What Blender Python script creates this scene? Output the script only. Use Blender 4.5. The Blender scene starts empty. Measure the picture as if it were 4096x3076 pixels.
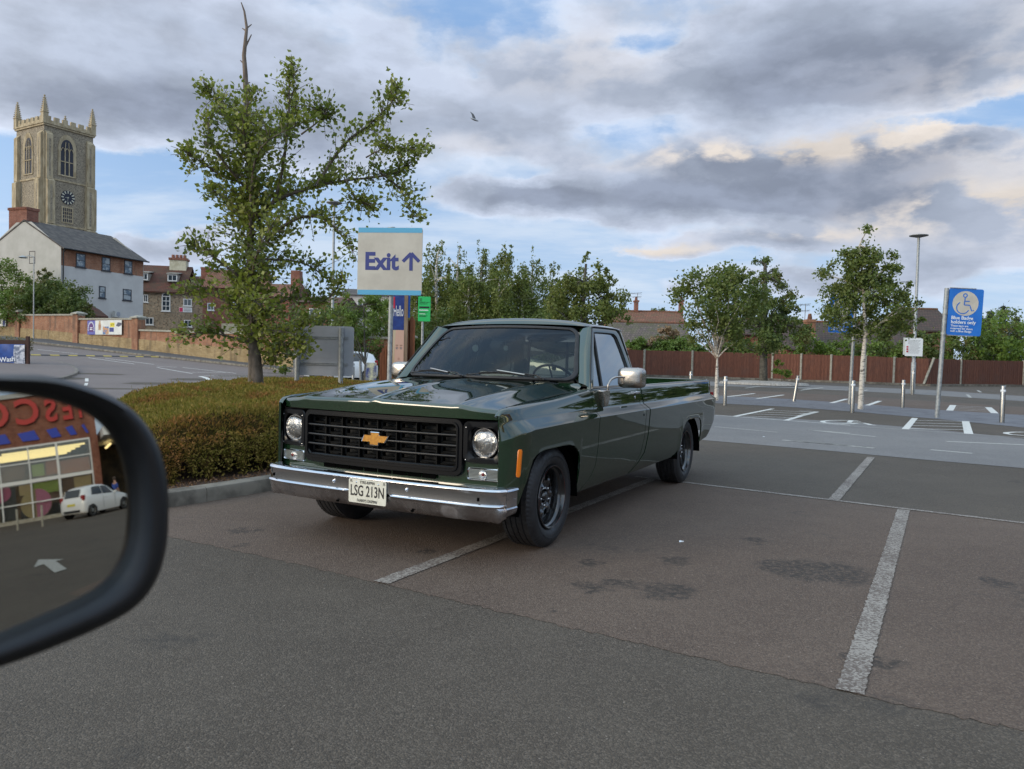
import bpy, bmesh, math, random
import numpy as np
from mathutils import Vector, Matrix
rnd = random.Random(7)
nrs = np.random.RandomState(11)
R = math.radians
SC = bpy.context.scene
COL = SC.collection
# ------------------------------------------------------------------ camera
FPX, PITCH, ROLL, CH = 3048.0, -.0317, .0239, 1.2574      # focal length in photo pixels (4096 wide), eye height
_F = Vector((0, math.cos(PITCH), math.sin(PITCH)))
_R0 = Vector((1, 0, 0)); _U0 = _R0.cross(_F)
_R = _R0 * math.cos(ROLL) + _U0 * math.sin(ROLL)
_U = _U0 * math.cos(ROLL) - _R0 * math.sin(ROLL)
EYE = Vector((0, 0, CH))
cam_d = bpy.data.cameras.new('camera'); cam = bpy.data.objects.new('camera', cam_d); COL.objects.link(cam)
cam_d.sensor_width = 36; cam_d.lens = FPX / 4096 * 36
cam_d.clip_start = .02; cam_d.clip_end = 3000
cam.matrix_world = Matrix(((_R.x, _U.x, -_F.x, 0), (_R.y, _U.y, -_F.y, 0), (_R.z, _U.z, -_F.z, CH), (0, 0, 0, 1)))
cam_d.dof.use_dof = True; cam_d.dof.focus_distance = 6.5; cam_d.dof.aperture_fstop = 8.0
SC.camera = cam
K = 4096 / 2212                                             # overview measurements -> photo pixels

def ray(px, py):
    return _F + _R * ((px - 2048) / FPX) - _U * ((py - 1538) / FPX)
def at(px, py, y):
    """point seen at photo pixel (px,py) standing y metres ahead of the eye"""
    d = ray(px, py); return EYE + d * (y / d.y)
def atd(x, y, depth): return at(x * K, y * K, depth)        # overview pixels

# ------------------------------------------------------------------ sky, sun, exposure
SUN_EL, SUN_AZ = R(17), R(-118)            # azimuth measured from +Y towards +X: the low sun is behind the eye, to the left
SC.view_settings.view_transform = 'Standard'; SC.view_settings.look = 'None'
SC.view_settings.exposure = 0.14; SC.view_settings.gamma = 1
W = bpy.data.worlds.new('World'); SC.world = W; W.use_nodes = True
class NT:
    """small helper to write node graphs as expressions"""
    def __init__(s, nt): s.nt = nt; nt.nodes.clear()
    def n(s, t, **k):
        x = s.nt.nodes.new(t)
        for a, b in k.items(): setattr(x, a, b)
        return x
    def link(s, a, b): s.nt.links.new(a, b)
    def put(s, sock, v):
        if v is None: return
        if isinstance(v, bpy.types.NodeSocket): s.link(v, sock)
        else:
            if isinstance(v, (tuple, list)) and sock.type == 'RGBA' and len(v) == 3: v = (*v, 1)
            sock.default_value = v
    def m(s, op, a, b=None, c=None, clamp=False):
        x = s.n('ShaderNodeMath', operation=op, use_clamp=clamp)
        for i, v in enumerate((a, b, c)): s.put(x.inputs[i], v)
        return x.outputs[0]
    def v(s, op, a, b=None, out=0):
        x = s.n('ShaderNodeVectorMath', operation=op); s.put(x.inputs[0], a); s.put(x.inputs[1], b)
        return x.outputs[out]
    def mix(s, f, a, b, t='RGBA', bl='MIX'):
        x = s.n('ShaderNodeMix', data_type=t); 
        if t == 'RGBA': x.blend_type = bl
        i = {'RGBA': (0, 6, 7, 2), 'FLOAT': (0, 2, 3, 0)}[t]
        s.put(x.inputs[i[0]], f); s.put(x.inputs[i[1]], a); s.put(x.inputs[i[2]], b)
        return x.outputs[i[3]]
    def noise(s, vec=None, scale=5, detail=4, rough=.5, dim='3D', dist=0, col=False):
        x = s.n('ShaderNodeTexNoise', noise_dimensions=dim)
        if vec is not None: s.put(x.inputs['Vector'], vec)
        s.put(x.inputs['Scale'], scale); s.put(x.inputs['Detail'], detail); s.put(x.inputs['Roughness'], rough); s.put(x.inputs['Distortion'], dist)
        return x.outputs[1 if col else 0]
    def ramp(s, f, stops, mode='LINEAR'):
        x = s.n('ShaderNodeValToRGB'); x.color_ramp.interpolation = mode; e = x.color_ramp.elements
        while len(e) < len(stops): e.new(.5)
        for i, (p, c) in enumerate(stops):
            e[i].position = p; e[i].color = (*c, 1) if len(c) == 3 else c
        s.put(x.inputs[0], f); return x.outputs[0]
    def mr(s, v, a, b, c=0, d=1, t='SMOOTHSTEP'):
        x = s.n('ShaderNodeMapRange', interpolation_type=t)
        for i, q in enumerate((v, a, b, c, d)): s.put(x.inputs[i], q)
        return x.outputs[0]
    def co(s, w='Object'): return s.n('ShaderNodeTexCoord').outputs[w]
    def xyz(s, v):
        x = s.n('ShaderNodeSeparateXYZ'); s.put(x.inputs[0], v); return x.outputs
    def vec(s, a, b, c):
        x = s.n('ShaderNodeCombineXYZ'); s.put(x.inputs[0], a); s.put(x.inputs[1], b); s.put(x.inputs[2], c); return x.outputs[0]

def azel(x, y):
    d = ray(x * K, y * K); return math.atan2(d.x, d.y), math.atan2(d.z, math.hypot(d.x, d.y))
def build_world():
    g = NT(W.node_tree)
    sky = g.n('ShaderNodeTexSky', sky_type='NISHITA', sun_disc=False, sun_elevation=SUN_EL, sun_rotation=SUN_AZ % (2 * math.pi),
              air_density=1.3, dust_density=.6, ozone_density=2.2)
    d = g.co('Generated'); X, Y, Z = g.xyz(d)
    az = g.m('ARCTAN2', X, Y); el = g.m('ARCSINE', Z)
    # cloud deck seen in perspective: direction over height
    den = g.m('ADD', g.m('ABSOLUTE', Z), .16)
    P = g.vec(g.m('DIVIDE', X, den), g.m('DIVIDE', Y, den), g.m('MULTIPLY', Z, .6))
    Pw = g.v('ADD', P, g.v('SCALE', g.v('SUBTRACT', g.noise(P, 1.3, 3, .5, col=True), (.5, .5, .5))))
    Pw.node.inputs[1].links[0].from_node.inputs[3].default_value = .55
    n1 = g.noise(Pw, 1.15, 8, .56); n2 = g.noise(Pw, 4.2, 6, .6)
    # edge warp of the large shapes
    A0 = g.vec(g.m('MULTIPLY', az, 1.0), g.m('MULTIPLY', el, 2.0), 0.0)
    wn = g.v('SUBTRACT', g.noise(A0, 4.5, 7, .62, col=True), (.5, .5, .5))
    wx, wy, wz = g.xyz(wn)
    azw = g.m('ADD', az, g.m('MULTIPLY', wx, .26)); elw = g.m('ADD', el, g.m('MULTIPLY', wy, .085))
    pf = g.noise(g.v('ADD', A0, g.v('SCALE', wn)), 7.0, 7, .53)           # billows
    pf.node.inputs[0].links[0].from_node.inputs[1].links[0].from_node.inputs[3].default_value = .12
    pf2 = g.noise(g.v('ADD', A0, (-.022, -.036, 0)), 7.0, 7, .53)
    def blob(x, y, sx, sy, amp):
        u, v = azel(x, y); su = sx / 1646; sv = sy / 1646
        a = g.m('MULTIPLY', g.m('SUBTRACT', azw, u), 1 / su); b = g.m('MULTIPLY', g.m('SUBTRACT', elw, v), 1 / sv)
        r2 = g.m('ADD', g.m('MULTIPLY', a, a), g.m('MULTIPLY', b, b))
        return g.m('MULTIPLY', g.m('POWER', 2.718, g.m('MULTIPLY', r2, -1)), amp)
    def total(bl):
        s = None
        for q in bl:
            t = blob(*q); s = t if s is None else g.m('ADD', s, t)
        return s
    cov = total([(250, 60, 620, 150, .30), (330, 235, 330, 75, .42), (760, 280, 360, 70, .22), (1150, 200, 340, 90, .22), (1900, 80, 420, 120, .44),
                 (1600, 170, 330, 60, .22), (1960, 190, 330, 45, .22), (1100, 425, 170, 26, .36),
                 (1500, 425, 380, 52, .62), (1930, 385, 330, 75, .46), (1780, 322, 300, 34, .50), (1420, 547, 85, 22, .46), (1640, 522, 170, 20, .42), (2080, 555, 220, 50, .42), (1500, 620, 120, 18, .3),
                 (2100, 465, 200, 36, .24), (440, 508, 70, 20, .42), (330, 545, 150, 28, .42), (1780, 620, 200, 30, .34), (1180, 330, 220, 50, .12),
                 (300, 430, 170, 85, -.34), (80, 330, 160, 60, -.10), (960, 560, 330, 80, -.26), (1330, 300, 110, 50, -.14), (1090, 372, 90, 22, -.22), (2060, 262, 200, 26, -.36), (940, 110, 90, 60, -.12),
                 (1390, 110, 80, 40, -.30), (1200, 640, 260, 40, -.2), (1450, 235, 160, 40, -.16), (1960, 300, 200, 30, -.12), (1050, 20, 160, 40, -.12), (700, 470, 200, 90, -.14), (2760, 160, 380, 230, -.20), (2330, 290, 130, 40, -.25)])
    band = g.m('ADD', g.mr(el, .02, .5, -.04, .11), g.mr(el, .50, .95, 0, -.34))
    dens = g.m('ADD', g.m('ADD', cov, band), g.m('ADD', g.m('MULTIPLY', g.m('SUBTRACT', n1, .5), .42), g.m('MULTIPLY', g.m('SUBTRACT', pf, .5), .62)))
    mask = g.mr(dens, .02, .23)
    thick = g.mr(dens, .08, .70, 0, 1)
    cc = g.ramp(thick, [(0, (.62, .70, .84)), (.20, (.51, .575, .71)), (.58, (.41, .47, .59)), (1, (.285, .33, .43))], 'EASE')
    rel = g.mr(g.m('SUBTRACT', pf, pf2), -.10, .10, -.5, .5, 'LINEAR')      # billows lit from the upper left
    cc = g.v('SCALE', cc); g.put(cc.node.inputs[3], g.m('ADD', 1.0, g.m('MULTIPLY', rel, .30)))
    lit = total([(1780, 306, 250, 24, 1.45), (1400, 538, 95, 14, 1.1), (1720, 500, 170, 13, .9), (2090, 470, 150, 30, .8), (1600, 345, 120, 16, .7), (2120, 430, 120, 30, .6), (1450, 335, 200, 20, .5), (1250, 130, 200, 60, .35), (1000, 330, 120, 25, .3), (2750, 150, 330, 210, 1.6)])  # last blob: bright cloud added out of view to brighten the pickup's side reflection
    lit = g.m('MULTIPLY', g.m('MULTIPLY', lit, g.mr(g.m('SUBTRACT', pf, pf2), -.10, .06)), g.mr(dens, 0.0, .2), clamp=True)
    cc = g.mix(g.m('MULTIPLY', lit, .85), cc, g.v('SCALE', (.88, .79, .70))); g.put(cc.node.inputs[7].links[0].from_node.inputs[3], g.mr(pf, .3, .7, .78, 1.08))
    # blue sky; brightened veil near the horizon
    base = g.mix(.75, g.v('SCALE', sky.outputs[0]), (.30, .50, .86))
    base.node.inputs[6].links[0].from_node.inputs[3].default_value = .10
    veil = g.mr(el, -.02, .34, .75, 0.0)
    base = g.mix(veil, base, (.56, .71, .90))
    wisp = g.mr(g.noise(g.v('MULTIPLY', P, (.6, 1.3, 1)), 1.6, 7, .62), .42, .68, 0, .55)
    base = g.mix(wisp, base, (.76, .83, .92))
    col = g.mix(mask, base, cc)
    # the half of the sky behind the eye, where the low sun stands behind thin cloud, is brighter
    sd = g.v('DOT_PRODUCT', d, (math.sin(SUN_AZ), math.cos(SUN_AZ), .35), out=1)
    glow = g.mr(sd, -.1, 1.0, 0, 1)
    top = g.mr(Z, .38, .80, 0, 1)
    gain = g.m('ADD', g.m('ADD', 1.0, g.m('MULTIPLY', glow, 1.0)), g.m('MULTIPLY', top, 1.0))
    col = g.mix(g.m('MULTIPLY', glow, .75), col, g.v('MULTIPLY', col, (1.15, 1.0, .80)))
    col = g.mix(top, col, g.v('MULTIPLY', col, (1.10, 1.0, .84)))
    col = g.v('SCALE', col); g.put(col.node.inputs[3], g.m('MULTIPLY', gain, 10.0 * .95))
    bg = g.n('ShaderNodeBackground'); g.put(bg.inputs[0], col); bg.inputs[1].default_value = .1
    out = g.n('ShaderNodeOutputWorld'); g.link(bg.outputs[0], out.inputs[0])
build_world()
sun_d = bpy.data.lights.new('sun', 'SUN'); sun_d.energy = 1.5; sun_d.angle = R(24); sun_d.color = (1, .83, .60)
sun = bpy.data.objects.new('sun', sun_d); COL.objects.link(sun)
_sd = Vector((math.sin(SUN_AZ) * math.cos(SUN_EL), math.cos(SUN_AZ) * math.cos(SUN_EL), math.sin(SUN_EL)))
sun.rotation_euler = _sd.to_track_quat('Z', 'Y').to_euler()

# ------------------------------------------------------------------ object helpers
def thing(name, label, cat, loc=(0, 0, 0), rotz=0, group=None):
    o = bpy.data.objects.new(name, None); COL.objects.link(o); o.empty_display_size = .2
    o.location = loc; o.rotation_euler = (0, 0, rotz); o['label'] = label; o['category'] = cat
    if group: o['group'] = group
    return o
def tag(o, label, cat, group=None):
    o['label'] = label; o['category'] = cat
    if group: o['group'] = group
    return o
def dup(root, loc=None, rotz=None, label=None):
    def cp(o, par):
        c = o.copy(); COL.objects.link(c); c.parent = par
        for ch in list(o.children): cp(ch, c)
        return c
    r = cp(root, None)
    if loc is not None: r.location = loc
    if rotz is not None: r.rotation_euler[2] = rotz
    if label: r['label'] = label
    return r
class MB:
    def __init__(s): s.v = []; s.f = []
    def add(s, vs, fs):
        b = len(s.v); s.v += [tuple(q) for q in vs]; s.f += [tuple(b + i for i in f) for f in fs]; return s
    def box(s, c, d, rot=None):
        x, y, z = (q / 2 for q in d)
        vs = [Vector((a, b, e)) for a in (-x, x) for b in (-y, y) for e in (-z, z)]
        if rot is not None:
            m = rot if isinstance(rot, Matrix) else Matrix.Rotation(rot, 3, 'Z'); vs = [m @ q for q in vs]
        c = Vector(c)
        return s.add([q + c for q in vs], [(0, 1, 3, 2), (4, 6, 7, 5), (0, 4, 5, 1), (2, 3, 7, 6), (0, 2, 6, 4), (1, 5, 7, 3)])
    def b2(s, x0, x1, y0, y1, z0, z1): return s.box(((x0 + x1) / 2, (y0 + y1) / 2, (z0 + z1) / 2), (abs(x1 - x0), abs(y1 - y0), abs(z1 - z0)))
    def tube(s, pts, r, n=10, cap=True):
        pts = [Vector(p) for p in pts]; rs = r if isinstance(r, (list, tuple)) else [r] * len(pts)
        t0 = (pts[1] - pts[0]).normalized(); up = Vector((0, 0, 1)) if abs(t0.z) < .9 else Vector((1, 0, 0))
        a = t0.cross(up).normalized(); rings = []; vs = []
        for i, p in enumerate(pts):
            t = ((pts[min(i + 1, len(pts) - 1)] - pts[max(i - 1, 0)])).normalized()
            a = (a - t * a.dot(t)).normalized(); b = t.cross(a)
            vs += [p + (a * math.cos(2 * math.pi * k / n) + b * math.sin(2 * math.pi * k / n)) * rs[i] for k in range(n)]
        fs = [(i * n + k, i * n + (k + 1) % n, (i + 1) * n + (k + 1) % n, (i + 1) * n + k) for i in range(len(pts) - 1) for k in range(n)]
        if cap: fs += [tuple(reversed(range(n))), tuple((len(pts) - 1) * n + k for k in range(n))]
        return s.add(vs, fs)
    def grid(s, fn, nu, nv, flip=False):
        us = nu if isinstance(nu, (list, tuple)) else [i / nu for i in range(nu + 1)]
        vs_ = nv if isinstance(nv, (list, tuple)) else [i / nv for i in range(nv + 1)]
        m = len(vs_); vs = [fn(u, v) for u in us for v in vs_]
        fs = [(i * m + j, (i + 1) * m + j, (i + 1) * m + j + 1, i * m + j + 1) for i in range(len(us) - 1) for j in range(m - 1)]
        if flip: fs = [f[::-1] for f in fs]
        return s.add(vs, fs)
    def loft(s, loops, closed=True, cap0=False, cap1=False):
        n = len(loops[0]); vs = [p for L in loops for p in L]; e = n if closed else n - 1
        fs = [(i * n + k, i * n + (k + 1) % n, (i + 1) * n + (k + 1) % n, (i + 1) * n + k) for i in range(len(loops) - 1) for k in range(e)]
        if cap0: fs.append(tuple(reversed(range(n))))
        if cap1: fs.append(tuple((len(loops) - 1) * n + k for k in range(n)))
        return s.add(vs, fs)
    def prism(s, poly, a, b, f3):
        """poly of 2D points, extruded from a to b; f3(u,v,w) -> 3D"""
        n = len(poly); vs = [f3(u, v, a) for u, v in poly] + [f3(u, v, b) for u, v in poly]
        return s.add(vs, [tuple(range(n)), tuple(n + k for k in reversed(range(n)))] + [(k, n + k, n + (k + 1) % n, (k + 1) % n) for k in range(n)])
    def lathe(s, prof, c, axis, n=48, a0=0, a1=2 * math.pi, wob=None):
        """prof: (radius, offset along axis)"""
        axis = Vector(axis).normalized(); up = Vector((0, 0, 1)) if abs(axis.z) < .9 else Vector((1, 0, 0))
        a = axis.cross(up).normalized(); b = a.cross(axis); c = Vector(c); full = abs(a1 - a0 - 2 * math.pi) < 1e-6
        ns = n if full else n + 1; L = []
        for r, o in prof:
            L.append([c + axis * o + (a * math.cos(a0 + (a1 - a0) * k / n) + b * math.sin(a0 + (a1 - a0) * k / n)) * (r + (wob(k, r, o) if wob else 0)) for k in range(ns)])
        return s.loft(L, closed=full)
def obj(name, mb, mat, parent=None, smooth=None, bevel=0, solid=0, fix=False, loc=None):
    me = bpy.data.meshes.new(name); me.from_pydata([tuple(q) for q in mb.v], [], mb.f); me.validate()
    if fix:
        bm = bmesh.new(); bm.from_mesh(me); bmesh.ops.remove_doubles(bm, verts=bm.verts, dist=1e-5)
        bmesh.ops.dissolve_degenerate(bm, edges=bm.edges, dist=1e-6)
        if fix == 'n': bmesh.ops.recalc_face_normals(bm, faces=bm.faces)
        bm.to_mesh(me); bm.free()
    if smooth is not None:
        me.shade_smooth(); me.set_sharp_from_angle(angle=R(smooth))
    me.materials.append(mat)
    o = bpy.data.objects.new(name, me); COL.objects.link(o)
    if parent is not None: o.parent = parent
    if loc is not None: o.location = loc
    if solid:
        m = o.modifiers.new('s', 'SOLIDIFY'); m.thickness = solid; m.offset = -1
        bpy.context.view_layer.update(); m2 = bpy.data.meshes.new_from_object(o.evaluated_get(bpy.context.evaluated_depsgraph_get()))
        o.modifiers.clear(); o.data = m2; m2.name = name
        if smooth is not None: m2.set_sharp_from_angle(angle=R(smooth))
    if bevel:
        m = o.modifiers.new('b', 'BEVEL'); m.width = bevel; m.segments = 2; m.limit_method = 'ANGLE'
    return o
def struct(name, mb, mat, **k):
    o = obj(name, mb, mat, **k); o['kind'] = 'structure'; return o
def np_obj(name, V, F, mat, parent=None, smooth=False):
    """fast mesh from numpy: F is (n,3) or (n,4)"""
    me = bpy.data.meshes.new(name); k = F.shape[1]
    me.vertices.add(len(V)); me.vertices.foreach_set('co', V.astype(np.float32).ravel())
    me.loops.add(F.size); me.loops.foreach_set('vertex_index', F.astype(np.int32).ravel())
    me.polygons.add(len(F)); me.polygons.foreach_set('loop_start', np.arange(len(F), dtype=np.int32) * k)
    me.update(calc_edges=True); me.validate()
    if smooth: me.shade_smooth()
    me.materials.append(mat)
    o = bpy.data.objects.new(name, me); COL.objects.link(o)
    if parent is not None: o.parent = parent
    return o
def text_obj(name, body, size, mat, parent, M, ext=.001, sx=1.0, bold=0.0, align='CENTER', space=1.0, line=1.0):
    """built-in font lettering turned into a mesh; M maps text plane (x right, y up, z out) into the parent's space"""
    cu = bpy.data.curves.new(name, 'FONT'); cu.body = body; cu.size = size; cu.extrude = ext; cu.offset = bold
    cu.align_x = align; cu.align_y = 'CENTER'; cu.space_character = space; cu.space_line = line; cu.resolution_u = 3
    t = bpy.data.objects.new(name + '_tmp', cu); COL.objects.link(t)
    bpy.context.view_layer.update(); dg = bpy.context.evaluated_depsgraph_get()
    me = bpy.data.meshes.new_from_object(t.evaluated_get(dg)); bpy.data.objects.remove(t)
    me.transform(M @ Matrix.Diagonal((sx, 1, 1, 1))); me.materials.clear(); me.materials.append(mat)
    o = bpy.data.objects.new(name, me); COL.objects.link(o); o.parent = parent
    return o
def basis(o, x, y, z):
    x, y, z, o = Vector(x).normalized(), Vector(y).normalized(), Vector(z).normalized(), Vector(o)
    return Matrix(((x.x, y.x, z.x, o.x), (x.y, y.y, z.y, o.y), (x.z, y.z, z.z, o.z), (0, 0, 0, 1)))
def itp(x, tab):
    if x <= tab[0][0] if tab[0][0] < tab[-1][0] else x >= tab[0][0]: return tab[0][1]
    for (a, p), (b, q) in zip(tab, tab[1:]):
        if min(a, b) <= x <= max(a, b): return p + (q - p) * ((x - a) / (b - a) if b != a else 0)
    return tab[-1][1]
def sstep(t): t = max(0, min(1, t)); return t * t * (3 - 2 * t)

# ------------------------------------------------------------------ materials
def mat(name, col=(.5, .5, .5), rough=.5, metal=0, **k):
    m = bpy.data.materials.new(name); m.use_nodes = True; g = NT(m.node_tree)
    b = g.n('ShaderNodeBsdfPrincipled'); o = g.n('ShaderNodeOutputMaterial'); g.link(b.outputs[0], o.inputs[0])
    g.put(b.inputs['Base Color'], col); g.put(b.inputs['Roughness'], rough); g.put(b.inputs['Metallic'], metal)
    for a, v in k.items(): g.put(b.inputs[a], v)
    m['_'] = 0; return m
def gmat(name, fn):
    """fn(g, bsdf) sets inputs; returns optional height socket for bump (height, strength, distance)"""
    m = bpy.data.materials.new(name); m.use_nodes = True; g = NT(m.node_tree)
    b = g.n('ShaderNodeBsdfPrincipled'); o = g.n('ShaderNodeOutputMaterial'); g.link(b.outputs[0], o.inputs[0])
    r = fn(g, b)
    if r:
        bu = g.n('ShaderNodeBump'); g.put(bu.inputs['Height'], r[0]); bu.inputs['Strength'].default_value = r[1]; bu.inputs['Distance'].default_value = r[2]
        g.link(bu.outputs[0], b.inputs['Normal'])
    return m
def noisy(name, c1, c2, scale=4, rough=.8, detail=5, bump=0, bdist=.01, metal=0, lo=.35, hi=.65, rr=0, spec=.5, stretch=(1, 1, 1)):
    def fn(g, b):
        v = g.v('MULTIPLY', g.co(), stretch); n = g.noise(v, scale, detail, .6)
        g.put(b.inputs['Base Color'], g.mix(g.mr(n, lo, hi), c1, c2)); g.put(b.inputs['Metallic'], metal)
        g.put(b.inputs['Specular IOR Level'], spec)
        g.put(b.inputs['Roughness'], g.mr(n, lo, hi, rough - rr, rough + rr) if rr else rough)
        if bump: return (n, bump, bdist)
    return gmat(name, fn)
# ================================================================== materials of the pickup
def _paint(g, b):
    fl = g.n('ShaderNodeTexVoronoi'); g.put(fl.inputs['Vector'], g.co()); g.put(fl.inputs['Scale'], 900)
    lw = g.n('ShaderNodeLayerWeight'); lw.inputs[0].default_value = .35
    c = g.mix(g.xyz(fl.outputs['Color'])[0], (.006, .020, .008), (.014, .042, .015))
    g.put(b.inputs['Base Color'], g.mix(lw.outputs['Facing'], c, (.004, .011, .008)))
    g.put(b.inputs['Metallic'], 0.0); g.put(b.inputs['Roughness'], .45); g.put(b.inputs['Specular IOR Level'], 0.0)
    g.put(b.inputs['Coat Weight'], 1.0); g.put(b.inputs['Coat Roughness'], .025); g.put(b.inputs['Coat IOR'], 1.98)
    n = g.noise(g.co(), 3.2, 2, .5)
    return (n, .22, .012)
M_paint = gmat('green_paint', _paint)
M_gblack = mat('gloss_black_plastic', (.004, .004, .005), .30, 0, **{'Specular IOR Level': .3})
M_sblack = mat('satin_black', (.012, .012, .013), .5)
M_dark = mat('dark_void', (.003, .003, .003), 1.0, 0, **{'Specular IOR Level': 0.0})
M_rubber = noisy('rubber', (.012, .012, .013), (.022, .022, .024), 30, .62, bump=.15, bdist=.002)
def _tyre(g, b):
    n = g.noise(g.co(), 14, 5, .6)
    g.put(b.inputs['Base Color'], g.mix(n, (.010, .010, .012), (.030, .029, .030))); g.put(b.inputs['Roughness'], g.mr(n, .3, .7, .42, .68))
    return (g.noise(g.co(), 60, 3, .5), .2, .002)
M_tyre = gmat('tyre_rubber', _tyre)
def _chrome(g, b):
    co = g.co(); n = g.noise(co, 5, 6, .65); z = g.xyz(co)[2]
    low = g.mr(z, .36, .385, 1, 0); st = g.m('MULTIPLY', low, g.mr(n, .40, .62))
    spot = g.m('MULTIPLY', low, g.mr(g.v('LENGTH', g.v('MULTIPLY', g.v('SUBTRACT', co, (.78, .60, .315)), (1, 1, .8)), out=1), .05, .075, 1, 0))
    g.put(b.inputs['Base Color'], g.mix(st, (.60, .60, .62), (.30, .28, .28))); g.put(b.inputs['Metallic'], 1.0)
    g.put(b.inputs['Roughness'], g.m('ADD', g.m('ADD', .10, g.m('MULTIPLY', low, .12)), g.m('ADD', g.m('MULTIPLY', st, .16), g.m('MULTIPLY', spot, .3))))
    return (g.noise(co, 9, 3, .5), .10, .01)
M_bump = gmat('chrome_bumper', _chrome)
M_chrome = mat('chrome', (.72, .72, .74), .08, 1)
def _brush(g, b):
    n = g.noise(g.v('MULTIPLY', g.co(), (6, 6, 260)), 3, 3, .6)
    g.put(b.inputs['Base Color'], (.46, .42, .38)); g.put(b.inputs['Metallic'], 1); g.put(b.inputs['Roughness'], g.mr(n, .3, .7, .20, .34))
M_steel = gmat('brushed_steel', _brush)
M_rim = mat('black_enamel', (.012, .012, .013), .20, 0, **{'Coat Weight': 1.0, 'Coat Roughness': .10, 'Coat IOR': 1.5})
M_amber = mat('amber_lens', (.85, .20, .01), .3, **{'Emission Strength': 0})
M_gold = noisy('gold_enamel', (.44, .17, .012), (.56, .25, .02), 60, .45)
M_plate = noisy('plate_cream', (.62, .60, .50), (.70, .68, .58), 40, .5)
M_ink = mat('black_ink', (.012, .01, .012), .5)
def glass(name, tint, rough=0.0, ior=1.5, spec=1.0):
    m = bpy.data.materials.new(name); m.use_nodes = True; g = NT(m.node_tree)
    t = g.n('ShaderNodeBsdfTransparent'); g.put(t.inputs[0], tint)
    s = g.n('ShaderNodeBsdfGlossy'); g.put(s.inputs['Color'], (spec, spec, spec)); g.put(s.inputs['Roughness'], rough)
    f = g.n('ShaderNodeLayerWeight'); f.inputs[0].default_value = .5; r0 = ((ior - 1) / (ior + 1)) ** 2
    fr = g.m('ADD', 2 * r0, g.m('MULTIPLY', g.m('POWER', f.outputs['Facing'], 4.2), 1 - 2 * r0), clamp=True)
    x = g.n('ShaderNodeMixShader'); g.link(fr, x.inputs[0]); g.link(t.outputs[0], x.inputs[1]); g.link(s.outputs[0], x.inputs[2])
    o = g.n('ShaderNodeOutputMaterial'); g.link(x.outputs[0], o.inputs[0]); return m
M_glass = glass('windscreen_glass', (.50, .56, .55), ior=1.55)
def _wsg():
    m = glass('shaded_windscreen_glass', (.5, .56, .55), ior=1.55); g = NT.__new__(NT); g.nt = m.node_tree
    t = [n for n in m.node_tree.nodes if n.type == 'BSDF_TRANSPARENT'][0]
    z = g.xyz(g.co())[2]; g.put(t.inputs[0], g.mix(g.mr(z, 1.40, 1.47), (.56, .63, .61), (.05, .08, .11)))
    return m
M_wsglass = _wsg()
for _n in M_wsglass.node_tree.nodes:
    if _n.type == 'BSDF_GLOSSY': _n.inputs['Color'].default_value = (.32, .35, .39, 1)
M_sglass = glass('dark_side_glass', (.16, .19, .20), ior=2.1)
def _lens(g, b):
    co = g.co(); x, y, z = g.xyz(co)
    w = g.m('ABSOLUTE', g.m('SINE', g.m('MULTIPLY', y, 420)))
    n = g.noise(co, 22, 3, .6)
    g.put(b.inputs['Base Color'], g.mix(g.mr(n, .3, .7), (.36, .35, .33), (.75, .73, .70))); g.put(b.inputs['Metallic'], .9); g.put(b.inputs['Roughness'], .14)
    g.put(b.inputs['Coat Weight'], 1)
    return (g.m('ADD', w, g.m('MULTIPLY', n, 3)), .6, .004)
M_lens = gmat('headlamp_lens', _lens)
def _park(g, b):
    co = g.co(); x, y, z = g.xyz(co)
    w = g.m('ABSOLUTE', g.m('SINE', g.m('MULTIPLY', z, 380)))
    g.put(b.inputs['Base Color'], g.mix(w, (.06, .07, .06), (.30, .32, .30))); g.put(b.inputs['Metallic'], .8); g.put(b.inputs['Roughness'], .15)
    return (w, .7, .004)
M_park = gmat('ribbed_clear_lens', _park)
M_vinyl = noisy('seat_vinyl', (.018, .020, .020), (.03, .032, .032), 12, .6)
M_bed = noisy('bed_paint', (.012, .03, .018), (.02, .045, .028), 6, .5)

# ================================================================== the pickup, in its own frame: x forward, y to its left, z up
TX, TY, THEAD, WB = -.5284, 5.5604, -2.0597, 3.34
TR = thing('pickup_truck', 'dark green classic pickup truck with chrome bumper and black grille beside the hedge', 'pickup truck', (TX, TY, 0), THEAD)
Z_CR = [(.70, .755), (.66, .785), (.60, .812), (.45, .833), (0, .842), (-.6, .85), (-1.77, .856), (-4.45, .873)]
Z_UP = [(.70, .865), (.60, .888), (.50, .895), (0, .903), (-.7, .908), (-1.86, .909), (-4.45, .927)]
Z_SH = [(.70, .900), (.695, .922), (.685, .938), (.67, .950), (.65, .960), (.62, .967), (.3, .985), (0, 1.0), (-.62, 1.052), (-1.0, 1.056), (-1.8, 1.058), (-4.45, 1.086)]
BOT = [(.70, .40), (.66, .37), (.60, .345), (.555, .34), (.548, .40), (.53, .47), (.50, .55), (.485, .60), (.462, .645), (.42, .672), (.36, .688), (.29, .694), (.0, .696), (-.10, .692), (-.17, .680), (-.225, .657),
       (-.27, .622), (-.302, .578), (-.320, .53), (-.330, .48), (-.334, .40), (-.338, .33), (-.36, .315), (-.64, .318), (-1.84, .318), (-2.25, .330), (-2.93, .335),
       (-2.945, .42), (-2.955, .52), (-2.975, .60), (-3.01, .645), (-3.07, .675), (-3.15, .690), (-3.50, .692), (-3.60, .680), (-3.66, .650), (-3.70, .60), (-3.722, .52), (-3.73, .43), (-3.735, .415), (-3.76, .412), (-4.03, .44), (-4.10, .475), (-4.30, .62), (-4.372, .68), (-4.40, .75)]
def bottom(x): return itp(x, BOT)
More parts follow.
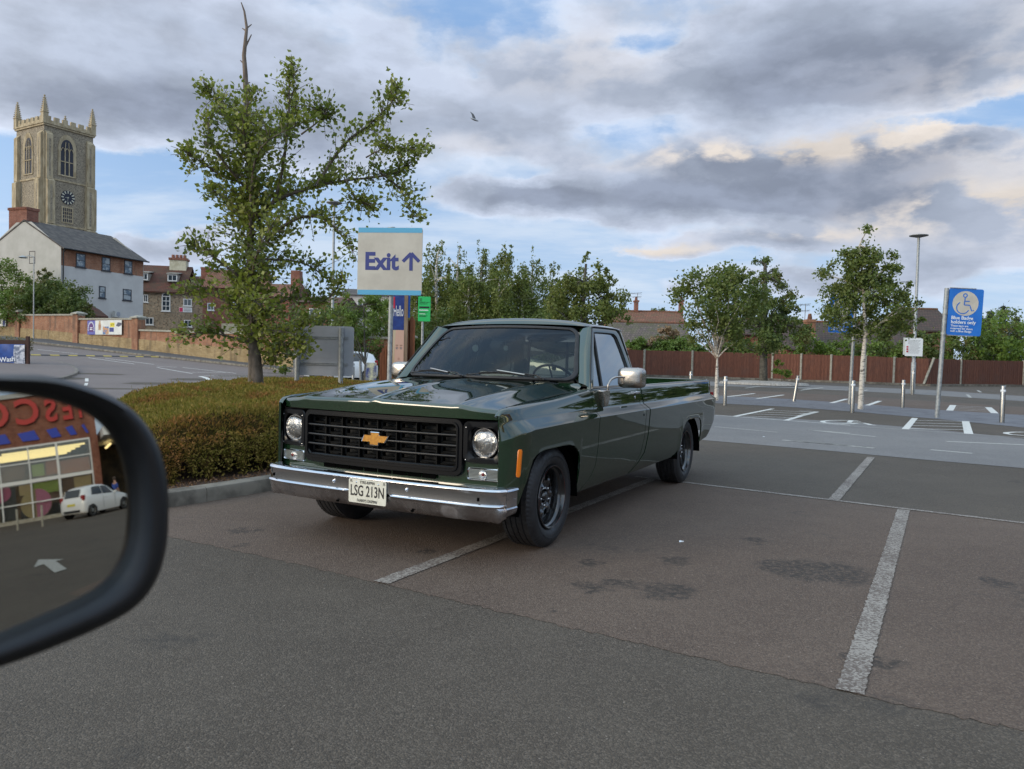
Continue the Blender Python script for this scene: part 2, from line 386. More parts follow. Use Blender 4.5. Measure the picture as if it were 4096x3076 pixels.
def side_y(x, z):
    zc, zu, zs = itp(x, Z_CR), itp(x, Z_UP), itp(x, Z_SH)
    tab = [(.30, .925), (.34, .948), (.40, .968), (.50, .985), (.62, .997), (.74, 1.004), (zc - .012, 1.011), (zc, 1.012), (zc + .006, 1.008), (zu - .006, .956), (zu, .950), (zu + .012, .947), (zs - .035, .938), (zs - .012, .930), (zs - .003, .918), (zs, .905)]
    tab = sorted(tab); y = itp(z, tab)
    if x > .46:
        k = ((x - .46) / .235) ** 2.6; y = y + (.888 - y) * min(1, k)
    if x < -4.25: y -= .035 * ((-4.25 - x) / .15) ** 2
    # lips of the wheel openings stand proud
    for cx in (0.105, -3.335):
        if abs(x - cx) < .6 and z < .80:
            zl = bottom(x); dx = max(0, abs(x - cx) - .40)
            e = math.hypot(max(0, z - .69), dx)
            if e < .035: y += .005 * (1 - e / .035)
    return y
def zrows(x):
    zc, zu, zs = itp(x, Z_CR), itp(x, Z_UP), itp(x, Z_SH)
    a = [.30, .32, .34, .37, .40, .44, .48, .52, .56, .60, .64, .68, .72]
    t = zc - .012
    return a + [.72 + (t - .72) * q for q in (.35, .7, 1)] + [zc, zc + .006, (zc + zu) / 2, zu - .006, zu, zu + .012, (zu + .012 + zs - .035) / 2, zs - .035, zs - .012, zs - .003, zs]
def side_panel(name, sgn, xs, xmap=None, top=None, mat=None):
    """xs: list of nominal x; xmap(x, z) warps the end lines; top(x): extra points (y,z) beyond the shoulder"""
    mb = MB(); cols = []
    for x in xs:
        col = []
        for z in zrows(x):
            X = xmap(x, z) if xmap else x
            zz = max(z, bottom(X)); col.append((X, sgn * side_y(X, zz), zz))
        if top:
            for (yy, zz) in top(x): col.append((x, sgn * yy, zz))
        cols.append(col)
    mb.loft(cols, closed=False)
    if sgn > 0: mb.f = [f[::-1] for f in mb.f]
    return obj(name, mb, mat or M_paint, TR, smooth=32, solid=.014, fix=True)
DF = [(.30, -.44), (.345, -.455), (.405, -.565), (.487, -.63), (.62, -.638), (.835, -.630), (.90, -.655), (1.0, -.635), (1.07, -.62)]   # door front line
DR = [(.30, -1.44), (.345, -1.50), (.41, -1.61), (.48, -1.68), (.62, -1.73), (.86, -1.728), (.93, -1.715), (1.07, -1.675)]     # door rear line
CR_ = [(.30, -1.46), (.345, -1.53), (.41, -1.67), (.477, -1.775), (.646, -1.822), (.833, -1.822), (.92, -1.80), (1.07, -1.762)]     # cab rear line
def ends(a, b, xa, xb, ga=0, gb=0):
    def f(x, z):
        A = itp(z, a) - ga if a else xa; B = itp(z, b) + gb if b else xb
        t = (x - xa) / (xb - xa); return A + (B - A) * t
    return f
def dense(pts, n):
    out = []
    for a, b in zip(pts, pts[1:]): out += [a + (b - a) * k / n for k in range(n)]
    return out + [pts[-1]]
fx = [.695, .68, .66, .64, .62, .60, .58, .556, .549, .54, .53, .515, .50, .485, .472, .462, .44, .42, .39, .36, .32, .29, .2, .1, 0, -.05, -.10, -.14, -.17, -.20, -.225, -.25, -.27, -.288, -.302, -.312, -.320, -.326, -.330, -.332, -.334, -.338, -.36, -.42, -.48, -.54, -.60, -.64]
def fmap(x, z):
    if x > -.36: return x
    t = (-.36 - x) / .28; return -.36 + (itp(z, DF) + .005 + .36) * t
def ftop(x):
    zs = itp(x, Z_SH); k = max(0, (x - .46) / .24) ** 2.4 * .025
    ye = .862 if x > -.3 else .862 - (-.3 - x) * .10
    return [(.893 - k * .8, zs + .004), (max(ye + .012, .875 - k * .5), zs + .004), (ye, zs - .002)] if x < .6 else [(.893 - k * .85, zs + .002), (.875 - k * .6, zs), (.862 - k * .3, zs - .004)]
for s, in ((1,), (-1,)):
    side_panel('front_fender', s, fx, fmap, ftop)
    door = side_panel('door', s, [-.64 - 1.09 * i / 16 for i in range(17)], ends(DF, DR, -.64, -1.73, .003, .003),
                      lambda x: [(.893, itp(x, Z_SH) + .004), (.880, itp(x, Z_SH) + .003)])
    if s > 0: DOOR_L = door
    else: DOOR_R = door
    side_panel('cab_corner', s, [-1.73, -1.745, -1.765, -1.79, -1.82], ends(DR, CR_, -1.73, -1.82, .005, 0), lambda x: [(.89, itp(x, Z_SH) + .003), (.86, itp(x, Z_SH) + .003)])
    bx = [-1.845, -1.86, -1.9, -2.0, -2.1, -2.25, -2.4, -2.6, -2.8, -2.9, -2.93, -2.937, -2.945, -2.95, -2.955, -2.965, -2.975, -2.99, -3.01, -3.04, -3.07, -3.11, -3.15, -3.25, -3.335, -3.42, -3.5, -3.56, -3.60, -3.635, -3.66, -3.68, -3.70, -3.712, -3.722, -3.727, -3.73, -3.735, -3.76, -3.85, -3.95, -4.03, -4.07, -4.10, -4.15, -4.2, -4.25, -4.30, -4.33, -4.36, -4.372, -4.39, -4.40]
    def bmap(x, z):
        if x < -2.25: 
            if x < -4.25: return x - .035 * max(0, (z - .873)) / .2 * 0
            return x
        t = (-2.25 - x) / (-2.25 + 1.845); A = itp(z, CR_) - .024
        return -2.25 + (A + 2.25) * t
    side_panel('bed_side', s, bx, bmap, lambda x: [(.895, itp(x, Z_SH) + .006), (.868, itp(x, Z_SH) + .007), (.850, itp(x, Z_SH) + .004), (.845, itp(x, Z_SH) - .02), (.845, .50)])
# ---- hood
HX = [(0, .748), (.3, .742), (.63, .716), (.75, .698), (.862, .662)]; HR = [(0, -.41), (.4, -.47), (.70, -.565), (.86, -.635)]
HZF = [(0, .996), (.018, .994), (.05, .988), (.30, .985), (.56, .980), (.61, .983), (.64, .981), (.69, .971), (.862, .956)]
HZR = [(0, 1.112), (.02, 1.110), (.06, 1.104), (.30, 1.102), (.56, 1.092), (.61, 1.096), (.64, 1.094), (.70, 1.076), (.862, 1.050)]
hy = [-.856, -.80, -.75, -.70, -.67, -.645, -.63, -.61, -.59, -.56, -.45, -.30, -.15, -.06, -.045, -.03, -.018, -.008, 0]; hy = hy + [-q for q in hy[-2::-1]]
def hood_pt(y, t):
    a = abs(y); xf, xr, zf, zr = itp(a, HX), itp(a, HR), itp(a, HZF), itp(a, HZR)
    if t < 0:
        k = -t                                        # nose: 0..1 rolls over, then drops
        if k <= 1: an = k * math.pi / 2; return (xf - .028 + .028 * math.sin(an), y, zf - .026 + .026 * math.cos(an) - 0.0)
        return (xf - .006 * (k - 1), y, zf - .026 - (zf - .026 - .896) * (k - 1))
    x = xf - .028 + (xr - xf + .028) * t
    z = zf + (zr - zf) * (t ** .85) + .020 * math.sin(math.pi * min(1, t)) * (1 - (a / .862) ** 2 * .6)
    return (x, y, z)
ts = [-2, -1.6, -1.2, -1, -.8, -.6, -.4, -.2, 0, .03, .08] + [.15 + .85 * i / 14 for i in range(15)]
mb = MB(); mb.grid(lambda y, t: hood_pt(y, t), hy, ts)
HOOD = obj('hood', mb, M_paint, TR, smooth=28, solid=.02)
# ---- windscreen surface
def ws(a, b):
    """a -1..1 across, b 0..1 up"""
    xb, yb, zb = -.455 - .250 * abs(a) ** 2.2, .815, 1.098 - .004 * a * a
    xt, yt, zt = -1.000 - .100 * abs(a) ** 2.2, .640, 1.556 - .020 * a * a
    x = xb + (xt - xb) * b; y = a * (yb + (yt - yb) * b); z = zb + (zt - zb) * b
    k = math.sin(math.pi * b) * .012
    return Vector((x + k, y, z + k))
def rr_loop(x0, x1, y0, y1, r, n=6, rx=None):
    rx = rx or r; P = []
    for cx, cy, a in ((x1 - rx, y0 + r, -90), (x1 - rx, y1 - r, 0), (x0 + rx, y1 - r, 90), (x0 + rx, y0 + r, 180)):
        for k in range(n + 1):
            t = R(a + 90 * k / n); P.append((cx + rx * math.cos(t), cy + r * math.sin(t)))
    # subdivide the straights
    out = []
    for i, p in enumerate(P):
        q = P[(i + 1) % len(P)]; out.append(p); d = math.hypot(q[0] - p[0], q[1] - p[1])
        if d > .15 * (x1 - x0):
            m = 8
            out += [(p[0] + (q[0] - p[0]) * k / m, p[1] + (q[1] - p[1]) * k / m) for k in range(1, m)]
    return out
def fill(loop, fn, rings=8):
    cx = sum(p[0] for p in loop) / len(loop); cy = sum(p[1] for p in loop) / len(loop)
    return [[fn(cx + (u - cx) * k, cy + (v - cy) * k) for u, v in loop] for k in [1 - i / rings for i in range(rings)] + [.02]]
Lo = rr_loop(-.985, .985, .03, .975, .17, rx=.11); Li = rr_loop(-.945, .945, .065, .935, .15, rx=.10)
mb = MB(); mb.loft(fill(Li, lambda a, b: ws(a * 1.012, b)), cap1=True); WSO = obj('windscreen', mb, M_wsglass, TR, smooth=60)
nrm = Vector((.76, 0, .65))
mb = MB(); mb.loft([[ws(*p) - nrm * .01 for p in Lo], [ws(*p) + nrm * .008 for p in Lo], [ws(*((p[0] + q[0]) / 2, (p[1] + q[1]) / 2)) + nrm * .014 for p, q in zip(Lo, Li)], [ws(*p) + nrm * .006 for p in Li], [ws(*p) - nrm * .008 for p in Li]])
obj('rubber_seal', mb, M_rubber, WSO, smooth=50)
# ---- cab: pillars, roof, rear wall as one shell
def gy(z): return .905 - .345 * (z - 1.06)           # side of the greenhouse
DOF = [(-.665, 1.055), (-.70, 1.10), (-1.035, 1.500), (-1.065, 1.525), (-1.11, 1.538), (-1.60, 1.542), (-1.665, 1.528), (-1.70, 1.49), (-1.735, 1.32), (-1.752, 1.055)]
def smoothpath(P, n=4):
    out = []
    for i in range(len(P) - 1):
        p0, p1, p2, p3 = P[max(i - 1, 0)], P[i], P[i + 1], P[min(i + 2, len(P) - 1)]
        for k in range(n):
            t = k / n
            out.append(tuple(.5 * ((2 * b) + (c - a) * t + (2 * a - 5 * b + 4 * c - d) * t * t + (-a + 3 * b - 3 * c + d) * t ** 3) for a, b, c, d in zip(p0, p1, p2, p3)))
    return out + [P[-1]]
cab = MB()
for s in (1, -1):
    def pil(u, v):                                      # A pillar: from windscreen edge to door line
        b = v; p = ws(.985 * s, .01 + .955 * b) if b < 1 else ws(.985 * s, .965)
        z = 1.06 + (1.545 - 1.06) * v; x = -.672 - .40 * (v ** 1.02)
        if v < .06: x += .0
        q = Vector((x, s * gy(z), z)); m = p.lerp(q, u); m += Vector((.35, .45 * s, .15)) * (.030 * math.sin(math.pi * u)); return m
    cab.grid(pil, 6, 12, flip=(s < 0))
    def rearp(u, v):                                    # B pillar: from door line to the rear corner and round it
        z = 1.05 + .495 * v; x0 = -1.745 - (.0 if v < .6 else 0) + .028 * max(0, v - .75) * 4 * .4
        an = u * math.pi / 2
        return Vector((x0 - .03 - .065 * math.sin(an) * 1.0 - .0 * v, s * (gy(z) - .004 - .055 * (1 - math.cos(an))), z))
    cab.grid(lambda u, v: rearp(u, v) if u > 0 else Vector((-1.735 + .02 * max(0, v - .75) * 4 * .4, s * gy(1.05 + .495 * v), 1.05 + .495 * v)), 7, 12, flip=(s > 0) and False or (s < 0))
YR = gy(1.545)
def roof(u, v):                                         # u along x (0 front .. 1 rear), v across
    a = v * 2 - 1; aa = abs(a)
    xf = -1.022 - .075 * aa ** 2.2; xr = -1.838
    x = xf + (xr - xf) * u
    y = a * YR * (1 - .0 * u)
    pf = 1 - (1 - min(1, u / .16)) ** 2.4; pr = 1 - (1 - min(1, (1 - u) / .10)) ** 2.4
    side = (1 - aa ** 9) * .030 + .028 * (1 - aa * aa)
    base = 1.545 + (.020 * (1 - aa ** 2.5)) * (1 - min(1, u / .16))
    z = base + side * min(pf, pr) + (.012 * (1 - aa * aa)) * min(pf, pr)
    if aa > .93: y = math.copysign(YR - .0, a) * (.93 + (aa - .93) * 1.0) / 1.0
    return Vector((x, y, z))
va = [0, .004, .012, .025, .045, .07, .1, .15, .2, .3, .4, .5]; va = va + [1 - q for q in va[-2::-1]]
cab.grid(roof, [0, .01, .025, .05, .08, .12, .16, .25, .4, .55, .7, .8, .88, .92, .95, .97, .985, .995, 1], va)
# rear wall with its window opening
def rw(u, z): return Vector((-1.838, u * (gy(z) - .055 - .0), z))
Ow = [(-1, 1.05), (1, 1.05), (1, 1.545), (-1, 1.545)]
lo = rr_loop(-1, 1, 1.03, 1.55, .02, rx=.02); li = rr_loop(-.70, .70, 1.13, 1.44, .05, rx=.06)
cab.loft([[rw(*p) for p in lo], [rw(*p) for p in li], [rw(*p) + Vector((.02, 0, 0)) for p in li]])
CAB = obj('cab', cab, M_paint, TR, smooth=38)
mb = MB(); mb.loft(fill(li, lambda a, b: rw(a, b) + Vector((.012, 0, 0)), 2), cap1=True)
rg = obj('rear_window', mb, M_glass, TR); mb = MB()
for y in (-.20, .20): mb.box((-1.826, y, 1.285), (.02, .022, .31))
obj('window_divider', mb, M_rubber, rg)
mb = MB().b2(-1.838, -1.82, -.86, .86, .42, 1.05); obj('cab_back_panel', mb, M_paint, TR)
# header and gutter above the doors
mb = MB()
for s in (1, -1):
    P = [(x, z) for x, z in smoothpath(DOF[1:-1], 3)]
    mb.tube([(x, s * (gy(z) + .006), z + .006) for x, z in P], .005, 6)
obj('drip_rail', mb, M_sblack, CAB)
# ---- door window frames, glass, vent windows
DIN = [(-.748, 1.072), (-.80, 1.13), (-1.050, 1.455), (-1.075, 1.485), (-1.12, 1.502), (-1.50, 1.508), (-1.575, 1.495), (-1.615, 1.455), (-1.655, 1.28), (-1.668, 1.072)]
for s, dr in ((1, DOOR_L), (-1, DOOR_R)):
    o_ = smoothpath(DOF, 4); i_ = smoothpath(DIN, 4)
    g3 = lambda P, d: [(x, s * (gy(z) + d), z) for x, z in P]
    mb = MB(); mb.loft([g3(o_, -.02), g3(o_, .002), [(p[0] * .6 + q[0] * .4, s * (gy(p[1] * .6 + q[1] * .4) + .007), p[1] * .6 + q[1] * .4) for p, q in zip(o_, i_)], g3(i_, .003), g3(i_, -.022)], closed=False)
    fr = obj('window_frame', mb, M_paint, dr, smooth=40)
    mb = MB(); mb.loft([g3(i_, -.004), [((x + 1.25) * .985 - 1.25, s * (gy(z) - .001), (z - 1.28) * .975 + 1.28) for x, z in i_], [((x + 1.25) * .955 - 1.25, s * (gy(z) - .016), (z - 1.28) * .94 + 1.28) for x, z in i_]], closed=False)
    obj('weatherstrip', mb, M_rubber, dr, smooth=40)
    n = len(i_); mb = MB(); mb.add([(x, s * (gy(z) - .014), z) for x, z in i_], [tuple(range(n)) if s < 0 else tuple(reversed(range(n)))])
    obj('side_window', mb, M_sglass, dr)
    P = [(-.945, 1.07), (-.99, 1.2), (-1.035, 1.32), (-1.080, 1.44), (-1.098, 1.50)]
    mb = MB(); mb.tube([(x, s * (gy(z) - .006), z) for x, z in P], .0095, 8)
    obj('vent_divider', mb, M_sblack, dr, smooth=60)
    mb = MB(); mb.b2(-1.66, -.72, s * .893, s * .905, 1.058, 1.074); obj('belt_strip', mb, M_chrome, dr)
    # handle: chrome pull on a dark escutcheon
    mb = MB(); 
    mb.loft([[(-1.50 - dx, s * (.958 + dy + h), 1.008 + dz) for dx, dy, dz in ((0, 0, -.006), (0, 0, .006), (.14, 0, .008), (.14, 0, -.008))] for h in (0, .016)], cap0=True, cap1=True)
    mb.box((-1.510, s * .952, 1.006), (.02, .03, .02)); mb.box((-1.63, s * .952, 1.006), (.02, .03, .02))
    obj('handle', mb, M_chrome, dr, bevel=.003)
    mb = MB().lathe([(0, .003), (.012, .003), (.013, 0)], (-1.60, s * .945, .965), (0, s, 0), 14); mb2 = mb; obj('lock', mb, M_chrome, dr)
    mb = MB().lathe([(0, .004), (.007, .004), (.009, 0)], (-1.665, s * 1.011, .815), (0, s, 0), 10); obj('door_button', mb, M_sblack, dr)
# ---- front: valance, grille surround, bezels, insert
def gx(y): return .738 - .085 * (abs(y) / .9) ** 2.4
def plate_ring(out, inn, x_off, dep, mb, lip=.006):
    F = lambda P, d, s=1.0: [(gx(p[0]) + x_off + d, p[0], p[1]) for p in P]
    mb.loft([F(out, -dep), F(out, -lip), F([(o[0] + (i[0] - o[0]) * .08, o[1] + (i[1] - o[1]) * .08) for o, i in zip(out, inn)], 0), F([(o[0] + (i[0] - o[0]) * .88, o[1] + (i[1] - o[1]) * .88) for o, i in zip(out, inn)], 0), F(inn, -lip), F(inn, -dep)])
def rr2(y0, y1, z0, z1, r): return rr_loop(y0, y1, z0, z1, r, 5)
mb = MB(); plate_ring(rr2(-.638, .638, .535, .892, .05), rr2(-.598, .598, .598, .852, .03), 0, .05, mb, .008)
GR = obj('grille', mb, M_gblack, TR, smooth=40)
mb = MB(); plate_ring(rr2(-.612, .612, .566, .872, .04), rr2(-.600, .600, .585, .858, .032), .010, .02, mb, .004); obj('grille_trim', mb, M_gblack, GR, smooth=40)
gz0, gz1 = .596, .854; rows = 4; cols = 8; rh = (gz1 - gz0) / rows; cw = 1.2 / cols
for i in range(1, rows): mb = MB(); mb.tube([(gx(-.6 + 1.2 * u / 12) - .004, -.6 + 1.2 * u / 12, gz0 + rh * i) for u in range(13)], .0075, 8); obj('grille_bar', mb, mat('bar_black', (.010, .010, .011), .36, 0, **{'Specular IOR Level': .4}), GR, smooth=60)
mb = MB()
for j in range(1, cols): y = -.6 + cw * j; mb.b2(gx(y) - .065, gx(y) - .022, y - .004, y + .004, gz0, gz1)
for i in range(rows):
    for j in range(cols):
        y0, y1 = -.6 + cw * j + .012, -.6 + cw * (j + 1) - .012; z0, z1 = gz0 + rh * i + .010, gz0 + rh * (i + 1) - .010; x = gx((y0 + y1) / 2) - .044
        o_ = [(y0, z0), (y1, z0), (y1, z1), (y0, z1)]; k = .010; i_ = [(y0 + k, z0 + k), (y1 - k, z0 + k), (y1 - k, z1 - k), (y0 + k, z1 - k)]
        mb.loft([[(x, *p) for p in o_], [(x - .008, *p) for p in i_], [(x - .04, *p) for p in i_]])
obj('grille_cells', mb, mat('cell_black', (.004, .004, .004), .6, 0, **{'Specular IOR Level': .15}), GR)
mb = MB().b2(.60, .61, -.60, .60, .50, .90)
for k in range(26):
    z = .60 + k * .0098
    if k % 1 == 0: mb.b2(.61, .616, -.12, .55, z, z + .003)
obj('radiator', mb, noisy('radiator_black', (.010, .010, .010), (.03, .03, .03), 60, .6), GR)
# emblem: a plain bow-tie cross in gold with a chrome rim
bt = [(-.104, -.022), (-.036, -.022), (-.036, -.040), (.030, -.040), (.030, -.022), (.078, -.022), (.108, .022), (.036, .022), (.036, .040), (-.030, .040), (-.030, .022), (-.082, .022)]
EC = (.742, 0, .731); sgn_bt = lambda k, d: [(EC[0] + d, EC[1] + p[0] * k, EC[2] + p[1] * (k if k <= 1 else 1.10)) for p in bt]
mb = MB(); mb.loft([sgn_bt(1.06, -.02), sgn_bt(1.06, .004), sgn_bt(1.0, .008), sgn_bt(.97, .003)], cap0=True); em = obj('emblem', mb, M_chrome, TR)
mb = MB(); n = len(bt); mb.add([(EC[0] + .0045, EC[1] + p[0] * .98, EC[2] + p[1] * .95) for p in bt], [tuple(range(n))]); obj('gold_face', mb, M_gold, em)
for s in (1, -1):
    Y = lambda v: s * v
    out = rr2(.640, .893, .628, .884, .04); inn = rr2(.672, .868, .655, .850, .03)
    def FL(P, d): return [(gx(p[0]) + d, s * p[0], p[1]) for p in P]
    mid = rr2(.678, .862, .661, .844, .05)
    cy, cz, rr = .769, .750, .094
    def circ(r, x, N): 
        # match the loop's points by angle
        return [(x, s * (cy + r * math.cos(math.atan2(p[1] - cz, p[0] - cy))), cz + r * math.sin(math.atan2(p[1] - cz, p[0] - cy))) for p in inn]
    mb = MB(); mb.loft([FL(out, -.05), FL(out, -.005), FL([((o[0] * .85 + i[0] * .15), (o[1] * .85 + i[1] * .15)) for o, i in zip(out, inn)], .002), FL(inn, .002), FL(mid, -.006), FL([(cy + (p[0] - cy) * .985, cz + (p[1] - cz) * .985) for p in mid], -.035), circ(rr + .003, .648, 0), circ(rr - .002, .636, 0)])
    if s < 0: mb.f = [f[::-1] for f in mb.f]
    bz = obj('headlight_bezel', mb, M_gblack, TR, smooth=35)
    mb = MB()
    for yy, zz in ((.662, .842), (.872, .842), (.662, .645), (.872, .645)):
        mb.lathe([(0, .005), (.003, .004), (.0045, .001), (.005, -.002)], (gx(yy) + .002, s * yy, zz), (1, 0, 0), 8)
    obj('screws', mb, M_chrome, bz, smooth=60)
    mb = MB().lathe([(0, .030), (.03, .0285), (.06, .022), (.080, .012), (.084, .006)], (.642, s * cy, cz), (1, 0, 0), 40)
    hl = obj('headlight', mb, M_lens, TR, smooth=60, fix=True)
    mb = MB().lathe([(.084, .004), (.086, .014), (.090, .014), (.093, .002)], (.642, s * cy, cz), (1, 0, 0), 40); obj('chrome_ring', mb, M_chrome, hl, smooth=60)
    # parking light
    o2 = rr2(.662, .876, .520, .597, .012); i2 = rr2(.672, .866, .530, .588, .008)
    vx = lambda y: .700 - .06 * (y / .9) ** 2
    G2 = lambda P, d: [(vx(p[0]) + d, s * p[0], p[1]) for p in P]
    mb = MB(); mb.loft([G2(o2, -.01), G2(o2, .010), G2([(a[0] * .5 + b[0] * .5, a[1] * .5 + b[1] * .5) for a, b in zip(o2, i2)], .014), G2(i2, .006)]); 
    if s < 0: mb.f = [f[::-1] for f in mb.f]
    pk = obj('parking_light', mb, M_chrome, TR, smooth=40)
    mb = MB(); mb.loft([G2(i2, .006), G2([(.769 + (p[0] - .769) * .1, .559 + (p[1] - .559) * .1) for p in i2], .008)], cap1=True); obj('ribbed_lens', mb, mat('lens_dark', (.10, .105, .10), .15), pk)
    for kz in range(7): mb = MB(); mb.loft([[(vx(q) + .0085, s * q, .5335 + kz * .0082), (vx(q) + .0115, s * q, .5355 + kz * .0082), (vx(q) + .0085, s * q, .5375 + kz * .0082)] for q in (.674, .72, .77, .82, .864)], closed=False); obj('lens_rib', mb, mat('rib_clear', (.55, .57, .54), .2, .6), pk)
    mb = MB().lathe([(0, .012), (.02, .010), (.030, .004), (.031, 0)], (vx(.765) + .006, s * .765, .557), (1, 0, 0), 20); obj('reflector', mb, M_lens, pk, smooth=60)
    mb = MB().lathe([(0, .022), (.008, .018), (.011, .006)], (vx(.765) + .006, s * .772, .560), (1, 0, 0), 12); obj('bulb', mb, mat('red_bulb', (.20, .015, .01), .2), pk, smooth=60)
    # side marker
    mb = MB()
    zz = [.552, .556, .564, .71, .718, .722]; hw = [.004, .010, .013, .013, .010, .004]
    mb.loft([[(.592 + dx * w, s * (side_y(.592 + dx * w, z) + d), z) for dx, d in ((-1, -.004), (-1, .006), (0, .010), (1, .006), (1, -.004))] for z, w in zip(zz, hw)], closed=False)
    if s > 0: mb.f = [f[::-1] for f in mb.f]
    obj('side_marker', mb, M_amber, TR, smooth=30)
# body-coloured valance below the grille
mb = MB()
vz = [.600, .535, .500, .475, .455, .43]
mb.grid(lambda u, v: (.700 - .06 * (abs(-.895 + 1.79 * u) / .9) ** 2 - (.012 if v > .8 else 0) + (.0 if v < .4 else .02 * (v - .4)), -.895 + 1.79 * u, itp(v, list(zip((0, .2, .4, .6, .8, 1), (.645 if abs(-.895 + 1.79 * u) > .64 else .596, .55, .50, .47, .45, .40))))), 24, [0, .2, .35, .4, .5, .6, .8, 1])
obj('front_valance', mb, M_paint, TR, smooth=30)
mb = MB()
for k in range(8): y0 = -.46 + k * .115; mb.b2(.700, .7035 , y0, y0 + .105, .507, .535)
obj('valance_slots', mb, M_dark, TR)
# ---- bumper
def bpath(y):
    a = abs(y)
    return itp(a, [(0, .812), (.4, .806), (.7, .792), (.82, .778), (.88, .762), (.93, .735), (.958, .695), (.968, .65), (.970, .58)])
ys = [0, .1, .17, .185, .20, .3, .45, .6, .7, .76, .80, .84, .87, .89, .91, .925, .938, .948, .956]
pts = [(bpath(y), y) for y in ys] + [(.700, .9605), (.67, .966), (.63, .969), (.58, .970)]
pts = [(x, -y) for x, y in reversed(pts[1:])] + pts
prof = [(-.10, .492), (-.035, .494), (-.012, .491), (-.002, .484), (.001, .476), (-.004, .468), (-.008, .462), (-.009, .41), (-.008, .398), (.002, .394), (.006, .387), (.002, .380), (-.008, .374), (-.013, .366), (-.026, .325), (-.045, .296), (-.065, .283), (-.09, .281)]
mb = MB(); L = []
for i, (x, y) in enumerate(pts):
    a, b = pts[max(0, i - 1)], pts[min(len(pts) - 1, i + 1)]; t = Vector((b[0] - a[0], b[1] - a[1])).normalized(); nn = Vector((t.y, -t.x))
    if nn.x < 0 and abs(y) < .9: nn = -nn
    if nn.dot(Vector((x - .3, y))) < 0: nn = -nn
    lp = []
    end = sstep((abs(y) - .925) / .05)
    for o, z in prof:
        if abs(y) < .175 and .37 < z < .40: o = -.010
        if abs(y) > .945 and .37 < z < .40: o = -.010
        if z < .37: z += .045 * end * (.37 - z) / .09; o *= 1 - .65 * sstep((abs(y) - .86) / .08)
        lp.append((x + nn.x * o, y + nn.y * o, z))
    L.append(lp)
mb.loft(L, closed=False); BP = obj('front_bumper', mb, M_bump, TR, smooth=50, solid=.004)
mb = MB()
for y in (-.285, .30): mb.lathe([(0, .014), (.006, .012), (.010, .006), (.012, 0)], (bpath(y) - .009, y, .437), (1, 0, 0), 14)
obj('bumper_bolts', mb, M_chrome, BP, smooth=60)
mb = MB()
for y in (-.86, .80): mb.box((bpath(y) - .006, y, .425), (.004, .014, .020), Matrix.Rotation(-.2 if y > 0 else .5, 3, 'Z'))
for y in (-.27, .33): mb.box((bpath(y) - .030, y, .305), (.012, .016, .012))
obj('bumper_holes', mb, M_dark, BP)
mb = MB(); mb.loft([[(.806 + d, y, z) for y, z in rr_loop(-.150, .150, .318, .470, .010, 4)] for d in (0, .005)], cap1=True); PL = obj('number_plate', mb, M_plate, TR)
T3 = lambda y, z: basis((.8115, y, z), (0, 1, 0), (0, 0, 1), (1, 0, 0))
text_obj('registration', 'LSG 213N', .098, M_ink, PL, T3(0, .394), sx=.66, bold=.0012)
text_obj('upper_lettering', 'TYRE-RIPPIN', .026, M_ink, PL, T3(0, .452), sx=.75, bold=.0003, space=1.1)
text_obj('lower_lettering', 'FANNYS DRIPPIN', .026, M_ink, PL, T3(0, .334), sx=.75, bold=.0003, space=1.1)
text_obj('year_left', '19.', .024, M_ink, PL, T3(-.130, .456), sx=.8, bold=.0003); text_obj('year_right', '75', .024, M_ink, PL, T3(.134, .454), sx=.8, bold=.0003)
mb = MB()
for y in (-.088, .088): mb.lathe([(0, .006), (.004, .004), (.006, 0)], (.811, y, .450), (1, 0, 0), 10)
obj('plate_screws', mb, M_chrome, PL, smooth=60)
# ---- cowl panel with louvres, wipers
def cowl(u, v):
    y = -.83 + 1.66 * u; a = abs(y); x0 = itp(a, HR) - .004; z0 = itp(a, HZR) - .006
    w = ws(max(-1, min(1, y / .815)), .02); w = Vector((w.x - .0, y, w.z))
    return Vector((x0 + (w.x - x0) * v, y, z0 + (w.z - .012 - z0) * v - .004 * math.sin(math.pi * v)))
mb = MB(); mb.grid(cowl, 30, 4); CW = obj('cowl', mb, M_paint, TR, smooth=40)
mb = MB()
for k in range(74):
    u = .10 + .80 * k / 73
    if abs(u - .5) < .02: continue
    a, b = cowl(u, .18) + Vector((0, 0, .004)), cowl(u + .006, .72) + Vector((0, 0, .004)); mb.tube([a, b], .0035, 5)
obj('louvres', mb, M_sblack, CW)
for y0, dirn in ((-.10, 1), (.56, 1)):
    base = ws(y0 / .815, .015) + Vector((.02, 0, .015))
    el = ws((y0 - .05) / .8, .06) + nrm * .035; tip = ws((y0 - .33) / .79, .105) + nrm * .03
    mb = MB(); mb.tube([base + Vector((0, .02, 0)), el], [.010, .006], 8); mb.tube([el, tip], [.006, .004], 8); mb.lathe([(0, .02), (.012, .016), (.014, 0)], base, (.4, 0, 1), 12)
    wp = obj('wiper', mb, M_sblack, TR, smooth=50)
    pts_ = [ws((y0 - .62 + .55 * k / 10) / .80, .055 + .040 * math.sin(math.pi * k / 10)) + nrm * .018 for k in range(11)]
    mb = MB(); mb.tube(pts_, .006, 6); mb.tube([p + nrm * .012 for p in pts_[2:9]], .004, 6); obj('wiper_blade', mb, M_rubber, wp)
    mb = MB(); mb.tube([ws((y0 - .36) / .80, .115) + nrm * .036, ws((y0 - .13) / .80, .055) + nrm * .04], .0065, 6); obj('wiper_arm', mb, M_steel, wp)
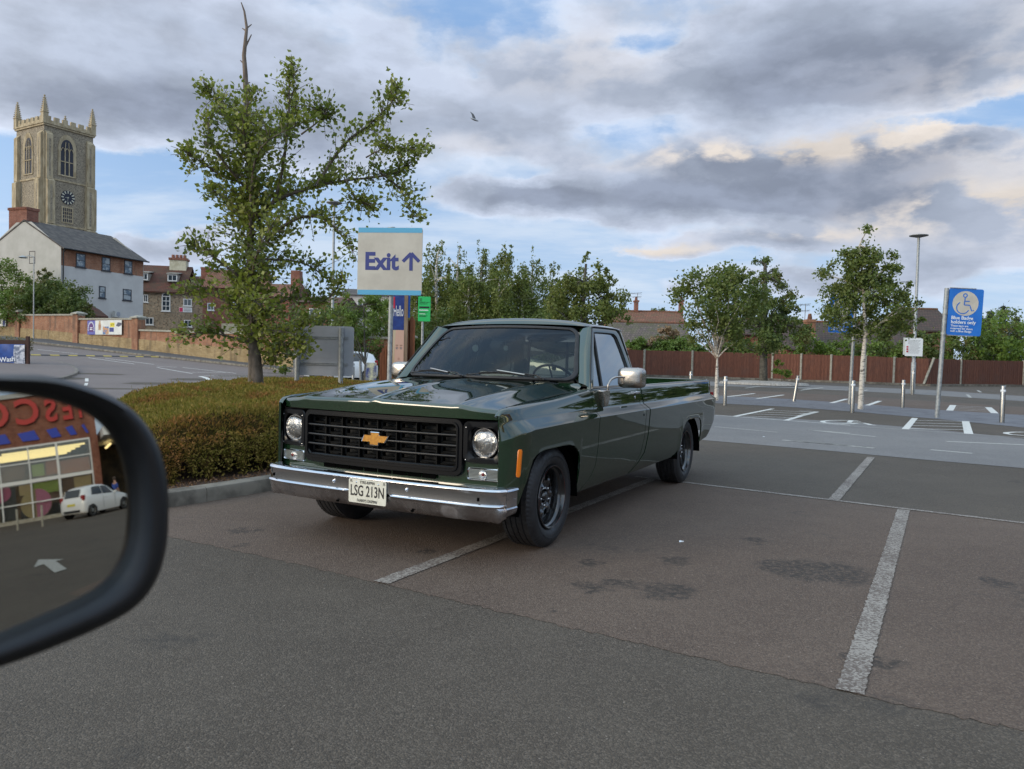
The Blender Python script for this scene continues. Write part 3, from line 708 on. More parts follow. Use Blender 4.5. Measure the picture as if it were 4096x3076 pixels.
# ---- interior
mb = MB()
mb.b2(-1.74, -1.60, -.74, .74, .62, 1.10); mb.b2(-1.74, -1.15, -.74, .74, .62, .82)
SE = obj('bench_seat', mb, M_vinyl, TR, bevel=.04)
mb = MB(); mb.grid(lambda u, v: (-.62 - .25 * v - .12 * (abs(2 * u - 1)) ** 2 * .8, -.80 + 1.60 * u, 1.075 - .02 * v + .0), 12, 3); mb.b2(-1.02, -.80, -.78, .78, .82, 1.055); obj('dashboard', mb, M_vinyl, TR, bevel=.02)
sw = Vector((-1.135, .40, 1.075)); ax = Vector((-.75, 0, .62)).normalized()
mb = MB(); a_ = Vector((0, 1, 0)); b_ = ax.cross(a_)
mb.tube([sw + (a_ * math.cos(2 * math.pi * k / 36) + b_ * math.sin(2 * math.pi * k / 36)) * .195 for k in range(37)], .011, 8, cap=False)
for an in (0, 180, 270): mb.tube([sw - ax * .02, sw + (a_ * math.cos(R(an)) + b_ * math.sin(R(an))) * .19], .008, 6)
mb.tube([sw - ax * .03, sw - ax * .32], .025, 10); mb.lathe([(0, .012), (.03, .01), (.045, 0)], sw - ax * .01, ax, 16)
obj('steering_wheel', mb, M_gblack, TR, smooth=50)
mb = MB(); mb.tube([(-.93, 0, 1.495), (-.955, 0, 1.46)], .004, 6); mb.box((-.97, 0, 1.445), (.02, .22, .055)); obj('interior_mirror', mb, M_sblack, TR, bevel=.01)
mb = MB(); mb.box(ws(-.28, .08) - nrm * .006 + Vector((0, 0, 0)), (.003, .052, .055), Matrix.Rotation(R(-40), 3, 'Y')); stk = obj('tax_disc', mb, mat('pale_card', (.55, .62, .50), .6), TR)
mb = MB()
for yy, zz, rr_ in ((-.30, 1.355, .030), (.0, 1.36, .022)):
    mb.lathe([(0, .004), (rr_, .003), (rr_, -.003), (0, -.004)], (-1.0, yy, zz), (1, 0, 0), 18); mb.tube([(-1.0, yy, zz + rr_), (-.98, yy, 1.45)], .0015, 4)
obj('air_freshener', mb, mat('freshener', (.05, .09, .10), .5), TR)
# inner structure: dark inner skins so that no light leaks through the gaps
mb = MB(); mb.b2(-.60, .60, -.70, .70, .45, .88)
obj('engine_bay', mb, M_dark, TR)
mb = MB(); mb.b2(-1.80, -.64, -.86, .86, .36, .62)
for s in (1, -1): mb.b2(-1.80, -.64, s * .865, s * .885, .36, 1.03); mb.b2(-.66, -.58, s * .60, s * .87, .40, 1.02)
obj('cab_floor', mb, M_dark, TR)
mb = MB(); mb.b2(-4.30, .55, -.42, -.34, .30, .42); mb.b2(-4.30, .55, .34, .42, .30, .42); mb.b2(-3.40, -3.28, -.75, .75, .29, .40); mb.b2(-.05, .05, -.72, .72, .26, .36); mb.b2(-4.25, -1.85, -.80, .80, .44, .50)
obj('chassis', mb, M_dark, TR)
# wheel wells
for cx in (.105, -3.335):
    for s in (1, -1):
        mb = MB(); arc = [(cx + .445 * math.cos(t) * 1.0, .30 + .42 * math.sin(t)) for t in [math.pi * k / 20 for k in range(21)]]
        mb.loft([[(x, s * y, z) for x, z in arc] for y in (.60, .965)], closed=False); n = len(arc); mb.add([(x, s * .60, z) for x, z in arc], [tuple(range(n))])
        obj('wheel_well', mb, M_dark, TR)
# bed: floor, front wall, tailgate, far inner sides come with the bed sides
mb = MB(); mb.b2(-4.36, -1.87, -.84, .84, .50, .53)
for k in range(9): mb.b2(-4.35, -1.88, -.72 + k * .18 - .02, -.72 + k * .18 + .02, .53, .542)
obj('bed_floor', mb, M_bed, TR)
mb = MB(); mb.b2(-1.885, -1.862, -.87, .87, .50, 1.055); mb.b2(-1.90, -1.855, -.87, .87, 1.050, 1.066); obj('bed_front_wall', mb, M_paint, TR, bevel=.006)
mb = MB(); mb.b2(-4.40, -4.36, -.845, .845, .52, 1.075); mb.b2(-4.41, -4.35, -.845, .845, 1.07, 1.088); obj('tailgate', mb, M_paint, TR, bevel=.008)
for s in (1, -1):
    mb = MB().b2(-4.405, -4.395, s * .87, s * .955, .74, .94); obj('tail_light', mb, mat('red_lens', (.35, .01, .01), .25), TR, bevel=.006)
# ---- wheels
def wheel(x, s):
    r, wd = .343, .245; yo = .935 * s; ax = (0, s, 0); cen = (x, s * (.935 - wd), r)
    w2 = wd
    mb = MB().lathe([(0, .04), (.172, .04), (.172, .09), (0, .09)], cen, ax, 30); wh = obj('wheel', mb, noisy('brake_iron', (.012, .010, .009), (.03, .024, .02), 20, .7), TR)
    prof = [(.212, .030), (.235, .008), (.262, -.003 + .006), (.29, .002), (.315, .012), (.328, .022), (.337, .034)]
    for k, (a, b) in enumerate([(.034, .070), (.076, .112), (.118, .150), (.156, .192), (.198, .222)]):
        prof += [(.3435, a + .002), (.3435, b)] if False else [(.343, a + .002), (.343, b - .001), (.334, b), (.334, b + .005)]
    prof = prof[:-2] + [(.335, .226), (.31, .243), (.27, .250), (.235, .245), (.212, .225)]
    prof = [(a, w2 - b + .0) for a, b in prof]
    def wob(k, rr, o):
        if rr > .326 and (o > w2 - .045 or o < .045): return -.004 if k % 3 == 0 else 0
        if rr >= .343: return -.0025 if k % 4 == 0 else 0
        return 0
    mb = MB().lathe(prof, cen, ax, 216, wob=wob)
    ty = obj('tyre', mb, M_tyre, wh, smooth=35)
    # raised sidewall band marks
    mb = MB()
    for a0 in (250, 60, 150):
        for kk in range(3):
            mb.lathe([(.318 , w2 - .0125), (.322, w2 - .0155)], cen, ax, 3, a0=R(a0 + kk * 4), a1=R(a0 + kk * 4 + 1.6))
    mb.lathe([(.272, w2 + .0035), (.274, w2 + .005), (.276, w2 + .0035)], cen, ax, 72); obj('sidewall_marks', mb, M_rubber, wh, smooth=40)
    # rim
    rp = [(.214, w2 - .022), (.2155, w2 - .010), (.212, w2 - .004), (.206, w2 - .006), (.203, w2 - .016), (.199, w2 - .030), (.190, w2 - .036), (.184, w2 - .050), (.180, w2 - .085), (.178, w2 - .110), (.176, .02), (.20, .0)]
    mb = MB().lathe(rp, cen, ax, 64); rim = obj('rim', mb, M_rim, wh, smooth=40)
    # disc with eight windows
    NA = 8 * 12; radii = [.178, .170, .162, .154, .142, .130, .118, .110, .100, .088, .070, .058, .045]
    dz = [.112, .104, .098, .093, .088, .086, .086, .088, .092, .094, .088, .080, .078]
    V_ = []; F_ = []
    for i, (rr, d) in enumerate(zip(radii, dz)):
        for k in range(NA):
            ph = 2 * math.pi * k / NA; loc = ((k % 12) - 5.5) / 6.0      # -1..1 across one sector
            rr2_ = rr; bulge = .006 * math.cos(ph * 8) * (1 if .105 < rr < .165 else .3)
            V_.append((x + rr2_ * math.sin(ph), s * (.935 - wd + w2 - d - bulge * 0 + (.008 if abs(loc) > .62 and .1 < rr < .165 else 0)), r + rr2_ * math.cos(ph)))
    for i in range(len(radii) - 1):
        for k in range(NA):
            c = (k % 12)
            hole = (2 <= i <= 6) and 3 <= c <= 8 and not (i in (6,) and c in (3, 8)) and not (i == 2 and c in ())
            if hole: continue
            a = i * NA + k; b = i * NA + (k + 1) % NA
            F_.append((a, b, b + NA, a + NA))
    mb = MB().add(V_, F_ if s < 0 else [f[::-1] for f in F_]); obj('wheel_disc', mb, M_rim, wh, smooth=50, solid=.007)
    mb = MB().lathe([(.2045, w2 - .0118), (.2065, w2 - .0048)], cen, ax, 72); obj('pinstripe', mb, mat('red_stripe', (.14, .008, .012), .4), wh)
    mb = MB().lathe([(0, w2 - .050), (.020, w2 - .050), (.028, w2 - .056), (.034, w2 - .080), (.036, w2 - .09)], cen, ax, 24); obj('hub_cap', mb, M_rim, wh, smooth=45)
    mb = MB()
    for k in range(5):
        t = 2 * math.pi * k / 5 + .5; c = (x + .063 * math.sin(t), s * (.935 - wd + w2 - .088), r + .063 * math.cos(t))
        mb.lathe([(0, .034), (.006, .032), (.010, .024), (.0105, .004), (.012, 0)], c, ax, 8)
    obj('lug_nuts', mb, M_chrome, wh, smooth=50)
    return wh
for x in (0, -WB):
    for s in (1, -1): wheel(x, s)
# ---- door mirrors of the pickup
for s, dr in ((1, DOOR_L), (-1, DOOR_R)):
    hc = Vector((-1.035, s * 1.098, 1.142))
    # head: rounded steel shell
    def sh(u, v):
        # v: front(0) to back rim(1); u around
        t = 2 * math.pi * u; e = 5
        cy_, cz_ = math.cos(t), math.sin(t); rr_ = (abs(cy_) ** e + abs(cz_) ** e) ** (-1 / e)
        k = itp(v, [(0, .0), (.15, .45), (.3, .70), (.45, .86), (.6, .955), (.75, 1), (1, 1)]); xo = itp(v, [(0, .056), (.15, .054), (.3, .049), (.45, .039), (.6, .022), (.75, -.008), (1, -.055)])
        return hc + Vector((xo, .104 * rr_ * cy_ * k, .080 * rr_ * cz_ * k))
    mb = MB(); mb.grid(sh, 48, [0.0001, .08, .15, .23, .3, .37, .45, .52, .6, .67, .75, 1]); 
    if s > 0 or True: pass
    mh = obj('side_mirror', mb, M_steel, TR, smooth=60, fix='n')
    mb = MB(); mb.loft([[sh(k / 48, 1.0) for k in range(48)], [sh(k / 48, 1.0) + Vector((-.012, 0, 0)) for k in range(48)]], cap1=True); obj('mirror_rim', mb, M_gblack, mh, smooth=40)
    mb = MB()
    for yy in (-.05, .05): 
        for zz in (-1, 1): mb.lathe([(0, .003), (.003, .002), (.004, 0)], hc + Vector((-.02, yy, zz * .0795)), (0, 0, zz), 8)
    obj('rivets', mb, M_chrome, mh)
    mb = MB(); b0 = Vector((-.835, s * .985, 1.045)); mb.tube(smoothpath([tuple(b0), tuple(b0 + Vector((-.002, s * .004, .045))), tuple(b0 + Vector((-.035, s * .016, .085))), tuple(b0 + Vector((-.10, s * .045, .103))), tuple(hc + Vector((.01, 0, 0)))], 4), .0085, 8)
    obj('mirror_arm', mb, M_steel, mh, smooth=60)
    L = []
    for z, hx, d in ((1.046, .075, .050), (1.040, .078, .052), (.98, .062, .045), (.925, .042, .034), (.918, .036, .028)):
        y0 = s * (side_y(-.85, z) - .004); L.append([(-.84 + hx, y0, z), (-.84 + hx * .9, y0 + s * d, z), (-.84 - hx * .9, y0 + s * d, z), (-.84 - hx, y0, z)])
    mb = MB(); mb.loft(L, cap0=True, cap1=True); obj('mirror_bracket', mb, M_steel, mh, bevel=.006, fix='n', smooth=40)
# ================================================================== terrain
def wl(x, y):                                              # frame of the brick wall beside the rising road
    dx, dy = x + 12.7, y - 44; return dx * .8251 - dy * .5649, dx * .5649 + dy * .8251
def gz(x, y):
    a, b = wl(x, y)
    t = -(a - 7) * .049
    z = 0 if t < -2 else (math.log(1 + math.exp(t * 5)) / 5 if t < 4 else t)
    if b > 2: z += min(b - 2, 60) * .02 * sstep((-a) / 12)
    z += .30 * sstep((y - 26) / 28) * sstep((x + 6) / 12)
    return z
def G(px, py, dz=0):
    """where the line of sight through photo pixel meets the ground"""
    d = ray(px, py); t0 = 2.0; p = None
    for i in range(4000):
        t = t0 + i * .05; p = EYE + d * t
        if p.z <= gz(p.x, p.y) + dz: break
    a, b = t - .05, t
    for _ in range(20):
        m = (a + b) / 2; p = EYE + d * m
        if p.z <= gz(p.x, p.y) + dz: b = m
        else: a = m
    return Vector((p.x, p.y, gz(p.x, p.y)))
def Gd(x, y): return G(x * K, y * K)
def crop(x0, y0, s): return lambda x, y: G(x0 + x * s, y0 + y * s)
Fc = crop(2500, 1100, 900 / 2136); Gc = crop(3200, 900, 896 / 1654); C2 = crop(0, 800, 1000 / 2212); C3 = crop(0, 1100, 560 / 2212)
def sheet(name, poly, dz, m, res=2.0, kind=True, skirt=0):
    """a thin covering laid over the terrain"""
    bm = bmesh.new(); vs = [bm.verts.new((p[0], p[1], 0)) for p in poly]; bm.faces.new(vs)
    x0, x1 = min(p[0] for p in poly), max(p[0] for p in poly); y0, y1 = min(p[1] for p in poly), max(p[1] for p in poly)
    for ax, lo, hi in ((0, x0, x1), (1, y0, y1)):
        c = math.floor(lo / res) * res + res
        while c < hi:
            no = (1, 0, 0) if ax == 0 else (0, 1, 0)
            bmesh.ops.bisect_plane(bm, geom=bm.verts[:] + bm.edges[:] + bm.faces[:], plane_co=(c, c, 0), plane_no=no); c += res
    bmesh.ops.recalc_face_normals(bm, faces=bm.faces)
    for v in bm.verts: v.co.z = gz(v.co.x, v.co.y) + dz
    for f in bm.faces:
        if f.normal.z < 0: f.normal_flip()
    me = bpy.data.meshes.new(name); bm.to_mesh(me); bm.free(); me.shade_smooth(); me.materials.append(m)
    o = bpy.data.objects.new(name, me); COL.objects.link(o)
    if kind: o['kind'] = 'structure'
    return o
def asphalt(name, c1, c2, stone, bump=.5, spots=(), sc=1.0, oilk=.55):
    def fn(g, b):
        co = g.co(); big = g.noise(co, .35, 4, .6); mid = g.noise(co, 2.2, 5, .65); 
        vo = g.n('ShaderNodeTexVoronoi'); g.put(vo.inputs['Vector'], co); g.put(vo.inputs['Scale'], 95 * sc)
        v2 = g.n('ShaderNodeTexVoronoi'); g.put(v2.inputs['Vector'], co); g.put(v2.inputs['Scale'], 38 * sc)
        base = g.mix(g.mr(g.m('ADD', g.m('MULTIPLY', big, .6), g.m('MULTIPLY', mid, .4)), .34, .66), c1, c2)
        rv = g.xyz(vo.outputs['Color'])[0]; r2 = g.xyz(v2.outputs['Color'])
        col = g.mix(g.m('MULTIPLY', g.mr(rv, .55, 1.0), .55), base, stone)
        col = g.mix(g.m('MULTIPLY', g.mr(rv, .45, .0), .5), col, tuple(q * .45 for q in c1))
        col = g.mix(g.m('MULTIPLY', g.m('GREATER_THAN', r2[0], .985), g.m('LESS_THAN', v2.outputs['Distance'], .24)), col, tuple(min(1, q * 1.3) for q in stone))
        # oil drips and dark worn blotches, with outlines of their own
        oil = g.m('MULTIPLY', g.mr(g.noise(co, 1.1, 3, .5), .60, .70), g.mr(g.noise(co, 9, 5, .7), .42, .60))
        col = g.mix(g.m('MULTIPLY', oil, oilk), col, (.025, .023, .022))
        if spots:
            wv = g.v('SUBTRACT', g.noise(co, 4.5, 6, .7, col=True), (.5, .5, .5)); cw = g.v('ADD', co, g.v('SCALE', wv)); cw.node.inputs[1].links[0].from_node.inputs[3].default_value = .45
            X_, Y_, Z_ = g.xyz(cw); tot = None
            for sx, sy, sr in spots:
                u = g.m('MULTIPLY', g.m('SUBTRACT', X_, sx), 1 / sr); v = g.m('MULTIPLY', g.m('SUBTRACT', Y_, sy), 1 / sr)
                q = g.m('POWER', 2.718, g.m('MULTIPLY', g.m('ADD', g.m('MULTIPLY', u, u), g.m('MULTIPLY', v, v)), -1)); tot = q if tot is None else g.m('ADD', tot, q)
            sp = g.m('MULTIPLY', g.mr(tot, .25, .7), g.mr(g.noise(co, 26, 5, .7), .34, .60))
            col = g.mix(g.m('MULTIPLY', sp, .75), col, (.022, .021, .019))
        g.put(b.inputs['Base Color'], col); g.put(b.inputs['Roughness'], g.mr(rv, 0, 1, .72, .92)); g.put(b.inputs['Specular IOR Level'], .35)
        h = g.m('ADD', g.m('MULTIPLY', vo.outputs['Distance'], -1.0), g.m('MULTIPLY', g.noise(co, 160 * sc, 3, .6), .6))
        return (h, bump, .006)
    return gmat(name, fn)
M_lane = asphalt('dark_lane_asphalt', (.073, .057, .042), (.101, .081, .061), (.185, .153, .122), .8, sc=1.6)
M_bay = asphalt('brown_bay_asphalt', (.100, .068, .050), (.136, .096, .071), (.220, .170, .132), .8, sc=1.5, spots=[(*Gd(x, y)[:2], r) for x, y, r in ((1270, 1218, .09), (1455, 1211, .11), (1440, 1278, .16), (1275, 1268, .11), (1345, 1258, .08), (1185, 1319, .05), (1790, 1238, .30), (1700, 1228, .16), (915, 1192, .07), (530, 1146, .10), (520, 1180, .06), (1890, 1430, .12), (1640, 1170, .10), (2150, 1260, .12))])
M_grey = asphalt('pale_lane_asphalt', (.158, .147, .140), (.20, .187, .176), (.26, .255, .25), .3, oilk=.15)
M_new = asphalt('fresh_asphalt', (.060, .055, .050), (.078, .072, .066), (.12, .12, .12), .4)
M_road = asphalt('pinkish_road_asphalt', (.150, .120, .108), (.185, .152, .138), (.25, .21, .19), .3, oilk=.08)
M_path = asphalt('footway_asphalt', (.075, .074, .078), (.10, .098, .10), (.15, .15, .15), .3)
def _blocks(g, b):
    br = g.n('ShaderNodeTexBrick'); mp = g.n('ShaderNodeMapping'); g.put(mp.inputs[0], g.co()); mp.inputs['Rotation'].default_value = (0, 0, R(-30)); g.link(mp.outputs[0], br.inputs[0])
    br.inputs['Scale'].default_value = 1; br.inputs['Brick Width'].default_value = .2; br.inputs['Row Height'].default_value = .1; br.inputs['Mortar Size'].default_value = .008
    g.put(br.inputs['Color1'], (.105, .102, .112)); g.put(br.inputs['Color2'], (.165, .16, .172)); g.put(br.inputs['Mortar'], (.05, .05, .055))
    g.put(b.inputs['Base Color'], g.mix(g.mr(g.noise(g.co(), 1.5, 4), .35, .65), br.outputs[0], (.15, .15, .16))); g.put(b.inputs['Roughness'], .8)
    return (br.outputs[1], -.4, .01)
M_blocks = gmat('block_paving', _blocks)
def _line(g, b, k=.5):
    vo = g.n('ShaderNodeTexVoronoi'); g.put(vo.inputs['Vector'], g.co()); g.put(vo.inputs['Scale'], 110); n = g.xyz(vo.outputs['Color'])[0]; n2 = g.noise(g.co(), 2.5, 5, .65); a = g.mr(g.m('ADD', g.m('MULTIPLY', n, .5), n2), .56, .92)
    g.put(b.inputs['Base Color'], g.mix(a, (.31, .275, .235), (.12, .092, .074))); g.put(b.inputs['Roughness'], .8)
    return (g.noise(g.co(), 120, 3), .4, .004)
M_line = gmat('worn_white_paint', _line)
def _line2(g, b):
    n = g.noise(g.co(), 60, 3, .7); a = g.mr(n, .55, .75)
    g.put(b.inputs['Base Color'], g.mix(a, (.62, .60, .55), (.22, .21, .20))); g.put(b.inputs['Roughness'], .8)
M_line2 = gmat('fresh_white_paint', _line2)
M_faint = noisy('faded_line_paint', (.30, .29, .26), (.44, .42, .38), 30, .85)
M_kerb = noisy('concrete_kerb', (.100, .086, .068), (.23, .20, .16), 3.5, .9, bump=.4, bdist=.006)
M_soil = noisy('bark_soil', (.05, .028, .018), (.11, .06, .038), 30, .95, bump=.8, bdist=.02)

# one big sheet to the horizon
xs_ = [-900, -400, -200, -120, -90] + [-75 + 5 * i for i in range(29)] + [90, 150, 300, 900]; ys_ = [-400, -100, -40] + [-20 + 4 * i for i in range(35)] + [140, 180, 260, 500, 1200]
mb = MB(); mb.grid(lambda x, y: (x, y, gz(x, y)), xs_, ys_); struct('ground', mb, M_lane, smooth=180)
bd = [(365, 1160), (480, 1184), (600, 1209), (830, 1263), (1080, 1321), (1330, 1379), (1566, 1435), (1811, 1490), (2009, 1536), (2212, 1580)]
bd0 = [Gd(*p) for p in bd]; bd = []
for p_, q_ in zip(bd0, bd0[1:]):
    n_ = int((q_ - p_).length / .03)
    for k_ in range(n_): c_ = p_.lerp(q_, k_ / n_); bd.append((c_.x + rnd.gauss(0, .006), c_.y + rnd.gauss(0, .009)))
bd.append(tuple(bd0[-1][:2]))
l3 = [tuple(Gd(*p)[:2]) for p in [(2212, 1131), (1790, 1081), (1490, 1042), (1370, 1031)]]
sheet('parking_bay', [(-7.0, 8.2)] + [(-3.6, 6.0)] + bd + [(5.5, .6), (8.5, 3.3)] + l3 + [(-.2, 9.6), (-3.4, 9.0)], .002, M_bay, 1.0)
lb = [tuple(Gd(*p)[:2]) for p in [(2212, 1012), (1990, 993), (1800, 975), (1530, 952)]]; lt = [tuple(Gd(*p)[:2]) for p in [(1548, 897), (1800, 910), (2000, 926), (2212, 948)]]
sheet('drive_lane', [(14, 3.2)] + lb + [(1.2, 14.6), (-3.5, 19.5), (-1.5, 23.5), (2.0, 22.6)] + lt + [(13.5, 10.5), (19, 5)], .004, M_grey, 1.0)
bb = [tuple(Gd(*p)[:2]) for p in [(2212, 924), (2030, 906), (1850, 890), (1700, 879), (1560, 872)]]; bt_ = [tuple(Gd(*p)[:2]) for p in [(1560, 855), (1700, 862), (1850, 872), (2000, 884), (2212, 897)]]
sheet('paved_strip', [(15, 13.0)] + bb + [(4.5, 28.3), (3.2, 33.5)] + bt_ + [(19, 19)], .0055, M_blocks, 1.0)
b2_ = [tuple(Gd(*p)[:2]) for p in [(1560, 842), (1700, 848), (1850, 856), (2000, 866), (2212, 880)]]
sheet('far_bays', [(p[0], p[1]) for p in reversed(bt_)] + [(4.0, 34.0), (3.5, 40)] + b2_ + [(24, 20.5), (19.2, 19.3)], .004, M_bay, 2.0)
fl0 = [tuple(Gd(*p)[:2]) for p in [(1520, 833), (1700, 838), (1850, 845), (2000, 853), (2212, 867)]]; fl1 = [tuple(Gd(*p)[:2]) for p in [(2212, 856), (2000, 842), (1850, 836), (1700, 829), (1520, 824)]]
sheet('far_lane', fl0 + [(30, 24), (36, 31)] + fl1, .0055, M_grey, 2.0)
# ---- painted markings
MK = [0]
def stroke(name, pts, w, m=None, dz=.0062, closed=False, jit=0):
    pts = [Vector((p[0], p[1], 0)) for p in pts]; L = []
    n = len(pts)
    for i, p in enumerate(pts):
        a = pts[(i - 1) % n] if closed else pts[max(i - 1, 0)]; b = pts[(i + 1) % n] if closed else pts[min(i + 1, n - 1)]
        t = (b - a).normalized(); q = Vector((-t.y, t.x, 0))
        L.append([(p + q * (w / 2 + rnd.gauss(0, jit))), (p - q * (w / 2 + rnd.gauss(0, jit)))])
    if closed: L.append(L[0])
    mb = MB(); mb.loft([[(v.x, v.y, gz(v.x, v.y) + dz) for v in l] for l in L], closed=False)
    return struct(name, mb, m or M_line)
def seg(p, q, w, m=None, n=12, **k):
    p, q = Vector(p[:2]), Vector(q[:2])
    if p.length < 12: n = int((q - p).length / .02); k['jit'] = .0028
    stroke('painted_line', [p.lerp(q, i / n) for i in range(n + 1)], w, m, **k)
seg(Gd(823, 1260), Gd(1413, 1034), .10)
seg(Gd(1836, 1497), Gd(1952, 1102), .10)
seg(Gd(1372, 1030), Gd(2330, 1145), .07)
seg(Gd(1801, 1081), Gd(1882, 988), .10)
seg(Gd(1690, 951), Gd(1885, 968), .11, M_faint); seg(Gd(2010, 972), Gd(2100, 980), .12, M_faint); seg(Fc(850, 1442), Fc(1450, 1495), .07, M_faint); seg(Fc(1740, 1473), Fc(2136, 1505), .10, M_faint)
seg(Gc(60, 1515), Gc(560, 1565), .10, M_faint); seg(Gc(0, 1600), Gc(545, 1650), .14, M_faint); seg(Gc(1080, 1600), Gc(1654, 1625), .14, M_faint); seg(Fc(1560, 1575), Fc(2136, 1625), .10, M_faint)
seg(Fc(860, 1332), Fc(2136, 1428), .07, M_line2, 16); seg(Gc(150, 1470), Gc(1654, 1572), .05, M_faint, 16)
# cross-hatched transfer zones beside the disabled bays
seg(Fc(1402, 1271), Fc(1045, 1343), .12, M_line2); seg(Fc(1815, 1299), Fc(1520, 1384), .12, M_line2)
for a, b in (((1330, 1285), (1780, 1302)), ((1265, 1302), (1720, 1318)), ((1195, 1320), (1650, 1336)), ((1120, 1340), (1590, 1356))): seg(Fc(*a), Fc(*b), .075, M_line2)
seg(Gc(848, 1427), Gc(778, 1509), .14, M_line2); seg(Gc(1222, 1450), Gc(1246, 1545), .16, M_line2)
for a, b in (((845, 1443), (1230, 1452)), ((835, 1462), (1225, 1472)), ((818, 1482), (1230, 1490)), ((800, 1505), (1240, 1514))): seg(Gc(*a), Gc(*b), .075, M_line2)
seg(Gc(0, 1412), Gc(122, 1380), .16, M_line2); seg(Gc(0, 1375), Gc(90, 1376), .08, M_line2); seg(Gc(0, 1392), Gc(70, 1393), .08, M_line2)
seg(Fc(1230, 1125), Fc(970, 1156), .14, M_line2); seg(Fc(1505, 1139), Fc(1250, 1175), .14, M_line2)
for k in range(4): seg(Fc(1190 - 60 * k, 1132 + 7 * k), Fc(1470 - 60 * k, 1142 + 8 * k), .08, M_faint)
seg(Gc(345, 1285), Gc(230, 1315), .16, M_line2); seg(Gc(590, 1300), Gc(495, 1333), .16, M_line2)
for k in range(3): seg(Gc(320 - 30 * k, 1293 + 8 * k), Gc(570 - 30 * k, 1304 + 8 * k), .08, M_faint)
seg(Gc(1130, 1331), Gc(1105, 1371), .2, M_line2); seg(Gc(1390, 1347), Gc(1438, 1391), .2, M_line2)
for k in range(4): seg(Gc(1135 - 4 * k, 1335 + 10 * k), Gc(1395 + 9 * k, 1348 + 10 * k), .08, M_line2)
for a, b in ((Fc(1280, 1057), Fc(1140, 1075)), (Fc(1880, 1069), Fc(1680, 1088)), (Fc(1010, 1028), Fc(850, 1032)), (Gc(165, 1202), Gc(0, 1222)), (Gc(500, 1218), Gc(440, 1230)), (Gc(1235, 1252), Gc(1258, 1275)), (Gc(1312, 1222), Gc(1335, 1236)), (Fc(1490, 1066), Fc(2136, 1094))): seg(a, b, .13, M_faint)
# wheelchair symbols painted in the bays
def wheelchair(P):
    """P: maps symbol pixels to the ground"""
    arc = [P(u, v) for u, v in P.arc]; stroke('wheelchair_marking', arc, .11, M_line2)
    for s in P.strokes: stroke('wheelchair_marking', [P(*q) for q in s], .11, M_line2)
class Sy:
    def __init__(s, f, arc, strokes): s.f = f; s.arc = arc; s.strokes = strokes
    def __call__(s, u, v): return s.f(u, v)
wheelchair(Sy(Gc, [(345, 1444), (280, 1444), (210, 1445), (172, 1449), (165, 1455), (185, 1461), (240, 1466), (310, 1469), (375, 1469), (420, 1466)], [[(345, 1443), (430, 1447)], [(380, 1444), (360, 1460), (400, 1462), (470, 1464), (500, 1470), (520, 1477), (558, 1480)], [(375, 1452), (450, 1455)]]))
wheelchair(Sy(Gc, [(1654, 1531), (1580, 1531), (1525, 1535), (1520, 1541), (1560, 1549), (1654, 1556)], []))
# road markings of the junction on the left (give-way bars, arrow, hump)
for a, b in (((330, 1322), (690, 1362)), ((780, 1396), (1190, 1452)), ((930, 1400), (1360, 1455)), ((1390, 1482), (1700, 1536)), ((1390, 1472), (1565, 1480)), ((1615, 1482), (2090, 1535)), ((1700, 1525), (2000, 1528)), ((1800, 1555), (2200, 1560)), ((1870, 1584), (2060, 1588))): seg(C2(*a), C2(*b), .10, M_line2)
stroke('painted_line', [C2(*p)[:2] for p in ((1772, 1560), (1810, 1570), (1845, 1585), (1872, 1606))], .22, M_line2)
for q in (((752, 1580), (783, 1580), (783, 1607), (752, 1607)), ((750, 1622), (781, 1620), (771, 1645), (742, 1645))):
    P = [C2(*p) for p in q]; mb = MB(); mb.add([(p.x, p.y, gz(p.x, p.y) + .0075) for p in P], [(0, 1, 2, 3)]); struct('painted_block', mb, M_line2)
sheet('side_road', [tuple(C2(*p)[:2]) for p in ((100, 1262), (600, 1310), (1200, 1376), (1700, 1430), (2200, 1482))] + [(-6.5, 39), (-1, 40), (-.5, 24), (-5.6, 20.5), (-6.6, 15), (-5.2, 9.5), (-14, 14), (-30, 26), (-44, 44)], .004, M_road, 1.0)
far_k = [tuple(C2(*p)[:2]) for p in ((-350, 1225), (100, 1252), (260, 1263), (600, 1299), (1200, 1372), (1700, 1424), (2200, 1477), (2500, 1512), (2900, 1550))]
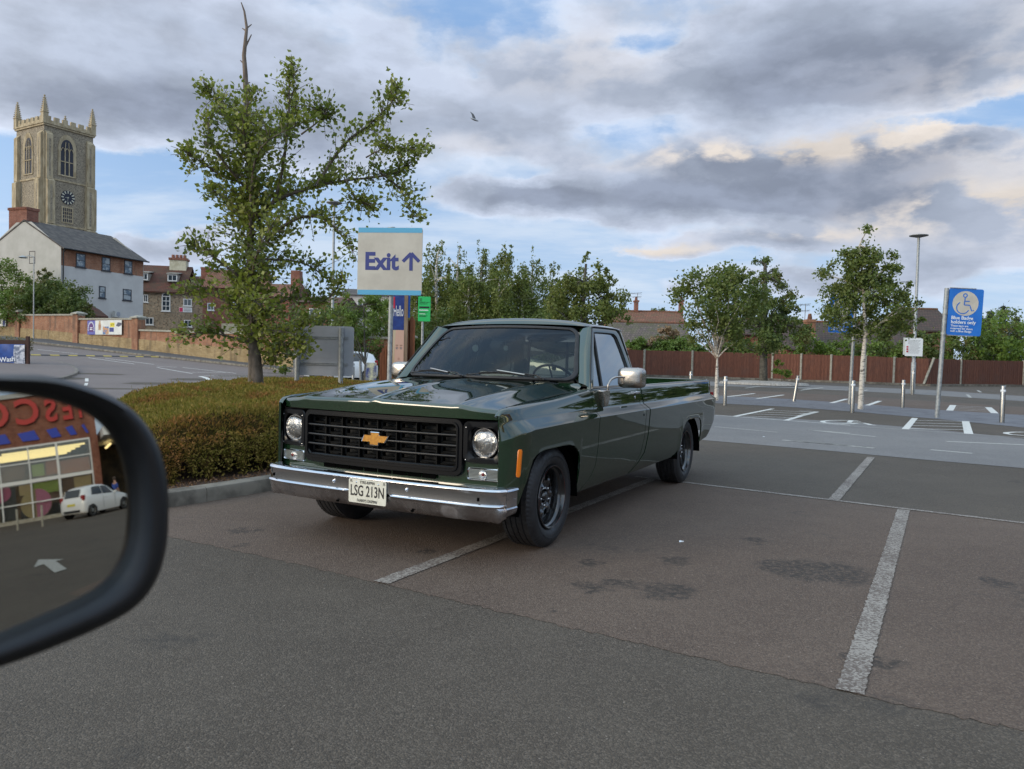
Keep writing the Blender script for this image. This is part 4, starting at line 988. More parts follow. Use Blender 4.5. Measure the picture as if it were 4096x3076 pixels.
# rubber hump across the road, black and yellow blocks
M_yel = noisy('yellow_rubber', (.42, .30, .05), (.55, .42, .10), 20, .8); M_blk = noisy('black_rubber', (.03, .03, .033), (.06, .06, .06), 20, .8)
A_, B_ = C2(170, 1372), C2(1385, 1392)
HB = thing('speed_hump', 'low speed hump of black and yellow rubber blocks across the pinkish side road', 'speed hump', A_)
for k in range(16):
    p = A_.lerp(B_, k / 16); q = A_.lerp(B_, (k + 1) / 16); t = (q - p).normalized(); w = Vector((-t.y, t.x, 0))
    sec = [(-.28, 0), (-.16, .05), (.16, .05), (.28, 0)]
    mb = MB(); mb.loft([[(c + w * a - A_) + Vector((0, 0, gz(c.x, c.y) - c.z + h + .006)) for a, h in sec] for c in (p, q)], closed=False, cap0=False)
    obj('rubber_block', mb, M_yel if k % 2 else M_blk, HB)
def kerb(name, pts, m=M_kerb, w=.14, h=.12, joints=.9, side=1, kind=True, smooth=None):
    """a run of kerb stones along pts; side: which side of the line the stone body lies"""
    pts = [Vector((p[0], p[1])) for p in pts]; mb = MB(); acc = [0]
    P = []; 
    for a, b in zip(pts, pts[1:]):
        n = max(1, int((b - a).length / joints)); P += [a.lerp(b, k / n) for k in range(n)]
    P.append(pts[-1])
    for i in range(len(P) - 1):
        a, b = P[i], P[i + 1]
        def nr(j):
            p0, p1 = P[max(0, j - 1)], P[min(len(P) - 1, j + 1)]; t = (p1 - p0).normalized(); return Vector((-t.y, t.x)) * side
        acc[0] += (b - a).length; gap = acc[0] > joints * .8
        if gap: acc[0] = 0
        t = (b - a).normalized() * (.005 if gap else 0); na, nb = nr(i), nr(i + 1)
        sec = [(0, -.05), (.002, h - .03), (.012, h - .008), (.03, h), (w, h), (w, -.05)]
        L = []
        for c, nn in ((a, na), (b - t, nb)):
            L.append([(c.x + nn.x * o, c.y + nn.y * o, gz(c.x, c.y) + z) for o, z in sec])
        mb.loft(L, cap0=True, cap1=True)
    o = obj(name, mb, m, smooth=40)
    if kind: o['kind'] = 'structure'
    return o
kerb('far_kerb', far_k, side=1)
far_b = [(p[0] + .565 * 2.1 * (1 if i else 1), p[1] + .825 * 2.1) for i, p in enumerate(far_k)]
mb = MB(); 
mb.loft([[(p[0] + .565 * .14 + (q[0] - p[0]) * t, p[1] + .825 * .14 + (q[1] - p[1]) * t, gz(*p) + .118 + .18 * t) for t in (0, .5, 1)] for p, q in zip(far_k, far_b)], closed=False)
struct('footway', mb, M_path)
# forecourt corner on the left with its rounded kerb
fk = [tuple(C3(*p)[:2]) for p in ((830, 1375), (960, 1392), (1080, 1425), (1170, 1462), (1235, 1510), (1250, 1545), (1210, 1585), (1110, 1625), (980, 1660), (700, 1690))]
kerb('forecourt_kerb', fk, side=-1, w=.13, h=.09)
sheet('forecourt', [(p[0], p[1]) for p in fk] + [(-17, 19), (-26, 20), (-34, 34), tuple(C3(440, 1350)[:2])], .085, M_road, 1.0)

# ================================================================== planted island with kerb, hedge and posts
isl = [(-5.35, 9.0), (-4.75, 7.6), (-4.1, 6.6), (-3.60, 6.15), (-3.12, 6.02), (-2.86, 6.04), (-2.72, 6.16), (-2.55, 6.40), (-2.18, 7.01), (-.9, 9.35), (.6, 12.1), (1.6, 14.2), (1.9, 15.4), (1.5, 16.4), (.3, 17.3), (-2.5, 19.3), (-5.0, 20.2), (-6.8, 19.9), (-7.3, 18.7), (-6.4, 13.7), (-5.6, 9.9), (-5.35, 9.0)]
kerb('island_kerb', isl, side=1, h=.125, w=.15)
def inset(poly, d):
    out = []; n = len(poly)
    for i in range(n):
        a, b, c = Vector(poly[i - 1]), Vector(poly[i]), Vector(poly[(i + 1) % n])
        t = ((b - a).normalized() + (c - b).normalized()).normalized(); out.append((b.x - t.y * d, b.y + t.x * d))
    return out
isl_in = inset(isl[:-1], .13)
sheet('planting_soil', isl_in, .10, M_soil, .5)
def pip(x, y, P):
    c = False; n = len(P); j = n - 1
    for i in range(n):
        if (P[i][1] > y) != (P[j][1] > y) and x < (P[j][0] - P[i][0]) * (y - P[i][1]) / (P[j][1] - P[i][1]) + P[i][0]: c = not c
        j = i
    return c
def edge_d(x, y, P):
    m = 1e9; n = len(P)
    for i in range(n):
        a, b = P[i - 1], P[i]; dx, dy = b[0] - a[0], b[1] - a[1]; t = max(0, min(1, ((x - a[0]) * dx + (y - a[1]) * dy) / (dx * dx + dy * dy + 1e-9)))
        m = min(m, math.hypot(x - a[0] - dx * t, y - a[1] - dy * t))
    return m
def leafmat(name, c1, c2, c3=None, trans=.40, rough=.55, sc=1.2, spec=.35):
    m = bpy.data.materials.new(name); m.use_nodes = True; g = NT(m.node_tree)
    b = g.n('ShaderNodeBsdfPrincipled'); ge = g.n('ShaderNodeNewGeometry'); rp = ge.outputs['Random Per Island']
    n = g.noise(g.co(), sc, 3, .6)
    c = g.mix(rp, c1, c2)
    if c3: c = g.mix(g.mr(n, .48, .62), c, g.mix(rp, c3, tuple(q * .6 for q in c3)))
    g.put(b.inputs['Base Color'], c); g.put(b.inputs['Roughness'], rough); g.put(b.inputs['Specular IOR Level'], spec)
    t = g.n('ShaderNodeBsdfTranslucent'); g.put(t.inputs[0], g.mix(.5, c, (.20, .30, .03)))
    x = g.n('ShaderNodeMixShader'); x.inputs[0].default_value = trans; g.link(b.outputs[0], x.inputs[1]); g.link(t.outputs[0], x.inputs[2])
    o = g.n('ShaderNodeOutputMaterial'); g.link(x.outputs[0], o.inputs[0]); return m
def leaves(name, C, size, m, parent=None, up=None, aspect=.6, jit=.35, fold=True, updir=.3, rs=nrs):
    """C: (n,3) centres; each leaf a folded blade; up: (n,3) preferred direction"""
    n = len(C); 
    size = np.asarray(size) * 1.0; d = rs.normal(size=(n, 3)) if up is None else up + rs.normal(size=(n, 3)) * .45
    d[:, 2] += updir; d /= np.linalg.norm(d, axis=1)[:, None]
    q = rs.normal(size=(n, 3)); w = np.cross(d, q); w /= np.linalg.norm(w, axis=1)[:, None] + 1e-9
    nn = np.cross(d, w); L = size * (1 + (rs.rand(n) - .5) * 2 * jit); L = np.asarray(L).reshape(-1, 1); Wd = L * aspect
    base = C - d * L * .5
    v0 = base; v1 = base + d * L * .45 + w * Wd * .5 + nn * Wd * .12; v2 = base + d * L; v3 = base + d * L * .45 - w * Wd * .5 + nn * Wd * .12
    if fold:
        V = np.stack([v0, v1, v2, v3], 1).reshape(-1, 3); i = np.arange(n)[:, None] * 4
        F = np.concatenate([i + np.array([[0, 1, 2]]), i + np.array([[0, 2, 3]])], 0)
    else:
        V = np.stack([v0, v1, v2, v3], 1).reshape(-1, 3); F = np.arange(n)[:, None] * 4 + np.array([[0, 1, 2, 3]])
    return np_obj(name, V, F, m, parent)
M_hedge = leafmat('hedge_leaf', (.15, .125, .024), (.29, .20, .055), (.31, .14, .048), .28, sc=1.3, spec=.08)
M_hcore = noisy('hedge_core', (.030, .026, .008), (.060, .035, .014), 9, 1.0, spec=0)
HP = inset(isl[:-1], .38)
def hh(x, y):
    if not pip(x, y, HP): return 0
    d = edge_d(x, y, HP); k = 1 - (1 - min(1, d / .55)) ** 2.6
    t = sstep((y - 11) / 5)
    top = .56 + .13 * sstep((y - 6.5) / 4) - .10 * t + .035 * math.sin(x * 2.3 + y) * math.cos(y * 1.7) + .02 * math.sin(5 * x + 3 * y)
    return .10 + (top - .0) * k
HG = thing('hedge', 'low clipped green and rusty brown hedge filling the kerbed island beside the truck', 'hedge', (0, 0, 0))
nx, ny = 110, 130; X0, X1, Y0, Y1 = -8.6, 2.0, 6.0, 20.2
mb = MB(); idx = {}
for i in range(nx + 1):
    for j in range(ny + 1):
        x, y = X0 + (X1 - X0) * i / nx, Y0 + (Y1 - Y0) * j / ny; h = hh(x, y)
        if h > 0: idx[i, j] = len(mb.v); mb.v.append((x, y, h - .055))
for (i, j) in list(idx):
    q = [(i, j), (i + 1, j), (i + 1, j + 1), (i, j + 1)]
    if all(k in idx for k in q): mb.f.append(tuple(idx[k] for k in q))
obj('branches', mb, M_hcore, HG, smooth=180)
rsh = np.random.RandomState(3)
hv = np.array(mb.v); hf = np.array(mb.f); T3_ = np.concatenate([hf[:, [0, 1, 2]], hf[:, [0, 2, 3]]]); A3, B3, C3_ = hv[T3_[:, 0]], hv[T3_[:, 1]], hv[T3_[:, 2]]
nn3 = np.cross(B3 - A3, C3_ - A3); ar = np.linalg.norm(nn3, axis=1) / 2; nn3 /= (2 * ar[:, None] + 1e-12); nn3[nn3[:, 2] < 0] *= -1
cen3 = (A3 + B3 + C3_) / 3; dd3 = np.linalg.norm(cen3 - np.array([0, 0, CH]), axis=1)
hid = (cen3[:, 0] > -1.0 + (cen3[:, 1] - 9) * .5 + .9)
wgt = ar / np.clip(dd3, 6, 20) ** 1.6 * np.where(hid, .15, 1); wgt /= wgt.sum()
N_ = 120000; ii = rsh.choice(len(ar), N_, p=wgt); u = rsh.rand(N_, 1); v = rsh.rand(N_, 1); fl_ = (u + v) > 1; u = np.where(fl_, 1 - u, u); v = np.where(fl_, 1 - v, v)
PH = A3[ii] * (1 - u - v) + B3[ii] * u + C3_[ii] * v; UH = nn3[ii]
lump = np.sin(PH[:, 0] * 7 + PH[:, 1] * 3) * np.sin(PH[:, 1] * 8 - PH[:, 2] * 6) * .012
PH = PH + UH * (.052 - .075 * rsh.rand(N_, 1) ** 1.7 + lump[:, None]) + rsh.normal(size=(N_, 3)) * .010
PH[:, 2] = np.maximum(PH[:, 2], .11)
dist = np.linalg.norm(PH - np.array([0, 0, CH]), axis=1)
leaves('foliage', PH, (.033 + .0026 * (dist - 6)), M_hedge, HG, up=UH, aspect=.42, updir=.25)
# stray shoots standing up out of the clipped top
tv = PH[(UH[:, 2] > .8) & (dist < 16)]; tv = tv[rsh.choice(len(tv), 520)]; sh_ = []
for p_ in tv:
    dx_, dy_, hh_ = rsh.normal() * .015, rsh.normal() * .015, .03 + .08 * rsh.rand()
    for k in range(7): sh_.append((p_[0] + dx_ * k / 6 + rsh.normal() * .006, p_[1] + dy_ * k / 6 + rsh.normal() * .006, p_[2] + hh_ * k / 6))
leaves('stray_shoots', np.array(sh_), .026, M_hedge, HG, up=np.tile([[0, 0, 1.0]], (len(sh_), 1)), aspect=.35)
# dark skirt of stems down the faces of the hedge
sk = []
for i in range(len(HP)):
    a, b = Vector(HP[i - 1]), Vector(HP[i]); n = int((b - a).length * (900 if min(a.y, b.y) < 12 and a.x < 0 else 60))
    for k in range(n):
        p = a.lerp(b, rsh.rand()); z = .10 + .40 * rsh.rand() ** .8; ins = (z - .1) * .12 + .02
        t = (b - a).normalized(); sk.append((p.x - t.y * ins + rsh.normal() * .02, p.y + t.x * ins + rsh.normal() * .02, z + .03))
leaves('lower_foliage', np.array(sk), .032, M_hedge, HG, aspect=.42)
# litter of brown leaves under the hedge edge
lt_ = []
for i in range(len(isl_in)):
    a, b = Vector(isl_in[i - 1]), Vector(isl_in[i])
    if min(a.y, b.y) > 12: continue
    for k in range(int((b - a).length * 160)):
        p = a.lerp(b, rsh.rand()); t = (b - a).normalized(); o = rsh.rand() * .26; lt_.append((p.x - t.y * o, p.y + t.x * o, .108 + rsh.rand() * .02))
o = leaves('leaf_litter', np.array(lt_), .035, leafmat('dry_leaf', (.16, .07, .03), (.24, .13, .06), None, .1), None, aspect=.4, updir=0); o['kind'] = 'stuff'; o['label'] = 'dry brown leaf litter along the kerb under the hedge'
# ================================================================== street furniture
M_galv = noisy('galvanised_steel', (.26, .27, .27), (.42, .43, .42), 14, .55, metal=.55, rr=.08)
M_galvd = noisy('weathered_galvanised', (.16, .165, .165), (.30, .31, .31), 30, .6, metal=.5)
def _ss(g, b):
    n = g.noise(g.v('MULTIPLY', g.co(), (8, 8, 60)), 4, 3)
    g.put(b.inputs['Base Color'], (.36, .345, .32)); g.put(b.inputs['Metallic'], 1); g.put(b.inputs['Roughness'], g.mr(n, .3, .7, .22, .36))
M_stain = gmat('stainless_steel', _ss)
M_band = mat('reflective_band', (.75, .77, .78), .4)
M_cream = noisy('sign_cream', (.47, .43, .36), (.56, .52, .44), 3, .5, lo=.3, hi=.7)
M_sblue = mat('sign_pale_blue', (.10, .38, .58), .45)
M_navy = mat('sign_navy', (.035, .045, .20), .45)
M_bblue = noisy('badge_blue', (.010, .13, .50), (.014, .16, .56), 3, .4)
M_white = mat('sign_white', (.78, .80, .80), .45)
M_greyback = noisy('grey_sign_back', (.34, .35, .38), (.42, .43, .46), 1.5, .5, metal=.2)
def post(name, p, h, r, m, parent, lean=(0, 0), n=12): return obj(name, MB().tube([Vector(p), Vector(p) + Vector((lean[0], lean[1], h))], r, n), m, parent, smooth=60)
# ---- bollards
def bollard(p, label, lean=0.0, h=.92):
    t = thing('bollard', label, 'bollard', p, 0, 'stainless steel bollards in the car park'); t.rotation_euler = (0, lean, 0)
    obj('shaft', MB().lathe([(.057, -.05), (.057, h - .02), (.052, h - .004), (.045, h), (0, h)], (0, 0, 0), (0, 0, 1), 24), M_stain, t, smooth=50)
    obj('band', MB().lathe([(.0575, h - .155), (.0585, h - .153), (.0585, h - .100), (.0575, h - .098)], (0, 0, 0), (0, 0, 1), 24), M_band, t, smooth=50)
bollard(Fc(947, 1238), 'steel bollard just right of the pickup tailgate, beside the white birch trunk')
bollard(Fc(1603, 1200), 'leaning steel bollard between the two young birches', R(7.5), .95)
bollard(Gc(385, 1388), 'steel bollard beside the blue sign pole behind the birch')
bollard(Gc(757, 1350), 'steel bollard between the right birch and the tall blue badge sign')
bollard(Gc(1490, 1460), 'rightmost steel bollard, standing alone at the edge of the paving')
p = atd(2585 / K * 1.0, 0, 1) if False else None
bollard(at(2763, 1511, 30) * 1 - Vector((0, 0, .35)), 'steel bollard top showing over the pickup bed side', 0, .80) if False else bollard(Vector((at(2763, 1511, 31).x, 31, gz(7, 31))), 'distant steel bollard seen over the edge of the pickup bed', 0, at(2763, 1486, 31).z - gz(7, 31))
bollard(Gc(830, 1252), 'steel bollard at the foot of the tall lamp post', 0, 1.15)
bollard(Vector((at(1413, 1480, 33).x, 33, .05)), 'steel bollard beyond the grey sign back, near the white car')
# ---- lamp posts
def lamp(p, h, label, r0=.09, disc=.32):
    t = thing('lamp_post', label, 'lamp post', p)
    obj('pole', MB().tube([(0, 0, 0), (0, 0, 1.5), (0, 0, 1.55), (0, 0, h)], [r0, r0, r0 * .72, r0 * .55], 14), M_galv, t, smooth=50)
    obj('lamp_head', MB().lathe([(0, h + .06), (disc * .6, h + .05), (disc, h + .02), (disc, h - .01), (disc * .5, h - .06), (.06, h - .10), (.05, h - .14)], (0, 0, 0), (0, 0, 1), 32), M_galvd, t, smooth=40); return t
pl_ = Gc(830, 1247); LP = lamp(pl_, at(3675, 943, pl_.y).z - pl_.z, 'tall grey lamp post with a flat disc head behind the steel bollards', .11, .42)
lamp(Vector((at(1330, 1260, 26).x, 26, .1)), at(1345, 812, 26).z - .1, 'slim grey lamp post rising behind the alder tree', .07, .26)
t = thing('notice_board', 'white parking notice plate with red and grey print fixed to the lamp post', 'notice', Vector((at(3655, 1390, pl_.y - .15).x, pl_.y - .16, at(3655, 1390, pl_.y).z)))
z0 = 0; sc_ = pl_.y / 3048
obj('plate', MB().b2(-.42, .42, -.015, .0, -.42, .42), M_white, t); obj('back_plate', MB().b2(-.50, .36, .02, .03, -.36, .46), mat('cream_plate', (.62, .64, .58), .5), t)
mbr = MB(); mbg = MB()
for k in range(3): mbr.b2(-.36, -.27, -.019, -.0155, -.02 - k * .11, .06 - k * .11)
for k in range(12): mbg.b2(-.22 if 3 < k < 9 else -.3, .30 - (k % 3) * .04, -.019, -.0155, .33 - k * .055, .335 - k * .055 + .008)
obj('red_symbols', mbr, mat('sign_red', (.45, .03, .04), .5), t); obj('printed_lines', mbg, mat('grey_print', (.25, .25, .25), .6), t)
# ---- the two blue badge signs
def badge(base, top_px, label, w=.86, h=1.23, rot=0.0, lean=(0, 0)):
    t = thing('blue_badge_sign', label, 'sign', base, 0, 'blue disabled-bay signs on grey poles'); t.rotation_euler = (0, math.atan2(lean[0], top_px), rot)
    H = top_px
    post('pole', (0, 0, 0), H, .055, M_galv, t)
    ox = .06; z0, z1 = H - h, H
    F2 = lambda P, y: [(ox + u, y, z0 + v) for u, v in P]
    mb = MB(); lp = rr_loop(0, w, 0, h, .05, 5); mb.loft([F2(lp, .0), F2(lp, -.03)], cap0=True, cap1=True); pn = obj('panel', mb, M_bblue, t)
    mb = MB(); mb.b2(ox + .02, ox + w - .2, -.045, .02, z1 + .0, z1 + .02); mb.b2(ox + .02, ox + w - .2, -.045, .02, z0 - .02, z0); obj('edge_rail', mb, M_galv, t)
    mb = MB()
    for z in (z1 - .5, z0 + .55, z0 + .02): mb.tube([(0, 0, z - .025), (0, 0, z + .025)], .063, 14); mb.b2(.05, .14, -.02, -.005, z - .015, z + .015)
    obj('clamp', mb, M_galv, t, smooth=40)
    cx, cz, r = ox + w * .49, z0 + h * .685, .325
    mb = MB(); mb.lathe([(0, 0), (r, 0)], (cx, -.0325, cz), (0, -1, 0), 48); obj('white_disc', mb, M_cream, pn)
    mb = MB(); q = lambda u, v: (cx + u, -.036, cz + v)
    S_ = .0125
    mb.lathe([(.034, 0), (.060, 0)], q(-.02, .21), (0, -1, 0), 24)
    def st(pts, w_=.026):
        L = []
        for i, p in enumerate(pts):
            a, b = Vector(pts[max(0, i - 1)]), Vector(pts[min(len(pts) - 1, i + 1)]); d = (b - a).normalized(); nn = Vector((-d.y, d.x)) * w_ / 2
            L.append([q(p[0] + nn.x, p[1] + nn.y), q(p[0] - nn.x, p[1] - nn.y)])
        mb.loft(L, closed=False)
    st([(-.02, .15), (-.03, -.04)]); st([(-.03, -.04), (.11, -.04)]); st([(.11, -.045), (.165, -.19), (.22, -.17)]); st([(-.022, .06), (.10, .06)])
    st([(-.06 + .155 * math.cos(R(a)), -.115 + .155 * math.sin(R(a))) for a in range(120, 350, 10)])
    obj('wheelchair_symbol', mb, M_bblue, pn)
    Tm = lambda z: basis((ox + .09, -.034, z), (1, 0, 0), (0, 0, 1), (0, -1, 0))
    text_obj('heading', 'Blue Badge\nholders only', .124, M_white, pn, Tm(z0 + .40), bold=.0022, align='LEFT', line=.9)
    text_obj('small_print', 'These bays are\nreserved for those\nwith a Blue Badge', .074, M_white, pn, Tm(z0 + .175), bold=.0008, align='LEFT', line=.95)
    return t
g1 = Gc(1010, 1423); badge(g1, at(3783, 1152, g1.y).z - g1.z, 'blue badge holders sign with white wheelchair disc on a leaning grey pole, unobstructed', .86, 1.23, R(-6), (math.tan(.035) * 3.4, 0))
g2 = Gc(365, 1325); badge(g2 + Vector((0, 0, 0)), at(3300, 1190, g2.y).z - g2.z, 'blue badge sign half hidden behind the right birch crown', 1.12, 1.5, R(180 - 172), (.05, 0)) if False else None
t2 = badge(g2, at(3330, 1190, g2.y).z - g2.z, 'blue badge sign partly hidden by the crown of the right birch', .86, 1.23, R(4), (.08, 0))
# its panel hangs on the left side of the pole
for c in t2.children:
    if c.name.split('.')[0] in ('panel', 'edge_rail'): c.location.x = -.98
# ---- exit sign in the island
eD = 11.6; eb = Vector((at(1556, 1500, eD).x, eD, .1)); L0 = at(1431, 905, eD); zt = at(1563, 914, eD).z; zb = at(1560, 1182, eD).z
hw = (at(1695, 1050, eD).x - at(1433, 1050, eD).x) / 2; hgt = zt - zb; cxs = at(1564, 1050, eD).x - eb.x
ES = thing('exit_sign', 'square cream exit sign with pale blue bands and an up arrow on a grey pole', 'sign', eb, R(-6))
post('pole', (0, 0, 0), zt - .1 - .0 + .02, .036, M_galv, ES, (.018, 0), 16)
lp = rr_loop(cxs - hw, cxs + hw, zb - .1, zt - .1, .035, 5)
mb = MB(); mb.loft([[(u, -.055, v) for u, v in lp], [(u, -.075, v) for u, v in lp]], cap0=True, cap1=True); pe = obj('panel', mb, M_cream, ES)
zb_, zt_ = zb - .1, zt - .1; bh = .075
mb = MB()
for za, zc_ in ((zb_ + .002, zb_ + bh), (zt_ - bh, zt_ - .002)): mb.b2(cxs - hw + .006, cxs + hw - .006, -.0775, -.0752, za, zc_)
obj('blue_bands', mb, M_sblue, pe)
Te = lambda x, z: basis((x, -.0765, z), (1, 0, 0), (0, 0, 1), (0, -1, 0))
text_obj('lettering', 'Exit', .36, M_navy, pe, Te(cxs - hw * .26, zb_ + hgt * .49), bold=.013, sx=.93)
mb = MB(); ax_, az_ = cxs + hw * .66, zb_ + hgt * .49
mb.b2(ax_ - .025, ax_ + .025, -.0795, -.0765, az_ - .125, az_ + .115)
for sgn in (1, -1):
    a, b = Vector((ax_, 0, az_ + .135)), Vector((ax_ + sgn * .125, 0, az_ + .010)); d = (b - a).normalized(); nn = Vector((-d.z, 0, d.x)) * .025
    mb.add([Vector((v.x, -.0782 - .0004 * sgn, v.z)) for v in (a + nn, b + nn, b - nn, a - nn)], [(0, 1, 2, 3)])
obj('arrow', mb, M_navy, pe)
mb = MB(); mb.tube([(cxs, 0, zt_ - .05), (cxs, 0, zt_ + .012)], .062, 14)
for z in (zb_ + .2, zt_ - .2): mb.b2(cxs - .3, cxs + .3, -.056, -.04, z - .02, z + .02)
obj('pole_cap', mb, M_galv, ES, smooth=40)
# ---- back of a large two-post sign
bD = 14.2; c0, c1 = at(1172, 1300, bD), at(1412, 1308, bD); zt = at(1300, 1303, bD).z; zb = at(1300, 1503, bD).z
BS = thing('road_sign', 'grey blank back of a large two-post sign behind the hedge', 'sign', Vector((c0.x, bD, .1)), R(3))
w = c1.x - c0.x; zt -= .1; zb -= .1
lp = rr_loop(0, w, zb, zt, .06, 5); mb = MB(); mb.loft([[(u, .05, v) for u, v in lp], [(u, .07, v) for u, v in lp]], cap0=True, cap1=True); obj('panel', mb, M_greyback, BS)
for x_ in (.085, w * .80): post('post', (x_, .0, 0), zt - .03, .045, M_galv, BS, n=14)
mb = MB()
for z in (zt - .22, zb + .22): mb.b2(.0, w - .10, .03, .05, z - .022, z - .008); mb.b2(.0, w - .10, .03, .05, z + .008, z + .022)
obj('cross_rail', mb, M_galv, BS)
# ---- green parking notice
gD = 21; a_, b_ = at(1674, 1186, gD), at(1721, 1286, gD); base = Vector((at(1687, 1450, gD).x, gD, 0.0))
GS = thing('parking_notice', 'bright green parking notice with small black and white print on a thin pole', 'sign', base, 0)
post('pole', (0, .03, 0), b_.z + .1, .035, M_galv, GS)
x0, x1 = a_.x - base.x, b_.x - base.x; zt, zb = a_.z, b_.z; W_, H_ = x1 - x0, zt - zb
lp = rr_loop(x0, x1, zb, zt, .02, 4); mb = MB(); mb.loft([[(u, -.02, v) for u, v in lp], [(u, -.03, v) for u, v in lp]], cap0=True, cap1=True); pg = obj('panel', mb, mat('vivid_green', (.02, .48, .12), .5), GS)
mb = MB(); mb.b2(x0 + .03, x1 - .03, -.034, -.031, zb + H_ * .53, zb + H_ * .60); 
for k, (a, b) in enumerate(((.38, .8), (.35, .7), (.24, .8), (.22, .6), (.2, .7))): mb.b2(x0 + .03, x0 + W_ * b, -.034, -.031, zb + H_ * a - .01, zb + H_ * a - .004)
for k in range(3): mb.b2(x0 + .035, x0 + .10, -.034, -.031, zt - .06 - k * .03, zt - .05 - k * .03)
obj('black_print', mb, M_ink, pg)
mb = MB()
for a, b in ((.44, .85), (.46, .8), (.30, .6)): mb.b2(x0 + .03, x0 + W_ * b, -.034, -.031, zb + H_ * a - .006, zb + H_ * a + .006)
obj('white_print', mb, M_white, pg)
text_obj('lettering', 'Parking for more\nthan 3 hours?', .044, M_ink, pg, basis((x0 + .03, -.032, zt - H_ * .26), (1, 0, 0), (0, 0, 1), (0, -1, 0)), align='LEFT', bold=.0006, sx=.9)
# ---- tall banner board "Hello" between timber posts, with its picket fence
M_tim = noisy('stained_timber', (.13, .042, .018), (.24, .085, .035), 9, .8, stretch=(1, 1, .15)); M_tim2 = noisy('pale_timber', (.22, .15, .10), (.32, .24, .17), 9, .8, stretch=(1, 1, .15))
hD = 17.0; P0 = lambda x, y, d=hD: at(1350 + x * .2408, 1150 + y * .2408, d)
xb = P0(1010, 0).x; BN = thing('banner_board', 'narrow blue banner reading Hello above a printed close-up face, fixed to timber posts', 'banner', Vector((xb, hD, 0)), 0)
def bx_(px0, px1, py0, py1, y0, y1, D=hD): a, b = P0(px0, py0, D), P0(px1, py1, D); return (a.x - xb, b.x - xb, y0, y1, b.z, a.z)
obj('banner', MB().b2(*bx_(926, 1100, 60, 705, -.005, .0)), noisy('banner_navy', (.012, .035, .20), (.02, .06, .27), 6, .6), BN)
obj('red_panel', MB().b2(*bx_(926, 955, 155, 345, -.012, -.006)), mat('banner_red', (.55, .02, .06), .5), BN)
c_ = P0(1014, 400); text_obj('lettering', 'Hello', .33, mat('banner_white', (.7, .72, .75), .5), BN, basis((c_.x - xb, -.008, c_.z), (1, 0, 0), (0, 0, 1), (0, -1, 0)), sx=.31, bold=.004)
def _face(g, b):
    x, y, z = g.xyz(g.co('Generated')); 
    def spot(cx, cz, rx, rz, lo=.5, hi=1.0): return g.mr(g.m('SQRT', g.m('ADD', g.m('POWER', g.m('MULTIPLY', g.m('SUBTRACT', x, cx), 1 / rx), 2), g.m('POWER', g.m('MULTIPLY', g.m('SUBTRACT', z, cz), 1 / rz), 2))), lo, hi, 1, 0)
    c = g.mix(g.mr(x, .12, .2, 0, 1), (.50, .38, .22), (.66, .42, .33))
    c = g.mix(g.mr(g.m('ADD', x, g.m('MULTIPLY', z, -.25)), .0, .02, 1, 0), c, (.60, .50, .35))
    for cx in (.38, .75):
        c = g.mix(g.m('MULTIPLY', spot(cx, .53, .17, .055), .7), c, (.34, .17, .12)); c = g.mix(spot(cx, .525, .10, .03), c, (.55, .52, .50)); c = g.mix(spot(cx, .525, .055, .030), c, (.02, .05, .07)); c = g.mix(g.m('MULTIPLY', spot(cx, .60, .18, .02), .8), c, (.22, .11, .07))
    c = g.mix(g.m('MULTIPLY', spot(.56, .24, .14, .05), .5), c, (.36, .16, .13)); c = g.mix(spot(.56, .08, .22, .03), c, (.48, .10, .10))
    g.put(b.inputs['Base Color'], c); g.put(b.inputs['Roughness'], .5)
obj('printed_face', MB().b2(*bx_(924, 1094, 705, 1340, -.006, .0)), gmat('face_print', _face), BN)
obj('timber_post', MB().b2(*bx_(1098, 1146, 130, 1500, .0, .09)), M_tim2, BN); obj('timber_post', MB().b2(*bx_(905, 924, 130, 1500, .0, .09)), M_tim, BN)
obj('blue_side_board', MB().b2(*bx_(1148, 1196, 110, 500, .05, .07)), mat('bright_blue', (.01, .12, .55), .5), BN)
FN = thing('picket_fence', 'short run of red-brown timber pickets beside the banner board', 'fence', Vector((xb, hD, 0)), 0)
for a, b, t_ in ((690, 724, 1080), (726, 762, 1000), (764, 800, 960), (802, 834, 920), (1146, 1180, 540), (1182, 1262, 480)):
    q = bx_(a, b, t_, 1500, .10, .13); 
    x0, x1, y0, y1, zb, zt = q; xm = (x0 + x1) / 2
    mb = MB().prism([(x0, .0), (x1, .0), (x1, zt - .10), (xm + .02, zt), (xm - .02, zt), (x0, zt - .10)], y0 + (xm > 0) * -.02, y1, lambda u, v, w: (u, w, v)); obj('picket', mb, M_tim, FN)
obj('fence_rail', MB().b2(bx_(690, 834, 1200, 1250, 0, 0)[0], bx_(690, 834, 1200, 1250, 0, 0)[1], .135, .17, .35, .43), M_tim, FN)
